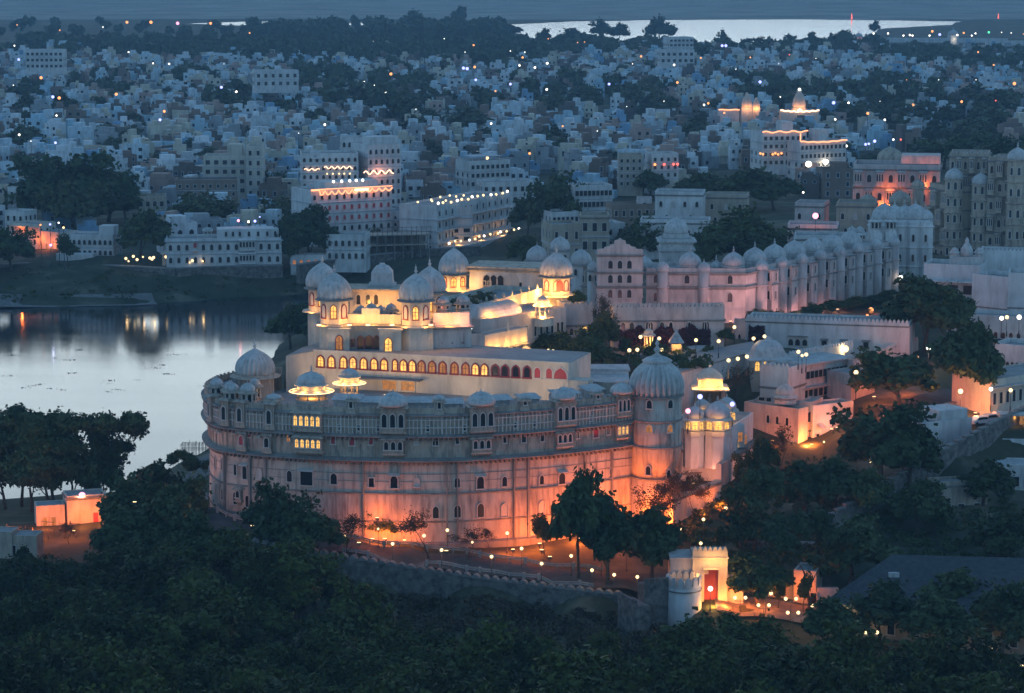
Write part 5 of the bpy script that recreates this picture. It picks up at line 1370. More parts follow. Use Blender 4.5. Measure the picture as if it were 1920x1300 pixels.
g = Bld('low_roof_house', 'low pale house with a blue-grey lean-to roof before the window gallery', 'house', A, B, 3, 12, 18.9, 'white', par=.25); g.row('F', 6.8, 1.3, 1.0, us=[.2, .34], kind='rect')
(A, B) = span(1600, 470, 1722, 496, 23)
g = Bld('crenellated_wall', 'pink crenellated terrace wall running back from the gallery to the road lamp', 'wall', A, B, 1.2, 17, 24.0, 'pinkish', par=1.0, cren=True)
g = Bld('crenellated_wall', 'blue-grey crenellated terrace wall behind the big road tree', 'wall', *span(1480, 470, 1600, 484, 24), 1.0, 17, 25.2, 'white', par=1.0, cren=True)
(A, B) = span(1596, 462, 1640, 466, 20)
g = Bld('pink_annex', 'plain pink annex beside the road tree', 'house', A, B, 6, 14, 23.0, 'pinkish', par=.4)
o, O = thing_at('square_dome_pavilion', 'wide white square-domed pavilion with glowing windows above the lit terrace', 'pavilion', 1440, 469, 23)
b = MB(); b.box(-3.2, 3.2, -3.2, 3.2, -6, 2.6); bb = b.build('wall', M['cream'], o)
b = MB(); b.lathe(0, 0, 2.6, [(5.6, -.35), (5.6, -.1), (4.4, .3), (4.0, 1.2), (3.4, 2.0), (2.2, 2.7), (.9, 3.0), (.5, 3.6)], 4, smooth=False, a0=pi/4); b.build('dome', M['dome'], o)
for i in range(4): window_sub(bb, -2.3+i*1.5, -3.2, .4, 0, .8, 1.7, 'arch', 'lit')
# lit pavilion terrace next to the corner tower
(A, B) = span(1279, 425, 1396, 428, 20)
g = Bld('terrace_house', 'white terrace house whose lower windows glow beside the ribbed corner tower', 'house', A, B, 12, 8, 19.8, 'white', par=.7)
g.row('F', 9.6, .8, 1.6, us=[.08, .18, .82, .93], kind='rect', pane=['dark', 'frame', 'lit', 'litdim']); g.row('F', 6.0, .6, 1.4, us=[.06, .13, .2, .3, .38, .46], pane='dark'); g.row('F', 2.5, .8, 1.7, us=[.1, .3, .8], pane='dark')
g.cornice(8.4, .6, .2); g.cornice(4.6, .25, .2)
(A, B) = span(1372, 424, 1412, 437, 18)
g = Bld('balcony_house', 'small pale house with two glowing rooms behind its balcony', 'house', A, B, 6, 9, 20.4, 'white', par=.5); g.row('F', 7.2, 1.5, 1.8, us=[.3, .62], kind='rect', pane=['lit', 'litdim']); b = MB(); b.box(0, g.L, -1.2, -.003, 6.6, 7.3); b.build('balcony', M['trim'], g.o)
for px, Y, z, r, w in ((1345, 424.5, 20.0, 2.3, 'lit'), (1302, 424, 20.0, 1.7, 'lit'), (1316, 431, 20.2, 1.5, 'litdim'), (1362, 431, 20.3, 1.7, 'lit')):
    o, O = thing_at('terrace_pavilion', '', 'pavilion', px, Y, z)
    c_ = chhatri(o, 0, 0, 0, r, 2.3, 0, solid=True, winpane=w, wall='cream', hd=r*1.2, name='canopy'); point(o, (0, -r-1.0, 1.6), 130, 'amber', .2)
    b = MB(); b.lathe(0, 0, -6, [(r*1.0, 0), (r*1.0, 5.8)], 8, smooth=False, a0=pi/8); b.build('base', M['white'], o)
    auto(o, 'domed terrace pavilion with glowing window bays', O)
o, O = thing_at('shrine_canopy', 'brightly lit yellow canopy shrine with a dark statue niche below', 'shrine', 1330, 447, 18)
b = MB(); b.box(-2.6, -1.9, -2, 2, -2, 5.6); b.box(1.9, 2.6, -2, 2, -2, 5.6); b.box(-1.9, 1.9, 1.4, 2, -2, 5.6); b.build('pier', M['beige'], o)
b = MB(); b.lathe(0, 0, 5.6, [(4.6, -.2), (4.6, .05), (3.0, .3), (2.9, 1.6), (3.3, 1.7), (3.2, 1.9), (1.6, 2.9), (.4, 3.4), (.2, 4.0)], 4, smooth=False, a0=pi/4); b.build('canopy', M['cream'], o)
b = MB(); b.lathe(0, .3, 1.2, [(.5, 0), (.55, .6), (.35, 1.2), (.5, 1.9), (.3, 2.5), (.16, 2.7), (.25, 3.0), (.05, 3.3)], 10); b.build('statue', M['dome'], o)
for q in ((0, -3.4, 6.6), (2.8, -2.6, 6.6), (-2.8, -2.6, 6.6)): point(o, q, 420, 'amber', .2)
# ------------------------------------------------------------------ right edge: roadside house, garden house, ruin, big dark roof
(A, B) = span(1858, 446, 1990, 458, 22)
g = Bld('roadside_house', 'warm-lit cream roadside house with a row of tall windows', 'house', A, B, 9, 15, 24.6, 'cream', par=.4); g.row('F', 5.6, .8, 2.0, n=11, kind='rect'); g.row('F', 1.5, 1.0, 2.4, us=[.25, .4], kind='rect', pane='litdim'); 
b = MB(); b.box(-.4, g.L, -1.2, -.003, g.H-1.0, g.H-.8); b.build('eave', M['dome'], g.o)
for t in (.2, .42): point(g.o, (g.L*t, -3, 3.5), 420, 'amber', .3)
o, O = thing_at('lit_shed', 'small open shed glowing yellow under a flat roof by the roadside house', 'shed', 1898, 437, 18.2)
b = MB(); b.box(-2.4, 2.4, -1.4, 1.4, 2.3, 2.6); b.build('roof', M['dome'], o); b = MB(); b.box(-2.2, 2.2, 1.2, 1.4, -1, 2.3); b.box(-2.2, -2.0, -1.2, 1.2, -1, 2.3); b.box(2.0, 2.2, -1.2, 1.2, -1, 2.3); b.build('wall', M['cream'], o); point(o, (.3, -.4, 1.8), 260, 'amber', .2)
(A, B) = span(1728, 428, 1822, 433, 19)
g = Bld('garden_house', 'white flat-roofed garden house with two wide pale windows among the trees', 'house', A, B, 7, 13, 20.2, 'white', par=.5, col=None); g.row('F', 3.0, 1.5, 1.5, us=[.2, .34], kind='rect', pane='frame'); g.row('F', 3.0, 1.2, 1.4, us=[.75], kind='rect', pane='frame')
g.block('roof_room', g.L*.42, g.L*.98, 1, 6.5, g.H+.13, g.H+2.0)
(A, B) = span(1752, 411, 1852, 413, 12)
g = Bld('ruined_house', 'weathered roofless ruin with broken doorways among dark bushes', 'ruin', A, B, 4, 7, 13.6, 'oldstone', par=.5); g.row('F', 1.0, 1.0, 2.3, us=[.25, .5, .8], kind='rect'); g.cornice(g.H-.3, .25)
for nm, lab, ax, bx, Y, z0, z1 in (('shed_row', 'long low shed roof in bluish shade at the right edge', 1838, 1985, 447, 15, 19.0), ('shed_row', 'flat shed below the low wall at the right edge', 1880, 1990, 431, 13, 17.2), ('shed_row', 'grey storage block behind the ruin at the right edge', 1868, 1990, 422, 10, 14.6)):
    (A, B) = span(ax, Y, bx, Y-1, z1); g = Bld(nm, lab, 'shed', A, B, 6, z0, z1, 'white', 'dome', par=.25); g.row('F', 1.2, 1.2, 1.6, n=5, kind='rect')
# hipped dark roof
c0 = [PZ(1545, 1128, 8.4), PZ(1985, 1172, 8.4), PZ(1985, 1075, 8.4), PZ(1640, 1066, 8.4)]
rg = [PZ(1672, 1040, 12.2), PZ(1985, 1048, 12.2)]
o = thing('hipped_hall', 'wide low hall under a big dark hipped slate roof with a pale eave line', 'hall', (c0[0].x, c0[0].y, 3))
O = Vector((c0[0].x, c0[0].y, 3))
b = MB(); b.add([p-O for p in c0+rg], [(0, 1, 5, 4), (1, 2, 5), (2, 3, 4, 5), (3, 0, 4)]); b.build('roof', M['slate'], o)
b = MB(); q = [p-O for p in c0]; cx = sum(p.x for p in q)/4; cy = sum(p.y for p in q)/4
b.prism([((p.x-cx)*.94+cx, (p.y-cy)*.94+cy) for p in q], -2, 5.35); wl = b.build('wall', M['beige'], o)
b = MB(); b.prism([(p.x, p.y) for p in q], 5.1, 5.36); b.build('eave', M['rail'], o)
w0 = Vector(((q[0].x-cx)*.94+cx, (q[0].y-cy)*.94+cy)); w1 = Vector(((q[1].x-cx)*.94+cx, (q[1].y-cy)*.94+cy)); a_ = atan2((w1-w0).y, (w1-w0).x)
for i in range(9):
    t = w0.lerp(w1, (i+.5)/9); window(o, t.x, t.y, 1.4, a_, 1.0, 2.2, 'arch', 'dark', 'frame')
b = MB(); b.box(10, 11.5, 6, 6.8, 7.4, 8.0); b.build('roof_hatch', M['dome'], o)
(A, B) = span(1488, 372, 1530, 371, 7)
g = Bld('entrance_lodge', 'small lodge beyond the gate with an orange-lit blank wall', 'lodge', A, B, 5, 3, 8.8, 'cream', par=.3); point(g.o, (1.6, -1.8, 3.8), 420, 'orange', .2); g.row('F', 1.0, .9, 1.8, us=[.9], kind='rect')
g.block('door_frame', 1.2, 1.5, -.15, -.004, 0, 4.4); 
(A, B) = span(1440, 374, 1487, 373, 6)
g = Bld('boundary_wall', 'low orange-lit boundary wall between gate and lodge', 'wall', A, B, .6, 3, 6.6, 'cream', par=.2)
(A, B) = span(1532, 371, 1572, 371, 6)
g = Bld('boundary_wall', 'low shaded boundary wall beside the leaning forecourt tree', 'wall', A, B, .6, 3, 6.4, 'white', par=.2)

# ------------------------------------------------------------------ the flood-lit gate and the fort wall
GP = PY(1298, 1115, 369); gz = 4.6
ga = rad(28)
gate = thing('fort_gate', 'crenellated fort gate glowing orange around its tall dark red doorway', 'gate', (GP.x, 369, gz), -0.0)
gw = XY(1364, 369, 9)-GP.x
b = MB(); b.box(0, gw*.34, 0, 4.5, -2, 7.6); b.box(gw*.74, gw, 0, 4.5, -2, 7.6); b.box(gw*.34, gw*.74, 0, 4.5, 5.2, 7.6); b.build('wall', M['cream'], gate)
b = MB(); crenels(b, gw, 7.6, h=1.0, w=.5, gap=.18); b.build('parapet', M['cream'], gate)
b = MB(); b.box(gw*.30, gw*.78, -.5, -.003, 5.3, 5.55); b.box(-.15, gw+.15, -.18, -.004, 6.9, 7.1); b.build('cornice', M['cream'], gate)
b = MB(); b.box(gw*.34, gw*.74, .8, 1.0, -.5, 5.2); b.build('door', M['redframe'], gate)
b = MB(); b.box(gw+.004, gw+2.4, .6, 1.6, -2, 4.4); crenels(b, 2.4, 4.4, y0=.6); b.build('side_wall', M['cream'], gate)
lb = MB(); lb.box(-3.2, -.004, .5, 6, -2, 6.6); lb.box(-3.3, 0, .4, 6.1, 6.61, 6.9); lo = lb.build('guard_room', M['pinkish'], gate); window_sub(lo, -1.9, .5, 2.4, 0, .7, 1.5, 'arch', 'dark')
for q, pw, c_ in (((gw*.55, -2.6, .8), 560, 'amber'), ((gw*.95, -2.2, .8), 900, 'orange'), ((gw+5, -2.5, 1.6), 700, 'orange'), ((gw*.1, -2.0, 4.6), 130, 'amber'), ((gw*.9, -1.8, 6.4), 170, 'amber'), ((gw*.5, -1.5, 6.6), 170, 'amber'), ((gw*.54, .2, 1.2), 60, 'orange'), ((gw+2.2, -1.4, 1.0), 380, 'orange')): point(gate, q, pw, c_, .25)
p = PY(1282, 1150, 366); o = thing('round_bastion', 'round whitewashed bastion with a scalloped top beside the gate', 'bastion', (p.x, 366.8, 2))
b = MB(); b.lathe(0, 0, -3, [(2.7, 0), (2.55, 9.4)], 28); b.build('wall', M['white'], o)
b = MB(); b.lathe(0, 0, 5.4, [(2.5, 0), (2.7, .05), (2.7, .2), (2.5, .25)], 28, smooth=False, cap=False); b.build('string_course', M['trim'], o)
b = MB()
for i in range(14):
    a = 2*pi*i/14; u = (-sin(a), cos(a)); nn = (cos(a), sin(a)); b.obox((2.5*cos(a), 2.5*sin(a)), u, nn, -.42, .42, -.3, .08, 6.2, 7.3); b.obox((2.5*cos(a), 2.5*sin(a)), u, nn, -.25, .25, -.3, .06, 7.2, 7.6)
b.lathe(0, 0, 6.1, [(2.6, 0), (2.6, .3), (2.2, .3), (2.2, 0)], 28, smooth=False, cap=False); b.build('parapet', M['white'], o)
# the wall itself: coping of small scallops stepping down the slope
WP = [PZ(*q) for q in [(470, 1012, 12.2), (560, 1026, 11.0), (653, 1043, 9.8), (798, 1066, 8.3), (883, 1078, 7.6), (1025, 1096, 6.9), (1167, 1112, 6.2)]]
o = thing('fort_wall', 'dark old fort wall with a scalloped coping running along below the road', 'wall', (WP[0].x, WP[0].y, 3)); O = Vector((WP[0].x, WP[0].y, 3))
wb = MB(); cb = MB()
for i in range(len(WP)-1):
    a, c_ = WP[i]-O, WP[i+1]-O; dd = (c_-a); L = dd.to_2d().length; u = dd.to_2d()/L; nn = Vector((u.y, -u.x))
    n_ = max(1, round(L/1.5))
    for k in range(n_):
        t0, t1 = k/n_, (k+1)/n_; p0 = a.lerp(c_, t0); s0, s1 = 0, L/n_; zt = p0.z
        wb.obox(p0, u, nn, s0, s1, -.5, .5, -8, zt-.35)
        m = 6
        vs = []; 
        for y_ in (-.62, .62):
            for j in range(m+1):
                s_ = s1*j/m; vs.append((p0.x+u.x*s_+nn.x*y_, p0.y+u.y*s_+nn.y*y_, zt-.35+.55*sin(pi*j/m)))
        cb.add(vs, [tuple(range(m+1)), tuple(range(2*m+1, m, -1))] + [(j, j+m+1, j+m+2, j+1) for j in range(m)])
wb.build('wall', M['masonry'], o); cb.build('coping', M['trim'], o)
for (xa, ya, za), (xb, yb, zb), lab in (((1170, 1113, 7.6), (1202, 1112, 9.0), 'rough raised end of the fort wall before the white bastion'), ((1203, 1088, 9.2), (1250, 1084, 9.2), 'dark old wall block joining the white bastion')):
    a, c_ = PZ(xa, ya, za), PZ(xb, yb, zb); u = (c_-a).to_2d(); L = u.length; u /= L; nn = Vector((u.y, -u.x))
    o = thing('wall_block', lab, 'wall', (a.x, a.y, 0)); b = MB(); b.obox((0, 0), u, nn, 0, L, -1.4, 1.0, -4, za-.6); b.build('wall', M['masonry'], o)
    b = MB(); n_ = max(2, int(L/.9))
    for k in range(n_): b.obox((0, 0), u, nn, L*k/n_+.1, L*(k+1)/n_-.1, .55, .95, za-.62, za+.3)
    b.obox((0, 0), u, nn, 0, L, .5, .98, za-.61, za-.3); b.build('parapet', M['masonry'], o)
# road railings: posts and two rails
def railing(lab, pix, step=2.2, h=.85):
    pts = [hit(x, y) for x, y in pix]; O = pts[0].copy(); o = thing('railing', lab, 'railing', O)
    rb = MB()
    for i in range(len(pts)-1):
        a, c_ = pts[i]-O, pts[i+1]-O; L = (c_-a).length; n_ = max(1, round(L/step))
        for k in range(n_):
            q = a.lerp(c_, k/n_); q2 = a.lerp(c_, (k+1)/n_); g0 = ground(q.x+O.x, q.y+O.y)-O.z; g1 = ground(q2.x+O.x, q2.y+O.y)-O.z
            big_ = k % 3 == 0; s_ = .22 if big_ else .11
            pb = MB(); pb.box(-s_, s_, -s_, s_, -.4, h+(.25 if big_ else 0)); pb.build('post', M['rail'], o, (q.x, q.y, g0))
            for zz in (.55, h): 
                u = (q2-q).to_2d(); l_ = u.length; u /= l_; nn = Vector((u.y, -u.x))
                w_ = .07
                vs = [(q.x+nn.x*e, q.y+nn.y*e, g0+zz+f) for e, f in ((-w_, -.09), (w_, -.09), (w_, .09), (-w_, .09))] + [(q2.x+nn.x*e, q2.y+nn.y*e, g1+zz+f) for e, f in ((-w_, -.09), (w_, -.09), (w_, .09), (-w_, .09))]
                rb.add(vs, [(0, 1, 5, 4), (1, 2, 6, 5), (2, 3, 7, 6), (3, 0, 4, 7)])
    rb.build('rail', M['rail'], o)
railing('white balustrade along the palace side of the road below the crescent', [(640, 1012), (720, 1026), (800, 1033), (900, 1046), (985, 1058), (1075, 1068), (1131, 1076)])
railing('white balustrade along the valley side of the road above the fort wall', [(645, 1040), (690, 1046), (800, 1064), (900, 1077), (1010, 1090), (1113, 1106)])
railing('pale low wall rails at the foot of the crescent lake end', [(388, 938), (408, 962), (440, 978), (500, 992)])
# dark diagonal boundary wall on the slope to the right
def slope_wall(lab, pix, h, mat='masonry', th=.6):
    pts = [hit(x, y) for x, y in pix]; O = pts[0].copy(); o = thing('boundary_wall', lab, 'wall', O); b = MB(); c_ = MB()
    for i in range(len(pts)-1):
        a, e = pts[i]-O, pts[i+1]-O; L = (e-a).to_2d().length; u = (e-a).to_2d()/L; nn = Vector((u.y, -u.x)); n_ = max(1, round(L/2.5))
        for k in range(n_):
            q = a.lerp(e, k/n_); b.obox(q, u, nn, 0, L/n_, -th/2, th/2, q.z-2, q.z+h); c_.obox(q, u, nn, 0, L/n_, -th/2-.12, th/2+.12, q.z+h+.003, q.z+h+.25)
    b.build('wall', M[mat], o); c_.build('coping', M['trim'], o)
slope_wall('dark boundary wall climbing diagonally between garden and houses', [(1530, 1015), (1600, 975), (1680, 925), (1760, 880), (1850, 832), (1935, 790)], 3.2)
slope_wall('low garden terrace wall under the trees beside the gate', [(1400, 1030), (1460, 1030), (1540, 1032)], 1.0)
slope_wall('second low garden terrace wall higher up the slope', [(1420, 1005), (1480, 1003), (1550, 1000)], 1.0)
slope_wall('pale kerb wall beside the climbing palace road', [(1650, 790), (1740, 778), (1790, 760)], .7, 'rail')
# bamboo jetty frame standing in the lake
p = PZ(366, 850, 0); o = thing('pole_jetty', 'frame of weathered poles standing in the lake shallows beside the palace', 'jetty', p)
b = MB(); cb = MB()
for i in range(9):
    for j in range(3):
        x, y = -2.6+i*.68, j*1.4-1.4; b.tube([(x, y, -2), (x+random.uniform(-.08, .08), y, 2.2+random.uniform(-.2, .3))], [.05, .04], 5)
b.build('pole', M['bamboo'], o)
for j in range(3):
    for z in (.9, 1.9): cb.tube([(-2.8, j*1.4-1.4, z), (3.0, j*1.4-1.4, z+.05)], [.045, .045], 5)
for i in range(0, 9, 2): cb.tube([(-2.6+i*.68, -1.6, 1.95), (-2.6+i*.68, 1.6, 1.95)], [.04, .04], 5)
cb.build('crossbar', M['bamboo'], o)
for px_, py_, Y_, pw_, c_ in ((1640, 700, 455, 1500, 'orange'), (1690, 690, 462, 900, 'orange'), (1720, 655, 478, 900, 'rose'), (1780, 735, 444, 1500, 'orange'), (1830, 738, 444, 1100, 'orange'), (1660, 748, 447, 900, 'red'), (1560, 775, 449, 500, 'rose'), (1450, 835, 444, 1500, 'orange'), (1345, 890, 421, 1200, 'rose'), (1240, 632, 474, 420, 'pink'), (1180, 632, 472, 320, 'pink'), (1330, 640, 474, 420, 'pink')):
    q_ = PY(px_, py_, Y_); flood(0, 0, 0, pw_, c_, loc=Vector((q_.x, q_.y, ground(q_.x, q_.y)+1.6)), words='low orange floodlight')
# low garden wall behind the tower trees, glowing orange
(A, B) = span(1262, 401, 1352, 415, 12)
g = Bld('tower_garden_wall', 'low garden wall glowing deep orange behind leafless trees beside the ribbed corner tower', 'wall', A, B, .8, 8, 13.4, 'cream', par=.3); g.cornice(g.H-.3, .15)
for t in (.35, .7): point(g.o, (g.L*t, -2.2, 2.6), 1500, 'orange', .3)
for t in (.35, .7):
    b = MB(); b.box(g.L*t-.25, g.L*t+.25, -2.3, -2.0, 1.2, 2.2); b.build('floodlight', M['metal'], g.o)
(A, B) = span(1352, 420, 1400, 432, 12)
g = Bld('tower_garden_wall', 'pale yard wall between terrace house and pink road house', 'wall', A, B, 1, 8, 15.0, 'pinkish', par=.3)
flood(1300, 905, 417, 1600, 'rose', words='floodlight lighting the terrace house front'); flood(1395, 880, 428, 900, 'rose', words='floodlight lighting the yard wall')
# vehicles parked beside the climbing wall
def car(lab, px, py, rz, col):
    p = hit(px, py); o = thing('parked_car', lab, 'car', (p.x, p.y, p.z+.1), rz, 'cars parked by the garden wall')
    paint = M.setdefault('car'+col, plain('car_paint_'+col, {'white': (.7, .7, .7), 'silver': (.45, .46, .48), 'dark': (.05, .05, .06)}[col], .3, .5))
    b = MB(); pr = [(-2.1, .35), (-2.1, .8), (-1.5, .95), (-.9, 1.45), (.7, 1.45), (1.3, .98), (2.05, .85), (2.1, .35)]
    n_ = len(pr); vs = [(x, y, z) for y in (-.82, .82) for x, z in pr]; b.add(vs, [tuple(range(n_)), tuple(range(2*n_-1, n_-1, -1))]+[(i, i+n_, (i+1) % n_+n_, (i+1) % n_) for i in range(n_)]); b.build('body', paint, o)
    b = MB(); b.add([(-.85, -.84, 1.38), (.66, -.84, 1.38), (1.15, -.84, .98), (-1.35, -.84, .98)], [(3, 2, 1, 0)]); b.add([(-.85, .84, 1.38), (.66, .84, 1.38), (1.15, .84, .98), (-1.35, .84, .98)], [(0, 1, 2, 3)]); b.build('window', M['dark'], o)
    for x in (-1.35, 1.3):
        for y in (-.8, .8):
            b = MB(); b.lathe(0, 0, -.1, [(.32, 0), (.32, .2)], 12, smooth=False); w_ = b.build('wheel', M['tank'], o, (x, y, .32)); w_.rotation_euler = (pi/2, 0, 0)
for lab, px, py, rz, col in (('white car parked first along the climbing garden wall', 1838, 797, .5, 'white'), ('silver car parked in the middle beside the garden wall', 1856, 793, .5, 'silver'), ('white car parked last, closest to the roadside shed', 1875, 789, .5, 'white')): car(lab, px, py, rz, col)
# the orange-lit yard at the left
p = hit(125, 990); (A, B) = ((XY(122, p.y, 7), p.y+2), (XY(196, p.y+2, 7), p.y+4))
g = Bld('yard_house', 'small blank house glowing orange in the lamp-lit yard at the left', 'house', A, B, 5, p.z-.5, p.z+4.6, 'cream', par=.35); g.cornice(g.H-.2, .2); point(g.o, (g.L*.3, -3.2, 2.2), 1000, (1, .24, .045), .3); point(g.o, (g.L*.8, -2.6, 2.2), 500, (1, .24, .045), .3)
g.row('F', 0.6, .8, 1.8, us=[.72], kind='rect', pane='redshut')
(A, B) = ((XY(68, p.y+1, 6), p.y+1), (XY(121, p.y+2, 6), p.y+2.2)); g = Bld('yard_house', 'low lean-to with a thin flat roof beside the glowing yard house', 'house', A, B, 4, p.z-.5, p.z+3.3, 'cream', par=.2); point(g.o, (g.L*.3, -3.0, 1.8), 600, 'orange', .3); g.row('F', .4, .7, 1.6, us=[.3, .6], kind='rect', pane='litdim')
q = hit(50, 1045)
for lab, px, w_, h_ in (('grey plain shed below the orange-lit yard', 38, 5.0, 3.6), ('grey shed at the left edge below the yard', -8, 3.2, 4.2)):
    (A, B) = ((XY(px-32, q.y-1, 6), q.y-1), (XY(px+32, q.y-1, 6), q.y-1.5)); g = Bld('plain_shed', lab, 'shed', A, B, 4, q.z-1, q.z+h_, 'oldstone', par=.2); g.row('F', 1.6, .8, 1.6, us=[.3], kind='rect')
q = hit(25, 1010); point(None, (q.x, q.y-1, q.z+2.2), 900, 'orange', .4)
b = MB()
for i in range(26):
    x, y = random.uniform(-9, 7), random.uniform(-3, 3); h_ = random.uniform(1.2, 2.6); b.tube([(x, y, -.4), (x+random.uniform(-.3, .3), y, h_)], [.06, .04], 5)
    if i % 3 == 0: b.tube([(x, y, h_*.8), (x+2.2, y+.4, h_*.7)], [.05, .05], 5)
p2 = hit(75, 1005); o = b.build('pole_fence', M['bamboo'], None, (p2.x, p2.y, p2.z)); tag(o, 'rickety fence of poles in the orange-lit yard', 'fence')
for dx_ in (-6, 0, 6): flood(0, 0, 0, 1100, 'orange', loc=Vector((p2.x+dx_, p2.y-2.5, ground(p2.x+dx_, p2.y-2.5)+1.5)), words='orange yard floodlight')
p3 = hit(150, 1000); t_ = thing('yard_lamp', 'dazzling pink lamp on a mast above the orange-lit yard house', 'lamp', (XY(153, p3.y+8, 12), p3.y+8, p3.z)); zz = zY(930, p3.y+8)-p3.z; link('post', post_mesh(zz-.4, .08), t_); link('globe', globe_mesh('pink', .62), t_, (0, 0, zz)); point(t_, (0, -1.0, zz), 700, 'rose', .3)
# ------------------------------------------------------------------ the far bank and named houses of the town
def house(name, lab, ax, bx, YA, YB, ptop, pbase=None, dep=9, mat='white', rows=3, cols=None, kinds='arch', wid=.9, par=.8, extra=None, z0=None, cat='house', pane='dark', col=None):
    Ym = (YA+YB)/2; z1 = zY(ptop, Ym); zb = z0 if z0 is not None else zY(pbase, Ym)
    (A, B) = span(ax, YA, bx, YB, (z1+zb)/2)
    g = Bld(name, lab, cat, A, B, dep, zb, z1, mat, 'roof', par=par, col=col)
    hh = g.H/rows; cols = cols or max(3, int(g.L/2.6))
    for r in range(rows):
        g.row('F', r*hh+hh*.28, wid, hh*.45, n=cols, kind=kinds, pane=pane if isinstance(pane, str) else pane[r % len(pane)])
        if r: g.cornice(r*hh-.1, .3, .18, 'housetrim')
    g.row('R', hh*.3, wid, hh*.45, n=3, kind=kinds); g.row('L', hh*.3, wid, hh*.45, n=3, kind=kinds)
    if rows > 1: g.row('R', hh*1.3, wid, hh*.45, n=3, kind=kinds); g.row('L', hh*1.3, wid, hh*.45, n=3, kind=kinds)
    return g
def embank(lab, pix, z, depth=2.5, th=1.0, name='embankment_wall'):
    pts = [PZ(x, y, z) for x, y in pix]; O = Vector((pts[0].x, pts[0].y, 0)); o = thing(name, lab, 'wall', O); b = MB(); c_ = MB()
    for i in range(len(pts)-1):
        a, e = pts[i]-O, pts[i+1]-O; L = (e-a).to_2d().length; u = (e-a).to_2d()/L; nn = Vector((u.y, -u.x)); b.obox(a, u, nn, 0, L, -th, th*.5, z-depth-3, z); c_.obox(a, u, nn, 0, L, -th, th*.5+.3, z+.003, z+.35)
    b.build('wall', M['masonry'], o); c_.build('coping', M['trim'], o)
embank('stone embankment wall of the bulb-lit garden on the far bank', [(-60, 500), (115, 492), (175, 497), (330, 505), (385, 502), (530, 498)], 7.2)
embank('stone quay wall under the scaffolded building site', [(560, 497), (690, 480), (790, 470), (900, 462)], 8.5)
g = house('lake_hotel', 'long white two-storey lakeside hotel with arched windows and roof kiosks', 312, 528, 752, 756, 452, 499, 12, cols=14, rows=2)
g.block('roof_room', g.L*.44, g.L*.98, 3.5, 11, g.H+.13, g.H+3.0); g.row('F', g.H+.9, .8, 1.4, us=[]) ; 
for t in (.52, .58, .64, .72, .8, .88, .95): window(g.o, g.L*t, 3.5, g.H+.9, 0, .7, 1.4, 'arch', 'dark', 'frame')
chhatri(g.o, g.L*.36, 4, g.H+.13, 1.6, 2.8, 0, square=True, wall='white', hd=.6); g.cornice(g.H-.1, .5, .2, 'housetrim'); g.balcony('F', .70, 4.6, 4.8, 2.8, .8, 5); g.balcony('F', .70, 4.6, .8, 2.8, .8, 5); g.balcony('F', .25, 1.6, 4.8, 2.8, .8, 1, 'redshut')
g = house('lake_house', 'white lakeside house with a ribbon of windows and a roof room', 125, 212, 766, 764, 445, 484, 9, cols=9, rows=2); g.block('roof_room', g.L*.66, g.L*.98, 2, 7, g.H+.13, g.H+3.2); g.block('plinth', -2, g.L*.65, -4, -.004, -3, 1.6)
g = house('white_annex', 'white waterside annex with a roof terrace beside the dark round tree', 612, 686, 757, 756, 445, 492, 9, cols=6, rows=2)
house('white_annex', 'low waterside wall house with warm windows below the dark round tree', 545, 612, 757, 758, 483, 500, 5, cols=5, rows=1, pane='litdim')
g = house('rope_light_hotel', 'tall white lake hotel draped with orange rope lights and red awnings', 583, 735, 792, 806, 358, 456, 14, cols=11, rows=5, pane=['dark', 'dark', 'redshut', 'redshut', 'dark'])
def rope(root, pts, r=.16, mat='rope'):
    b = MB(); b.tube(pts, [r]*len(pts), 5); return b.build('rope_light', M[mat], root)
n_ = 90; L = g.L
rope(g.o, [(L*i/n_, -.45, g.H+.7+ (0 if i < 10 else -1.0*abs(sin(i*.42))**.7*(1.2 if i > 50 else 1.5))) for i in range(n_+1)], .17)
rope(g.o, [(L*i/12, -.3, g.H+.95) for i in range(13)], .12); b = MB(); b.box(L*.53, L*.7, -.7, -.45, g.H-.1, g.H+.6); b.build('lit_sign_panel', M['panel'], g.o)
g.block('roof_room', L*.25, L*.9, 4, 12, g.H+.13, g.H+2.6)
b = MB()
for t in (.3, .4, .5, .58, .66): b.ball((L*t, 1.2, g.H+3.0), .42)
b.build('bulb_row', BULB['white'], g.o)
for t in (.15, .45, .75): point(g.o, (L*t, -1.6, g.H+.3), 260, 'orange', .3)
g = house('white_mansion', 'big white mansion with arched galleries and strings of red bulbs', 565, 672, 850, 852, 292, 372, 13, cols=9, rows=5); L = g.L
rope(g.o, [(L*(.05+.9*i/40), -.5, g.H*.68+.35*sin(i*1.3)) for i in range(13)], .15, 'ropepale'); rope(g.o, [(L*(.4+.55*i/30), -.5, g.H*.72+.4*sin(i*1.1)) for i in range(28)], .15, 'ropepale'); rope(g.o, [(L*(.3+.5*i/30), -3.5, g.H*.36+.6*sin(i*.9)) for i in range(30)], .15)
chhatri(g.o, L*.25, 2, g.H*.78, 2.2, 2.4, 0, wall='white'); b = MB(); b.box(L*.1, L*.9, -3.6, -.004, -2, g.H*.36); b.build('porch', M['white'], g.o); b = MB()
for t in (.45, .55, .66, .75, .85): b.ball((L*t, -1.0, g.H*.58), .3)
b.build('bulb_row', BULB['warm'], g.o)
g = house('white_mansion', 'narrow white mansion wing with pale rope lights on its terrace', 690, 752, 856, 862, 275, 388, 13, cols=6, rows=6); L = g.L
rope(g.o, [(-L*.2+L*(.05+.9*i/30), -.6, g.H*.58+.6*sin(i*.8)) for i in range(31)], .2, 'ropepale'); point(g.o, (L*.3, -2.5, g.H*.58), 420, 'rose', .3); g.block('roof_room', L*.2, L*1.05, 3, 9, g.H+.13, g.H+3)
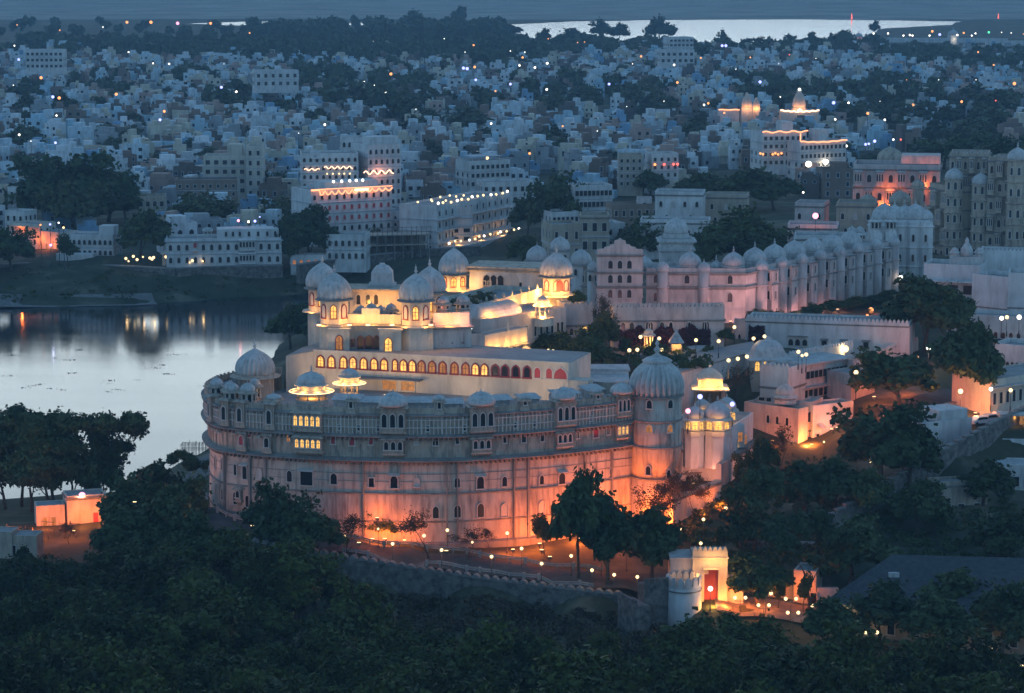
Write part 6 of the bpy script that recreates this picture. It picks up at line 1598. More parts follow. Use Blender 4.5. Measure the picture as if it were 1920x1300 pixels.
house('white_mansion', 'plain white roof storey joined behind the big white mansion', 640, 745, 890, 892, 262, 300, 10, cols=10, rows=2)
g = house('bulb_hotel', 'long white hotel with a colonnaded front and rows of glowing bulbs above and below', 818, 956, 792, 836, 378, 462, 13, cols=12, rows=4); L = g.L
g.pilasters('F', 12, 0, g.H, .35, .4, 'white'); b = MB()
for r in range(1, 4): b.box(-.6, L+.6, -1.2, -.36, g.H*r/4-.2, g.H*r/4+.1)
b.build('gallery_floor', M['white'], g.o)
for nm, zz, y, n__, r_ in (('bulb_row', g.H+1.1, .1, 13, .40), ('bulb_row', 3.4, -4.2, 13, .36)):
    for i in range(n__):
        link('bulb', globe_mesh('warm' if i % 3 else 'white', r_), g.o, (L*(i+.5)/n__, y+random.uniform(-.5, .8), zz+random.uniform(-.2, .35)))
for i in range(9): link('bulb', globe_mesh('warm', .34), g.o, (L*(.05+.07*i), 3+random.uniform(0, 5), g.H+1.0+random.uniform(0, 1.0)))
b = MB(); b.box(-.5, L+.5, -4.6, -.004, -3, 2.0); b.build('terrace', M['white'], g.o)
for t in (.2, .5, .8): point(g.o, (L*t, -2.6, 2.2), 260, 'amber', .3); 
point(g.o, (L*.5, 2, g.H+1.8), 380, 'amber', .3)
house('bulb_hotel', 'white side wing of the bulb-lit hotel with one wide dark window', 788, 820, 812, 800, 392, 455, 12, cols=1, rows=4, wid=2.2, kinds='rect')
house('white_link_house', 'white stepped houses between the rope-lit hotel and the bulb-lit hotel', 735, 795, 808, 814, 400, 440, 10, cols=5, rows=3)
# scaffolded site: slabs on thin columns
(A, B) = span(690, 772, 808, 776, 10)
o = thing('building_site', 'unfinished concrete frame with bare columns and dark slabs on the quay', 'building site', (A[0], A[1], 7.5), atan2(B[1]-A[1], B[0]-A[0])); L = (Vector(B)-Vector(A)).length
b = MB()
for z in (3.4, 6.4): b.box(0, L, 0, 9, z, z+.3)
b.build('floor_slab', M['oldstone'], o); b = MB()
for i in range(8):
    for j in range(3): b.box(L*i/7.2, L*i/7.2+.28, j*4, j*4+.28, -3, 6.4)
b.build('column', M['trim'], o)
b = MB(); b.box(0, L, 8.8, 9, -2, 6.4); b.build('rear_wall', M['oldstone'], o)
b = MB()
for i in range(14): b.tube([(L*i/13, -.3, 6.7), (L*i/13, -.3, 9.3)], [.07, .07], 5)
for z in (7.6, 8.9): b.tube([(0, -.3, z), (L, -.3, z)], [.06, .06], 5)
b.build('scaffold', M['bamboo'], o)
g = house('cream_block', 'cream four-storey block with rows of square dark windows', 382, 462, 905, 905, 296, 366, 11, 'cream', 4, 5, 'rect', 1.5); g.block('roof_room', g.L*.55, g.L*.9, 2, 8, g.H+.13, g.H+4.5)
house('cream_block', 'slim cream block joined to the square-windowed block', 462, 492, 900, 900, 278, 372, 11, 'cream', 5, 2, 'rect', 1.0)
g = house('corner_house', 'white terraced corner house with long window bands and a lit roof cafe', 882, 956, 905, 912, 305, 352, 12, 'white', 3, 8, 'rect', 1.2); g.block('roof_cafe', g.L*.1, g.L*.85, 2, 10, g.H+1.9, g.H+2.2, 'housetrim')
for t in (.12, .45, .8): g.block('post', g.L*t, g.L*t+.25, 2.2, 2.5, g.H, g.H+1.9)
link('bulb', globe_mesh('warm', .6), g.o, (g.L*.55, 4, g.H+1.3))
house('white_house', 'white low house with a yellow shop front below the terraced corner house', 905, 1000, 868, 872, 345, 385, 10, 'white', 2, 7, 'rect', 1.1)
house('cream_house', 'cream four-storey house beside a balcony hung with red lamps', 1160, 1205, 905, 905, 295, 352, 10, 'beige', 4, 4, 'rect')
g = house('white_house', 'white house with a balcony of red lamps beside the cream four-storey house', 1222, 1272, 910, 912, 292, 350, 10, 'white', 4, 4, 'rect')
for t, k in ((.1, 'orange'), (.45, 'red'), (.8, 'red'), (.95, 'red')): link('bulb', globe_mesh(k, .45), g.o, (g.L*t, -.6, g.H*.72))
g = house('hilltop_hotel', 'white hotel outlined with rope lights along its stepped roof', 1430, 1512, 905, 909, 252, 312, 13, 'white', 4, 8, 'rect', 1.1); L = g.L
rope(g.o, [(-.3+(L+.6)*i/30, -.5, g.H+.9+.25*sin(i*.7)) for i in range(31)], .22); g.block('roof_room', L*.5, L*.75, 3, 9, g.H+.13, g.H+4.2)
for t in (.02, .08, .3, .36, .42, .5): link('bulb', globe_mesh('orange', .4), g.o, (L*t-1.5, -1.0, g.H*.38+random.uniform(-.3, .5)))
g = house('hilltop_hotel', 'longer white hotel wing outlined with rope lights and tall windows', 1500, 1586, 900, 909, 268, 332, 13, 'white', 4, 11, 'rect', 1.0); L = g.L
rope(g.o, [(-.3, -.5, g.H+3.6), (-.3, -.5, g.H+1.0)] + [(L*i/30, -.5, g.H+.8-.5*sin(pi*i/30)+.12*sin(i)) for i in range(31)], .22); g.block('roof_room', L*.5, L*.72, 3, 9, g.H+.13, g.H+4.5); point(g.o, (L*.5, -2, 5), 500, 'white', .3)
house('haveli', 'grey colonnaded haveli with two storeys of dark verandas behind the lake trees', 1078, 1148, 800, 803, 352, 415, 10, 'white', 3, 9, 'rect', 1.1)
house('haveli', 'grey lower haveli before the colonnaded one', 1035, 1085, 780, 783, 402, 440, 9, 'white', 2, 6, 'rect')
g = house('beige_block', 'old beige block with three tall shuttered openings near its top', 1088, 1142, 690, 690, 409, 478, 9, 'beige', 2, 3, 'rect', 1.2); g.cornice(g.H, .4)
house('beige_block', 'old low beige block with a flat roof beside the shuttered one', 1034, 1090, 688, 690, 426, 490, 10, 'beige', 2, 3, 'rect', .8)
house('white_block', 'pale wall block between beige block and palace trees', 1135, 1172, 700, 702, 424, 470, 9, 'white', 2, 2, 'rect')
house('orange_lit_house', 'small terracotta-roofed house with an orange-lit tower room', 1148, 1235, 745, 748, 388, 412, 8, 'brown', 1, 6, 'rect', cat='house')
g = house('orange_lit_house', 'tower room glowing orange above the terracotta-roofed house', 1195, 1222, 752, 752, 376, 408, 5, 'pinkish', 2, 1, 'rect'); point(g.o, (g.L*.7, -2, 1.6), 320, 'rose', .3)
g = house('shore_house', 'shore house glowing orange under its eaves at the left edge', 18, 72, 800, 795, 424, 462, 9, 'cream', 2, 4, 'rect'); point(g.o, (g.L*.5, -2, g.H-.8), 420, 'orange', .3); point(g.o, (g.L*1.1, -1.5, 2.5), 600, 'orange', .3); point(g.o, (g.L*1.5, -3, 1.2), 800, 'orange', .3); g.block('eave', -.6, g.L+.8, -1.2, -.003, g.H-.25, g.H)
(A, B) = span(64, 797, 112, 790, 10); g = Bld('shore_house', 'orange-lit low wing with a pillared porch beside the shore house', 'house', A, B, 8, 6, zY(437, 793), 'cream', par=.4); g.row('F', 1.2, .8, 2, n=5, kind='rect', pane='litdim')
g = house('white_tower_house', 'slim white tower at the left edge beside the shore house', 15, 31, 830, 830, 356, 420, 4, 'white', 4, 1, 'rect', .8); house('white_tower_house', 'broad white base of the slim tower at the left edge', 10, 45, 815, 812, 400, 440, 7, 'white', 2, 3, 'rect')
g = house('ochre_pavilion', 'dark old house with an open pillared veranda behind the lakeside hotel', 245, 310, 845, 846, 372, 415, 9, 'oldstone', 2, 5, 'rect', 1.2)
g = house('brick_house', 'long brick-brown building with a plain wall near the cream block', 330, 445, 870, 872, 342, 372, 10, 'brown', 2, 8, 'rect')
house('far_block', 'pale three-storey block standing alone far off among trees', 48, 118, 1560, 1560, 96, 130, 14, 'white', 3, 8, 'rect', 1.6); house('far_block', 'long pale block with a row of windows far off beside the wide grove', 478, 560, 1420, 1425, 135, 164, 14, 'white', 2, 6, 'rect', 1.6)
house('far_block', 'pale tall block before the far lake beside the big lone tree', 1255, 1300, 1900, 1905, 72, 98, 14, 'white', 3, 6, 'rect', 2)
house('far_block', 'grey square block in front of the far lake trees', 1238, 1302, 1760, 1762, 96, 120, 14, 'white', 2, 6, 'rect', 2)
# temples glowing on the hill
for px, py, Y, s, lab in ((1400, 206, 1235, .95, 'small shrine with a slim spire flood-lit orange'), (1418, 206, 1240, .65, 'low shrine dome flood-lit orange beside the slim spire'), (1498, 207, 1235, 1.2, 'temple spire glowing pale orange on a platform edged in light')):
    p = PY(px, py, Y); o = thing('temple', lab, 'temple', p)
    b = MB(); b.lathe(0, 0, -14, [(3*s, 0), (3*s, 15)], 8, smooth=False); b.build('base', M['cream'], o); b = MB(); b.lathe(0, 0, 1, [(2.6*s, 0), (2.7*s, 1.5*s), (2.3*s, 3.5*s), (1.6*s, 5.2*s), (.9*s, 6.3*s), (1.1*s, 6.8*s), (.1, 7.8*s)], 16, ribs=8, depth=.0); b.build('spire', M['cream'], o)
    for dx in (-3.2, 3.2): point(o, (dx*s, -3.4*s, 1.0*s), 420*s, (1, .4, .13), .4)
    point(o, (0, -4.4*s, .8), 420*s, (1, .4, .13), .4)
    if s > 1.1:
        b = MB(); b.box(-9, 9, -4, 4, -14, -.2); b.build('platform', M['cream'], o); rope(o, [(-9.2+18.4*i/20, -4.2, .2-.6*sin(pi*i/20)+.2*sin(i*2)) for i in range(21)], .42, 'ropepale'); link('bulb', globe_mesh('white', .9), o, (0, -3.4, 0)); link('bulb', globe_mesh('white', .7), o, (0, -1, 9.9))
p = PY(1367, 206, 1240); o = thing('lit_parapet', 'short roof edge of orange light beside the slim shrine', 'roof', p); b = MB(); b.box(-5, 5, 0, 6, -14, -.3); b.build('wall', M['white'], o); rope(o, [(-5+i, -.2, .1*sin(i)) for i in range(11)], .3)
# causeway and island buildings by the far lake
(A, B) = span(1632, 2490, 1890, 2470, 12); g = Bld('causeway', 'long white causeway wall reaching into the far lake', 'wall', A, B, 10, 6, zY(74, 2480), 'white', par=1); 
(A, B) = span(1850, 2380, 2100, 2380, 12); Bld('causeway', 'second white wall near the far causeway at the right', 'wall', A, B, 8, 8, zY(79, 2380), 'white', par=1)
for px, Y, pt, lab, r, lit in ((1610, 2430, 70, 'tiny domed pavilion with an orange-lit base on the far lake spit', 4.4, 'orange'), (1787, 2440, 66, 'white mosque dome glowing on the far causeway', 5.6, 'white'), (1384, 1960, 100, 'small grey dome roof before the far lake', 5, None)):
    p = PY(px, pt, Y); o = thing('domed_building', lab, 'domed building', (p.x, p.y, p.z-4)); b = MB(); b.lathe(0, 0, -6, [(r, 0), (r, 10)], 12, smooth=False); b.build('base', M['white'], o); b = MB(); b.lathe(0, 0, 4, dome_prof(r*.85, r*.9), 20); finial_into(b, 0, 0, 4+r*.85, 2); b.build('dome', M['dome'], o)
    if lit: point(o, (0, -r*1.5, 0), 700, lit, .5)
for px, py in ((1597, 33), (1872, 33)):
    p = PY(px, py, 3300); o = thing('red_mast', '', 'mast', (p.x, p.y, FARZ)); b = MB(); b.lathe(0, 0, 0, [(.8, 0), (.4, p.z-FARZ)], 6); b.build('mast', M['metal'], o); b = MB(); b.lathe(0, 0, p.z-FARZ-3, [(1.1, 0), (.3, 8)], 8); b.build('beacon', BULB['red'], o); auto(o, 'slim mast with a red beacon by the far lake', p)
for px, py, Y in ((692+100, 70, 1700), (158, 0, 0)):
    if Y: p = PY(px, 130, Y); o = thing('lattice_mast', 'thin lattice radio mast rising from the wide grove', 'mast', (p.x, p.y, 10)); b = MB(); 
    if Y:
        h_ = zY(38, Y)-10
        for s in ((-1, -1), (1, -1), (1, 1), (-1, 1)): b.tube([(s[0]*2.2, s[1]*2.2, 0), (s[0]*.4, s[1]*.4, h_)], [.22, .16], 4)
        for k in range(14):
            a, c_ = k/14, (k+1)/14; f = lambda t: 2.2-1.8*t
            b.tube([(-f(a), -f(a), h_*a), (f(c_), -f(c_), h_*c_)], [.12, .12], 4); b.tube([(f(a), -f(a), h_*a), (-f(c_), -f(c_), h_*c_)], [.12, .12], 4)
        b.build('mast', M['metal'], o)
# ------------------------------------------------------------------ ordinary town houses
HCOL = [((.76, .77, .78), 'white', 5), ((.46, .64, .74), 'pale blue', 2), ((.64, .73, .77), 'bluish white', 5), ((.66, .58, .46), 'cream', 4), ((.50, .34, .28), 'dusty pink', 3), ((.26, .18, .14), 'brown', 3), ((.36, .37, .38), 'grey', 4), ((.16, .13, .11), 'dark brown', 2), ((.26, .42, .58), 'blue', 1)]
HC = [c for c in HCOL for _ in range(c[2])]
def make_proto(k):
    rng = random.Random(100+k)
    w, d, h = rng.uniform(5.5, 10.5), rng.uniform(6, 9), rng.choice([3.6, 4.6, 5.8, 6.6, 7.4, 8.6])
    st = max(1, round(h/3.3)); o = thing('town_house', 'x', 'house')
    b = MB(); b.box(-w/2, w/2, -d/2, d/2, -5, h)
    if rng.random() < .6: b.box(-w/2-.2, w/2+.2, -d/2-1.0, -d/2, h*.5, h*.5+.2)
    if rng.random() < .5: e = rng.uniform(.3, .6)*w; b.box(w/2+.002, w/2+e, -d/2+.6, d/2-.5, -5, h*rng.choice([.45, .62]))
    for q in ((-w/2, w/2, -d/2, -d/2+.22), (-w/2, w/2, d/2-.22, d/2), (-w/2, -w/2+.22, -d/2+.22, d/2-.22), (w/2-.22, w/2, -d/2+.22, d/2-.22)): b.box(*q, h, h+.85)
    b.build('wall', M['house'], o)
    rr = []
    if rng.random() < .85:
        b = MB(); x0 = rng.uniform(-w/2+.4, 0); b.box(x0, x0+rng.uniform(2.6, w*.5), -d/2+rng.uniform(.6, 3), d/2-.4, h-.2, h+rng.uniform(2.3, 3.0)); b.build('roof_room', M['house'], o)
    if rng.random() < .6:
        b = MB(); b.lathe(rng.uniform(-w/3, w/3), rng.uniform(0, d/3), h-.1, [(.75, 0), (.75, 1.3), (.4, 1.6)], 10); b.build('water_tank', M['tank'], o)
    n = max(2, int(w/3.2)); ww, wh = rng.choice([(1.0, 1.4), (1.3, 1.3), (.9, 1.7)])
    kd = rng.choice(['rect', 'rect', 'arch'])
    for s in range(st):
        for i in range(n):
            if rng.random() < .85:
                me = win_meshes(ww, wh, kd, 'dark', 'housetrim', rng.random() < .3)
                window_sub(o, -w/2+w*(i+.5)/n, -d/2, s*h/st+h/st*.3, 0, ww, wh, kd, 'dark', 'housetrim', False)
    for i in range(2):
        window_sub(o, w/2 if True else 0, -d/4+d/2*i, h/st*(st-1)+h/st*.3, pi/2, ww, wh, kd, 'dark', 'housetrim'); window_sub(o, -w/2, -d/4+d/2*i, h/st*(st-1)+h/st*.3, -pi/2, ww, wh, kd, 'dark', 'housetrim')
    nw = {1: 'one', 2: 'two', 3: 'three'}[st]
    note_kids(o)
    return o, w, d, h, f"{nw}-storey"
PROTO = [make_proto(k) for k in range(18)]
NAMED = [(proj(o.location)[0], proj(o.location)[1]) for o in COL.objects if o.parent is None and o.get('category') and o.location.y > 600]
TREE_BLOCK = [(40, 255, 335, 430), (320, 450, 385, 425), (520, 620, 395, 500), (210, 315, 400, 490), (985, 1075, 330, 450), (1160, 1260, 410, 480), (1290, 1475, 400, 505), (1290, 1480, 320, 385), (1720, 1890, 255, 300), (0, 60, 430, 500)]
GROVES = [(700, 190, 120, 34), (620, 165, 70, 25), (900, 205, 75, 18), (1150, 215, 130, 40), (1660, 200, 110, 40), (1620, 240, 120, 30), (1830, 240, 110, 50), (1500, 190, 80, 18), (1440, 190, 60, 25), (600, 85, 330, 42), (880, 95, 140, 34), (330, 85, 160, 36), (120, 70, 160, 30), (1200, 70, 90, 26),
          (1320, 250, 90, 26), (760, 240, 60, 24), (420, 190, 60, 14), (230, 175, 70, 16), (140, 170, 40, 12), (1050, 190, 90, 14), (1560, 85, 130, 18), (1720, 120, 90, 14), (850, 260, 40, 16), (470, 215, 60, 10), (960, 120, 80, 20), (1100, 80, 70, 20), (340, 160, 24, 14), (1880, 130, 80, 20)]
def in_grove(px, py): return any(((px-a)/c)**2+((py-b_)/d)**2 < 1 for a, b_, c, d in GROVES)
BOXES = [(b0.A, b0.B) for b0 in []]
def blocked(px, py):
    return any(a < px < b_ and c < py < d for a, b_, c, d in TREE_BLOCK)
hr = random.Random(21); spots = []
KEEP = []     # footprints of named buildings in the town
for o in list(COL.objects):
    if o.parent is None and o.get('category') and o.location.y > 600 and o.get('kind') is None and o.name.split('.')[0] != 'town_house':
        xs = []
        for ch in o.children:
            if ch.name.split('.')[0] in ('wall', 'base', 'hall', 'platform') and ch.type == 'MESH':
                for v in ch.data.vertices: xs.append(o.matrix_basis @ v.co)
        if xs: KEEP.append((min(p.x for p in xs)-5, max(p.x for p in xs)+5, min(p.y for p in xs)-5, max(p.y for p in xs)+5))
Yc = 772.0
while Yc < 2250:
    step = 7.6 + (Yc-772)*.0018
    half = .215*Yc; x = -half + hr.uniform(0, step)
    while x < half:
        X, Y = x+hr.uniform(-2.5, 2.5), Yc+hr.uniform(-6, 6)
        spots.append((X, Y)); x += step*hr.uniform(.85, 1.3)
    Yc += (12.0 + (Yc-772)*.006)*hr.uniform(.85, 1.15)
sx = np.array([s[0] for s in spots]); sy = np.array([s[1] for s in spots]); sz = ground_np(sx, sy)
sd1 = poly_sd(LAKE, sx, sy); sd2 = poly_sd(FLAKE, sx, sy)
near_, far_ = [], []
for X, Y, z, d1, d2 in zip(sx, sy, sz, sd1, sd2):
    px, py = proj((X, Y, z))
    if d1 < 35 or d2 < 30 or px < -60 or px > 1980: continue
    if px > 1010 + (480-py)*.2 and py > 372: continue               # palace hill
    if px > 1590 and py > 285: continue
    if py > 470 and px < 700: continue
    if blocked(px, py): continue
    if in_grove(px, py) and hr.random() < (.93 if py < 112 else .68): continue
    if hr.random() < .10: continue
    if any(a < X < b_ and c < Y < d for a, b_, c, d in KEEP): continue
    if py > 400 and hr.random() < .25: continue
    if py < 112 and hr.random() < (.8 if px < 1150 else .5): continue
    (near_ if len(near_) < 285 and Y < 1330 else far_).append((X, Y, z))
for i, (X, Y, z) in enumerate(near_):
    pr, w, d, h, st = PROTO[hr.randrange(len(PROTO))]
    s = hr.uniform(.8, 1.12); c, cn, _ = hr.choice(HC)
    o = copy_tree(pr) if True else pr
    o.location = (X, Y, z); o.rotation_euler = (0, 0, hr.uniform(-.35, .35)+hr.choice([0, 0, 0, pi/2, .6])); o.scale = (s, s, s*hr.uniform(.9, 1.1))
    v = hr.uniform(.78, 1.06)
    for ch in o.children: ch.color = (*[q*v for q in c], 1)
    o['group'] = 'flat-roofed houses of the town'; auto(o, f"{cn} {st} flat-roofed house", Vector((X, Y, z+h*.5)))
def drop(o):
    for ch in list(o.children): drop(ch)
    bpy.data.objects.remove(o)
for pr in PROTO: drop(pr[0])
# the rest of the town: too many to count
tb = MB(); TM = [stucco(f'far_house_plaster_{i}', tuple(q*.97 for q in c[0]), amount=.6, scale=.3) for i, c in enumerate(HCOL)]
idx = [i for i, c in enumerate(HCOL) for _ in range(c[2])]
for X, Y, z in far_:
    m = hr.choice(idx); a = hr.uniform(-.5, .5); u = (cos(a), sin(a)); n = (-sin(a), cos(a)); w, d, h = hr.uniform(4.2, 9.5), hr.uniform(5, 8.5), hr.choice([3.2, 3.6, 4.4, 5.6, 6.4, 7.2, 8.8])
    tb.obox((X, Y), u, n, -w/2, w/2, -d/2, d/2, z-5, z+h, m)
    if hr.random() < .8: x0 = hr.uniform(-w/2, 0); tb.obox((X, Y), u, n, x0, x0+hr.uniform(2.5, w*.5), -d/2+1, d/2-.5, z+h, z+h+2.7, m)
    tb.obox((X, Y), u, n, -w/2, w/2, -d/2-.15, -d/2+.15, z+h, z+h+.8, m)
    k = max(2, int(w/3.5)); wp = hr.choice([.15, .5, .75, .9])
    for _q in range(hr.randrange(0, 3)):
        x0, y0 = hr.uniform(-w/2, w/2-1.6), hr.uniform(-d/2+.5, d/2-1.5); tb.obox((X, Y), u, n, x0, x0+hr.uniform(.8, 1.6), y0, y0+1.2, z+h, z+h+hr.uniform(.8, 1.8), hr.choice([m, 0, len(TM)]))
    if hr.random() < .4: tb.obox((X, Y), u, n, -w/2, w/2, -d/2-1.0, -d/2, z+h*.5, z+h*.5+.2, m)
    if hr.random() < .35: e = hr.uniform(2, 5); tb.obox((X, Y), u, n, w/2, w/2+e, -d/2+1, d/2, z-5, z+h*hr.uniform(.4, .7), hr.choice(idx))
    for fl in range(max(1, int(h/3.2))):
        for i in range(k):
            if hr.random() < wp: tb.obox((X, Y), u, n, -w/2+w*(i+.3)/k, -w/2+w*(i+.65)/k, -d/2-.06, -d/2, z+h-fl*3.1-2.4, z+h-fl*3.1-1.0, len(TM))
tag(tb.build('town_houses', TM+[M['dark']]), 'mass of small pale flat-roofed houses filling the far town', 'houses', kind='stuff')
# ------------------------------------------------------------------ trees
trng = np.random.default_rng(3)
def limb(b, p, d, L, r, depth, rnd, tips, spread=.6, up=.25, n=6):
    pts = [Vector(p)]; rr = [r]; dd = Vector(d)
    for k in range(3):
        dd = (dd + Vector((rnd.uniform(-.2, .2), rnd.uniform(-.2, .2), rnd.uniform(-.05, .15)))).normalized(); pts.append(pts[-1]+dd*L/3); rr.append(r*(1-.18*(k+1)))
    b.tube(pts, rr, n)
    if depth == 0: tips.append(pts[-1]); return
    for k in range(rnd.choice([2, 3])):
        a = rnd.uniform(0, 2*pi); q = (dd + Vector((cos(a), sin(a), up))*spread).normalized()
        limb(b, pts[-1 if k else 2], q, L*rnd.uniform(.6, .8), rr[-1]*.72, depth-1, rnd, tips, spread, up, max(4, n-1))
def make_tree(seed, kind, leaves=5200, size=.26, mat='leaf'):
    """crown radius about 1 unit of 5 m, height about 9 m"""
    rnd = random.Random(seed); tips = []; b = MB()
    if kind == 'round':
        limb(b, (0, 0, -1), (0, 0, 1), 4.2, .34, 3, rnd, tips, .8, .45, 7)
    elif kind == 'umbrella':
        limb(b, (0, 0, -1), (rnd.uniform(-.15, .15), 0, 1), 5.0, .26, 3, rnd, tips, .95, .1, 7)
    elif kind == 'bare':
        limb(b, (0, 0, -1), (0, 0, 1), 3.3, .20, 5, rnd, tips, .85, .35, 5)
    elif kind == 'tall':
        limb(b, (0, 0, -1), (0, 0, 1), 4.8, .26, 3, rnd, tips, .5, .8, 6)
    tr = b.mesh('trunk', M['trunk'])
    cl = []
    nb = {'round': 22, 'umbrella': 13, 'bare': 12, 'tall': 13}[kind]
    for i in range(nb):
        if kind == 'round':
            a = rnd.uniform(0, 2*pi); r = 3.5*rnd.random()**.55; zz = 5.4+2.6*(1-(r/3.7)**2)*rnd.uniform(.2, 1.15)-rnd.random()*2.0; cr = rnd.uniform(.75, 1.75); fz = .8
        elif kind == 'umbrella':
            a = rnd.uniform(0, 2*pi); r = 3.6*sqrt(rnd.random()); zz = 7.4+1.1*(1-(r/3.8)**2)+rnd.uniform(-.7, .3); cr = rnd.uniform(.9, 1.6); fz = .55
        elif kind == 'tall':
            a = rnd.uniform(0, 2*pi); r = 1.7*sqrt(rnd.random()); zz = rnd.uniform(4, 9.2); cr = rnd.uniform(.9, 1.5); fz = .9
        else:
            a = rnd.uniform(0, 2*pi); r = 2.9*sqrt(rnd.random()); zz = 5.2+rnd.uniform(-1, 1.8); cr = rnd.uniform(1.0, 1.7); fz = .8
        cl.append((cos(a)*r, sin(a)*r, zz, cr, fz))
    tips = tips or [Vector((0, 0, 6))]
    if kind in ('umbrella', 'bare'):
        tt = rnd.sample(tips, min(len(tips), 30 if kind == 'bare' else 18)); cl = [(t.x, t.y, t.z+.2, rnd.uniform(.5, 1.0) if kind == 'bare' else rnd.uniform(1.0, 1.6), .8 if kind == 'bare' else .6) for t in tt]
    P = []; NR = []
    per = leaves//len(cl)
    for cx, cy, cz, crr, fz in cl:
        v = trng.normal(size=(per, 3)); v /= np.linalg.norm(v, axis=1)[:, None]
        rad_ = crr*(0.55+0.5*trng.random(per)**.6)
        nz = 1+.35*np.sin(v[:, 0]*5+cx)*np.cos(v[:, 1]*6+cy)+.2*np.sin(v[:, 2]*9)
        q = v*(rad_*nz)[:, None]; q[:, 2] *= fz
        P.append(q+np.array([cx, cy, cz])); NR.append(v+np.array([0, 0, .35]))
    ext = []
    for t in tips:
        m = max(4, int(leaves*.12/len(tips))); ext.append(np.array(t)[None, :]+trng.normal(size=(m, 3))*.55)
    P = np.concatenate(P+ext); NR = np.concatenate(NR+[trng.normal(size=(len(e), 3)) for e in ext])
    return tr, leaf_mesh('crown', P, size, trng, M[mat], None if kind == 'bare' else NR)
PT = {}
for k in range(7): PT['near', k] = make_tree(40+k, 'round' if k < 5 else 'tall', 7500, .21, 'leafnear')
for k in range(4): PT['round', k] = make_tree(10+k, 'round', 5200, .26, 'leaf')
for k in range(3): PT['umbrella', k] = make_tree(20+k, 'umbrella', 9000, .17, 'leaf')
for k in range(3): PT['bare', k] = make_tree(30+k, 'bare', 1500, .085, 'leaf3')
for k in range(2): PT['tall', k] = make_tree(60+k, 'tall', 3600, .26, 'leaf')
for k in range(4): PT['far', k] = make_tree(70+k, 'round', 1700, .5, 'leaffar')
for k in range(2): PT['olive', k] = make_tree(80+k, 'round', 3600, .30, 'leaf2')
TN = {'near': ('forest_tree', 'dense dark forest tree'), 'round': ('broadleaf_tree', 'dark round-crowned tree'), 'umbrella': ('umbrella_tree', 'flat-topped spreading tree'), 'bare': ('bare_tree', 'thin leafless tree'), 'tall': ('slender_tree', 'slender upright tree'), 'far': ('town_tree', 'dark bushy tree'), 'olive': ('olive_tree', 'olive-green leafy tree')}
NK = {}
for k, i in PT: NK[k] = NK.get(k, 0)+1
TG = {'near': 'trees of the dark hillside woods', 'far': 'trees among the town houses'}
def tree(kind, P, wid, hgt, words=None, rz=None):
    """wid: crown width in metres, hgt: height in metres"""
    i = random.randrange(NK[kind]); tr, cr_ = PT[kind, i]
    bw = {'tall': 5.4, 'umbrella': 9.4, 'bare': 7.6}.get(kind, 9.2); bh = {'umbrella': 9.3, 'tall': 10.2}.get(kind, 8.9)
    nm, lab = TN[kind]
    o = thing(nm, '', 'tree', P, random.uniform(0, 6.28) if rz is None else rz, TG.get(kind))
    o.scale = (wid/bw, wid/bw, hgt/bh)
    link('trunk', tr, o); link('crown', cr_, o)
    auto(o, words or lab, Vector((P[0], P[1], P[2]+hgt*.6)))
    return o
def tree_px(kind, px, top, base, wpx, words=None, Y=None, z=None):
    """a tree whose foot shows at (px, base), its top at row top, wpx wide"""
    p = hit(px, base) if Y is None and z is None else (PY(px, base, Y) if Y is not None else PZ(px, base, z))
    h = zY(top, p.y)-p.z
    return tree(kind, (p.x, p.y, p.z-.2), wpx*p.y/FPX*(1.25 if kind in ('round', 'umbrella') else 1.05), h, words)
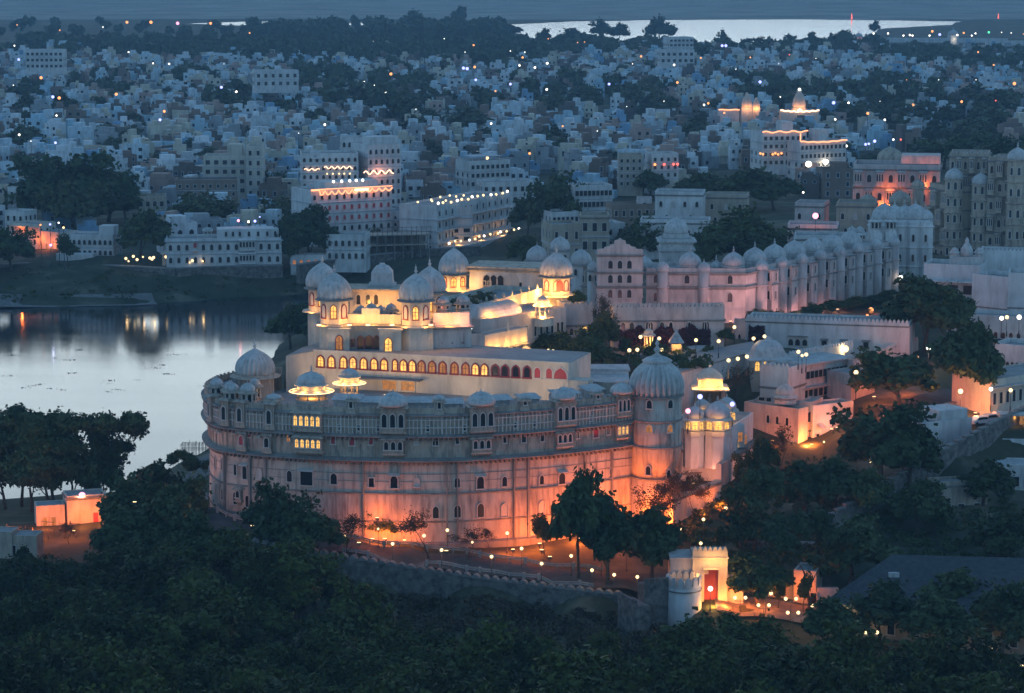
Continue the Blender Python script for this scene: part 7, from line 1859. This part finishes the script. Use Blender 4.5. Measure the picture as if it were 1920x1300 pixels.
# trees by the crescent and its road
for k, px, top, base, w, wd in (('round', 1085, 890, 1085, 95, None), ('round', 1140, 940, 1098, 125, None), ('round', 1222, 955, 1092, 120, None), ('bare', 1185, 888, 1010, 120, None), ('bare', 808, 935, 1048, 100, None), ('bare', 652, 955, 1046, 90, None), ('round', 722, 955, 1012, 60, 'small dark tree against the flames of floodlight'),
        ('tall', 1020, 970, 1040, 40, None), ('bare', 878, 985, 1050, 80, None), ('bare', 918, 985, 1035, 50, None), ('round', 530, 915, 1050, 120, None), ('round', 590, 960, 1060, 110, None), ('round', 500, 985, 1075, 110, None), ('bare', 1300, 865, 985, 70, None), ('bare', 1265, 880, 985, 60, None), ('bare', 1330, 880, 985, 50, None), ('bare', 1245, 900, 1000, 60, None),
        ('umbrella', 1410, 900, 1040, 110, None), ('round', 1390, 950, 1045, 90, None), ('round', 1437, 812, 905, 46, None), ('round', 1395, 845, 915, 36, None), ('bare', 1465, 790, 905, 70, None), ('round', 1650, 760, 915, 150, None), ('round', 1565, 858, 955, 105, None), ('round', 1510, 872, 975, 105, None), ('round', 1705, 800, 920, 120, None), ('round', 1632, 880, 975, 80, None),
        ('round', 1688, 655, 762, 135, None), ('round', 1812, 610, 762, 125, None), ('round', 1735, 525, 660, 140, None), ('round', 1775, 545, 660, 100, None), ('round', 1595, 985, 1100, 150, None), ('umbrella', 1520, 985, 1145, 130, None), ('round', 1420, 1045, 1140, 110, None), ('tall', 1460, 1075, 1142, 26, None), ('tall', 1506, 1080, 1150, 26, None),
        ('round', 1720, 905, 1010, 110, None), ('round', 1790, 1070, 1180, 130, None), ('round', 1870, 960, 1060, 110, None), ('round', 1845, 870, 950, 100, None), ('round', 1650, 1100, 1210, 120, None), ('round', 1880, 1100, 1230, 130, None), ('round', 1560, 1130, 1230, 110, None), ('round', 1760, 1120, 1240, 140, None),
        ('umbrella', 40, 798, 950, 120, None), ('umbrella', 105, 805, 950, 120, None), ('umbrella', 160, 788, 945, 130, None), ('umbrella', 212, 812, 935, 80, None), ('umbrella', -15, 805, 950, 120, None), ('round', 138, 826, 955, 95, None), ('round', 60, 830, 960, 95, None), ('round', 196, 842, 950, 70, None), ('round', 10, 822, 955, 90, None), ('umbrella', 95, 845, 958, 120, None),
        ('round', 290, 870, 985, 110, None), ('round', 335, 890, 1000, 90, None), ('umbrella', 365, 865, 935, 70, None), ('round', 250, 905, 1010, 110, None), ('round', 320, 935, 1060, 130, None), ('round', 240, 955, 1080, 120, None), ('round', 365, 960, 1070, 100, None), ('bare', 130, 975, 1020, 50, None), ('bare', 30, 975, 1030, 60, None),
        ('round', 545, 575, 655, 80, None), ('round', 578, 568, 652, 70, None), ('bare', 1385, 665, 760, 95, None), ('bare', 1340, 720, 800, 60, None), ('round', 1308, 715, 790, 40, None)):
    tree_px(k, px, top, base, w, wd)
for k, px, top, base, w, z in (('bare', 1138, 545, 662, 62, 26), ('olive', 1130, 590, 668, 70, 26), ('round', 1010, 618, 672, 70, 26), ('round', 1050, 625, 676, 60, 26), ('round', 1090, 618, 680, 70, 26), ('round', 1115, 640, 690, 60, 26), ('round', 1230, 640, 676, 40, 26), ('tall', 1172, 635, 670, 26, 26), ('round', 1440, 580, 606, 46, 24), ('round', 1418, 583, 604, 36, 24), ('round', 1360, 615, 645, 30, 26), ('tall', 1604, 690, 748, 24, 19), ('olive', 870, 555, 582, 60, 35.2), ('olive', 906, 548, 570, 46, 35.2), ('round', 1082, 545, 575, 30, 33.5)):
    tree_px(k, px, top, base, w, None, z=z)
for i in range(13):
    px = 1500+i*14.5; tree_px('round', px, 575-i*2.4+random.uniform(-4, 4), 600-i*3.2, 34, 'clipped bush of the hedge', z=24)
tree_px('bare', 1625, 575, 602, 34, 'bush glowing orange under a garden lamp', z=24)
# big trees of the palace hill and the far bank
for k, px, top, base, w in (('round', 95, 300, 425, 130), ('round', 150, 290, 420, 150), ('round', 205, 320, 415, 110), ('round', 60, 335, 430, 90), ('olive', 140, 345, 440, 120), ('round', 235, 345, 420, 80), ('round', 265, 402, 486, 95), ('olive', 380, 368, 440, 120), ('olive', 345, 378, 440, 70), ('round', 580, 390, 500, 95), ('round', 548, 410, 500, 70), ('olive', 525, 375, 440, 80), ('round', 20, 428, 505, 80), ('round', -10, 440, 510, 70),
        ('tall', 128, 445, 500, 34), ('round', 1035, 332, 450, 85), ('round', 990, 375, 440, 60), ('round', 1065, 350, 440, 60), ('round', 1210, 410, 485, 95), ('round', 1245, 425, 485, 60), ('round', 1340, 425, 508, 100), ('round', 1385, 398, 500, 120), ('round', 1440, 420, 500, 90), ('round', 1305, 440, 505, 70), ('round', 1420, 440, 510, 90), ('round', 1330, 330, 400, 90), ('round', 1395, 322, 395, 120), ('round', 1450, 325, 395, 90), ('olive', 1310, 340, 400, 70), ('round', 1220, 322, 372, 60), ('olive', 1290, 335, 385, 60),
        ('round', 1510, 435, 470, 40), ('round', 1770, 258, 318, 90), ('round', 1830, 255, 318, 100), ('round', 1880, 262, 320, 80), ('round', 1640, 282, 320, 70), ('round', 1610, 300, 330, 40), ('round', 790, 320, 358, 60), ('round', 500, 320, 385, 60), ('tall', 622, 380, 428, 34), ('olive', 700, 430, 470, 30), ('round', 980, 445, 500, 60), ('round', 1920, 260, 320, 80)):
    tree_px(k, px, top, base, w)
# town trees: individuals by the groves
nt_ = 0
tr_ = random.Random(77)
cand = []
for a, b_, c, d in GROVES:
    n = max(2, int(c*d/(300 if b_ < 110 else 420)))
    for _ in range(n):
        t = tr_.uniform(0, 2*pi); r = sqrt(tr_.random()); cand.append((a+cos(t)*r*c, b_+sin(t)*r*d))
for _ in range(80): cand.append((tr_.uniform(0, 1920), tr_.uniform(130, 350)))
cand.sort(key=lambda q: -q[1])
far_t = []
for px, py in cand:
    p = hit(px, py)
    if p.y > 3200 or float(poly_sd(FLAKE, np.array([p.x]), np.array([p.y]))[0]) < 8 or any(a-2 < p.x < b2+2 and c-2 < p.y < d+2 for a, b2, c, d in KEEP): continue
    h = tr_.uniform(7, 13)
    if nt_ < 125: tree('far', (p.x, p.y, p.z-.3), h*tr_.uniform(1.1, 1.6), h, tr_.choice(['dark bushy tree', 'dark clumped tree', 'dusky green tree'])); nt_ += 1
    else: far_t.append((p.x, p.y, p.z, h))
# the far woods that read as one mass
for _ in range(2600):
    X = tr_.uniform(-520, 520); Y = tr_.uniform(1350, 2330); z = ground(X, Y); px, py = proj((X, Y, z))
    if (in_grove(px, py) and tr_.random() < (1 if py < 125 else .55)) or (py < 118 and tr_.random() < .5 and px < 1650): far_t.append((X, Y, z, tr_.uniform(7, 14)))
    elif tr_.random() < .14: far_t.append((X, Y, z, tr_.uniform(6, 10)))
for _ in range(150):
    p = hit(tr_.uniform(470, 950), tr_.uniform(56, 76)); far_t.append((p.x, p.y, p.z, tr_.uniform(9, 16)))
P_ = []
sdq = poly_sd(FLAKE, np.array([t[0] for t in far_t]), np.array([t[1] for t in far_t]))
for (X, Y, z, h), s_ in zip(far_t, sdq):
    if s_ < 6 or (Y > 3300): continue
    m = 4; w = h*.62
    for _ in range(m):
        cx, cy, cz = X+tr_.uniform(-.5, .5)*w, Y+tr_.uniform(-.5, .5)*w, z+h*tr_.uniform(.4, .75); n = 40
        v = trng.normal(size=(n, 3)); v /= np.linalg.norm(v, axis=1)[:, None]; v = v*(w*.5*(.6+.5*trng.random(n)))[:, None]; P_.append(v+np.array([cx, cy, cz]))
    P_.append(np.stack([np.full(12, X), np.full(12, Y), z+np.linspace(0, h*.5, 12)], 1))
P_ = np.concatenate(P_)
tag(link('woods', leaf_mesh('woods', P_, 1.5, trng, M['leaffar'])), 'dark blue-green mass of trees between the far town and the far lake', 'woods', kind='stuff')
# two recognisable far trees against the far lake
for px, top, base, w in ((1238, 36, 80, 60), (1130, 40, 75, 50), (1160, 46, 78, 40), (1075, 55, 88, 60), (1020, 55, 85, 30), (1357, 60, 95, 26), (1640, 40, 66, 22), (862, 14, 50, 34), (775, 24, 60, 60), (960, 48, 70, 46)):
    p = hit(px, base); tree('far', (p.x, p.y, p.z-.3), w*p.y/FPX, zY(top, p.y)-p.z, 'tall tree standing out against the far lake' if px > 900 else 'tall tree rising above the grove')
# the dark woods on the near hillside
fr = random.Random(5); placed = []
FT = []
Yc = 372.0
while Yc > 178:
    x = -.225*Yc + fr.uniform(0, 5)
    while x < .225*Yc:
        X, Y = x+fr.uniform(-1.5, 1.5), Yc+fr.uniform(-2, 2); FT.append((X, Y)); x += fr.uniform(6.4, 9.6)
    Yc -= fr.uniform(6.4, 8.2)
for X in np.arange(-88, -22, 7.5):
    for Y in (378, 386, 394, 402):
        if Y > 395 and X > -40: continue
        FT.append((X+fr.uniform(-2, 2), Y+fr.uniform(-2, 2)))
nn_ = 0
for X, Y in FT:
    z = ground(X, Y); px, py = proj((X, Y, z)); h = fr.uniform(6.0, 11.5); w = h*fr.uniform(.95, 1.35)
    tp = proj((X, Y, z+h))[1]
    lim = 1132 if px < 620 else 1140+(px-620)*.075
    lim0 = np.interp(px, [-50, 60, 100, 190, 260, 330, 420, 520, 600, 650, 700, 900, 1100, 1190, 1260, 1330, 1420, 1500, 1600, 1700, 1800, 1930], [1040, 1045, 1040, 1030, 1010, 1000, 1010, 1030, 1045, 1095, 1145, 1178, 1195, 1200, 1185, 1152, 1160, 1185, 1200, 1215, 1225, 1240])
    if tp < lim0:
        h *= .72; w *= .8; tp = proj((X, Y, z+h))[1]
        if tp < lim0-6: continue
    if tp > 1330 and py > 1420: continue
    if px < 210 and 960 < py < 1050: continue
    tree('near', (X, Y, z-.3), w, h, fr.choice(['dense dark forest tree', 'rounded dark forest tree', 'dark green forest tree', 'uneven dark forest tree'])); nn_ += 1
print('forest trees', nn_, 'town trees', nt_, 'near houses', len(near_), 'far houses', len(far_))
# low bushes at the foot of the fort wall and along the road
P_ = []
for _ in range(260):
    px = fr.uniform(640, 1240); p = hit(px, 1105+(px-640)*.10+fr.uniform(0, 70)); r = fr.uniform(.6, 1.5); n = 90
    v = trng.normal(size=(n, 3)); v /= np.linalg.norm(v, axis=1)[:, None]; P_.append(v*r*(.5+.5*trng.random(n))[:, None]*np.array([1.2, 1.2, .8])+np.array([p.x, p.y, p.z+r*.5]))
tag(link('scrub', leaf_mesh('scrub', np.concatenate(P_), .2, trng, M['leaf3'])), 'dull scrub below the fort wall', 'scrub', kind='stuff')
P_ = []
for _ in range(110):
    px = fr.uniform(-20, 560); py = fr.uniform(508, 566); p = hit(px, py); r = fr.uniform(.4, 1.3); n = 40
    v = trng.normal(size=(n, 3)); v /= np.linalg.norm(v, axis=1)[:, None]; P_.append(v*r*(.5+.5*trng.random(n))[:, None]*np.array([1.6, 1.6, .6])+np.array([p.x, p.y, p.z+r*.3]))
for _ in range(420):
    px = fr.uniform(1280, 1900); py = fr.uniform(900, 1060); p = hit(px, py); r = fr.uniform(.4, 1.2); n = 70
    v = trng.normal(size=(n, 3)); v /= np.linalg.norm(v, axis=1)[:, None]; P_.append(v*r*(.5+.5*trng.random(n))[:, None]*np.array([1.3, 1.3, .7])+np.array([p.x, p.y, p.z+r*.4]))
for _ in range(160):
    px = fr.uniform(1200, 1300) if fr.random() < .3 else fr.uniform(990, 1330); p = PZ(px, fr.uniform(655, 690), 25.6); r = fr.uniform(.4, 1.0); n = 60
    v = trng.normal(size=(n, 3)); v /= np.linalg.norm(v, axis=1)[:, None]; P_.append(v*r*(.5+.5*trng.random(n))[:, None]*np.array([1.3, 1.3, .7])+np.array([p.x, p.y, p.z+r*.4]))
tag(link('shrubs', leaf_mesh('shrubs', np.concatenate(P_), .2, trng, M['leaf'])), 'low garden shrubs on the terraces beside the palace', 'shrubs', kind='stuff')
# weed drifting on the lake
P_ = []
for _ in range(26):
    p = PZ(fr.uniform(0, 400), fr.uniform(655, 735) if fr.random() < .8 else fr.uniform(840, 870), 0.02); n = fr.randrange(6, 30)
    if float(poly_sd(LAKE, np.array([p.x]), np.array([p.y]))[0]) > -4: continue
    P_.append(np.stack([p.x+trng.normal(size=n)*fr.uniform(.4, 1.4), p.y+trng.normal(size=n)*.5, np.full(n, .03)], 1))
tag(link('water_weed', leaf_mesh('water_weed', np.concatenate(P_), .10, trng, M['leaf3'])), 'thin patches of weed floating on the lake', 'weed', kind='stuff')
# ------------------------------------------------------------------ lamps along the road and in the gardens
for px, py, pw in ((645, 1006, 40), (709, 992, 0), (736, 1020, 60), (795, 1004.7, 60), (828, 1031.6, 60), (838.7, 994.4, 40), (885.5, 1017, 0), (921.6, 1044, 60), (951, 1000, 40), (978, 1028.7, 60), (1015.5, 1057, 60), (1071, 1042.6, 60), (1110, 1069.5, 60), (1128, 1043, 40), (1139, 1020.6, 0), (1151.5, 1078, 60), (1195, 1082, 60), (1175, 1034, 0), (1236.5, 1014, 0), (1257, 1053, 60),
                   (1279, 993, 50), (1319, 974, 50), (1361, 953, 40), (1354, 999, 40), (1314, 1019, 40), (1440, 913, 50), (1632, 865, 40), (1448, 1086, 60), (376, 976, 50), (473, 985, 50), (541, 996, 0), (1734, 1211, 40), (1790, 1198, 40), (1788, 1224, 40), (1916, 1250, 30), (1545, 829, 0)):
    street_lamp(px, py, 3.2, 'warm', .26 if pw else .18, pw, group='globe lamps along the palace road')
for px, py in ((1432, 1135), (1483, 1123), (1487, 1149), (1533, 1135.6), (1536, 1160), (1581, 1149), (1585, 1174), (1633.6, 1161), (1634, 1186), (1436, 1113), (1849, 1213), (1848, 1236), (1388, 1121)):
    street_lamp(px, py, 3.4, 'warm', .26, 60, group='twin globe lamps of the forecourt', head=2, words='twin-globe lamp post')
t = street_lamp(1332, 1104, 3.4, 'white', .36, 120, words='cluster lamp glowing in front of the gate door')
for px, py in ((1006, 649), (1028, 657), (1037, 659), (1049, 666), (1045, 642), (1068, 625), (952, 657), (977, 652.5), (1134, 665), (1201, 632), (1236, 635), (1180, 657), (1195, 656), (1240.5, 656), (1305, 638), (1347.5, 640), (1343, 612.5), (1377, 613.6), (1413, 635), (1433.5, 631), (1366, 676), (1383.5, 673), (1400.5, 669), (1497, 660), (1511.7, 665), (1504, 667)):
    street_lamp(px, py, 2.6, 'warm', .34 if px not in (1028, 1045, 1504) else .26, 50, z=28.6 if px > 1330 or px < 1100 else 28.2, group='globe lamps of the palace gardens', words='garden globe lamp on a thin post')
for px, py, Y, r, k, pw in ((881.5, 614, 438, .42, 'white', 160), (1585, 654.5, 482, .65, 'warm', 420), (1605, 698.6, 458, .42, 'warm', 120), (1741, 652.6, 474, .42, 'white', 700), (1312.6, 744, 421, .42, 'blue', 60), (1373, 758, 421, .4, 'blue', 60), (1290, 771, 421, .42, 'pink', 120), (1689, 521.5, 570, .55, 'white', 60), (1633, 581.5, 540, .55, 'orange', 300),
                            (1878, 597, 495, .4, 'white', 60), (1888, 595, 497, .38, 'warm', 60), (1911, 595, 497, .45, 'white', 60), (1858, 730, 443, .34, 'white', 100), (1895, 732, 444, .34, 'warm', 100), (1801, 734, 446, .45, 'warm', 900), (1626, 592, 535, .3, 'orange', 300)):
    street_lamp(px, py, 3.2, k, r, pw, Y=Y, words={'white': 'bright white lamp', 'warm': 'warm yellow lamp', 'blue': 'cold bluish lamp', 'orange': 'orange garden lamp', 'pink': 'pinkish white lamp'}[k])
# tables and shrine glowing in the garden
for px, py, s in ((1216, 652, 1), ):
    p = PZ(px, py, 26); o = thing('garden_shrine', 'small glowing stone canopy in the bulb-lit garden', 'shrine', p); chhatri(o, 0, 0, 0, .9, 2.6, 0, wall='cream', mat='cream', hd=1.0, name='canopy'); point(o, (0, 0, 1.4), 260, 'amber', .2); point(o, (0, -1.6, .8), 200, 'amber', .2)
for px, py, lab in ((1268, 660, 'white pointed tent with a glowing front in the garden'),):
    p = PZ(px, py, 26); o = thing('garden_tent', lab, 'tent', p); b = MB(); b.lathe(0, 0, 1.8, [(2.0, 0), (1.2, .9), (.3, 2.0), (.05, 2.4)], 4, smooth=False, a0=pi/4); b.build('canopy', M['dome'], o); b = MB()
    for a in range(4): b.lathe(1.35*cos(pi/4+a*pi/2)*1.0, 1.35*sin(pi/4+a*pi/2), 0, [(.06, 0), (.06, 1.9)], 6)
    b.build('pole', M['rail'], o); b = MB(); b.box(-.9, .9, .2, .5, 0, 1.4); b.build('back_cloth', M['cream'], o); point(o, (0, -1.0, 1.3), 170, 'amber', .2)
# bulbs of the garden on the far bank
for i, (px, py) in enumerate(((236, 485), (250, 481), (257, 487), (268, 482), (281, 484), (285, 486), (288, 483), (311, 482), (318, 479), (325, 487), (340, 487), (361, 489), (380, 490), (241, 490), (347, 492), (355, 493))):
    street_lamp(px, py, 2.6, 'warm', .42 if i not in (3, 13, 14, 15, 12) else .28, 45 if i % 3 == 0 else 0, Y=753, group='bulbs of the far-bank garden', words='glowing garden bulb on a post')
p = PY(316, 487, 757); o = thing('garden_canopy', 'small cream canopy lit from inside beside the garden of bulbs', 'canopy', p); b = MB(); b.lathe(0, 0, 1.8, [(3.2, 0), (1.4, .9), (.1, 1.5)], 4, smooth=False, a0=pi/4); b.build('roof', M['cream'], o); b = MB(); b.box(-2, 2, 1, 1.2, -2, 1.8); b.build('wall', M['cream'], o); point(o, (0, -.8, 1.4), 260, 'amber', .2)
p = PY(205, 487, 768); o = thing('garden_canopy', 'flat greenish canopy on the lawn behind the embankment wall', 'canopy', p); b = MB(); b.box(-4, 4, -2, 2, 1.4, 1.7); b.build('roof', M['greenshut'], o); b = MB()
for x in (-3.8, 3.8):
    for y in (-1.8, 1.8): b.box(x-.1, x+.1, y-.1, y+.1, -2, 1.4)
b.build('post', M['metal'], o)
# street lights of the town; o orange, w white, b bluish, p pink, r red, g green
K = {'o': 'orange', 'w': 'white', 'b': 'blue', 'p': 'pink', 'r': 'red', 'g': 'green', 'y': 'warm'}
TL = """76 422 o .8;94 421 b .9;110 418 w .7;119 427 y 1.0;95 460 b 1.1;447 414 p 1.2;466 416 w 1;478 415 b 1.2;487 407 b .7
32 47 o .7;112 57 o .7;193 51 w .6;238 42 o 1.6;283 42 o 1.8;333 44 p 1.8;395 44 o 1.5;468 62 o .8;27 86 w .9;35 112 b 1.4;241 98 w .9;287 119 w .8;317 120 w .9;77 146 o 1.4;99 182 b 1.4;111 184 o 1.4;218 177 o 1.3;415 164 b 1.3;443 172 w 1;106 217 w .8;308 209 o 1.2;300 225 b 1.3;36 253 w 1;104 268 b 1.2;609 234 w 1
833 73 w .6;888 85 o 1.2;733 139 o 1.4;869 128 b 1.6;876 129 b 1.6;890 126 o 1.3;892 150 b 1.2;980 108 o 1.2;974 123 w 1;1003 127 w 1.1;1026 119 w 1.2;957 158 b 1.2;929 171 o .8;1025 168 w 1;921 232 w .9;1055 237 o .8;993 288 o 1.1;1142 158 b 1.2;1202 106 o 1.2;1264 122 w 1.1;1270 155 o 1.1;1028 73 o .8;1083 80 o .7;1096 79 o .7;723 174 w .9;957 96 w .6;984 98 w .6;872 98 w .5;702 160 w .4;1186 120 w .5
1289 97 o 1.2;1314 109 o 1;1354 86 b 1.8;1361 86 b 1.8;1407 108 o .8;1480 103 r .7;1638 63 w .9;1665 63 w .9;1694 67 w 1.2;1706 66 w 1.3;1711 67 w 1.2;1743 67 w 1.2;1748 59 o 1.3;1762 65 b 2.0;1795 66 w 1.3;1807 62 o 1;1822 67 w 1.1;1829 63 w .8;1854 61 g 1;1834 98 o 1;1863 122 o .9;1902 157 o 1.5;1425 154 b 1.4;1503 151 o 1.2;1563 193 b 1.5;1591 193 w .9;1627 213 o 1.2;1566 224 w .9;1659 225 w .9;1712 197 o 1.1;1803 191 o 1.1;1867 189 r .6;1320 197 w .9;1328 194 o 1;1358 212 o .9;1640 265 b 1.3;1623 271 b 1.1;1629 270 b 1;1675 262 w .8;1689 262 r .8;1587 274 w 1;1583 277 w .8;1506 361 w .8;1463 182 w .5;1419 290 w .5;1878 61 w .5;1896 62 w .5;1919 64 o .8
58 265 w .4;25 160 w .4;700 78 w .35;683 153 w .4;1120 246 w .4;1175 200 w .35;560 250 w .35;420 120 w .3;150 290 w .4;780 205 w .35;1245 190 w .35;1380 130 w .4;1460 120 w .35;1530 110 w .4;1760 150 w .35;1700 150 o .4;1650 190 w .3;1830 150 w .35"""
for row in TL.replace("\n", ";").split(";"):
    a, b_, k, r = row.split(); px, py, r = float(a), float(b_), float(r)
    p0 = PZ(px, py, 20); 
    if p0.y > 2400: street_lamp(px, py, 14, K[k], r*.85, 0, group='street lights of the town')
    else: street_lamp(px, py, 12, K[k], r*.62*max(.55, min(1.0, p0.y/1500)), 60 if (r > 1 and p0.y < 1400) else 0, group='street lights of the town')
for px, py, k, r in ((1516, 308, 'white', 1.05), (1548, 304, 'white', .95)): street_lamp(px, py, 6, k, r, 900, Y=890, words='big white ball lamp on a pole')
# ------------------------------------------------------------------ evening haze
HAZE = 0.000115
m = bpy.data.materials.new('evening_haze'); m.use_nodes = True; n = m.node_tree; n.nodes.clear()
o_ = n.nodes.new("ShaderNodeOutputMaterial"); v_ = n.nodes.new("ShaderNodeVolumePrincipled")
v_.inputs["Color"].default_value = (0.45, 0.74, 1.0, 1); v_.inputs["Density"].default_value = HAZE; v_.inputs["Anisotropy"].default_value = 0.1
n.links.new(v_.outputs[0], o_.inputs["Volume"])
b = MB(); b.box(-6200, 6200, -60, 9800, -8, 420)
hz = b.build('haze', m); tag(hz, 'thin blue evening haze over the town', 'haze', kind='stuff')
finish_labels()
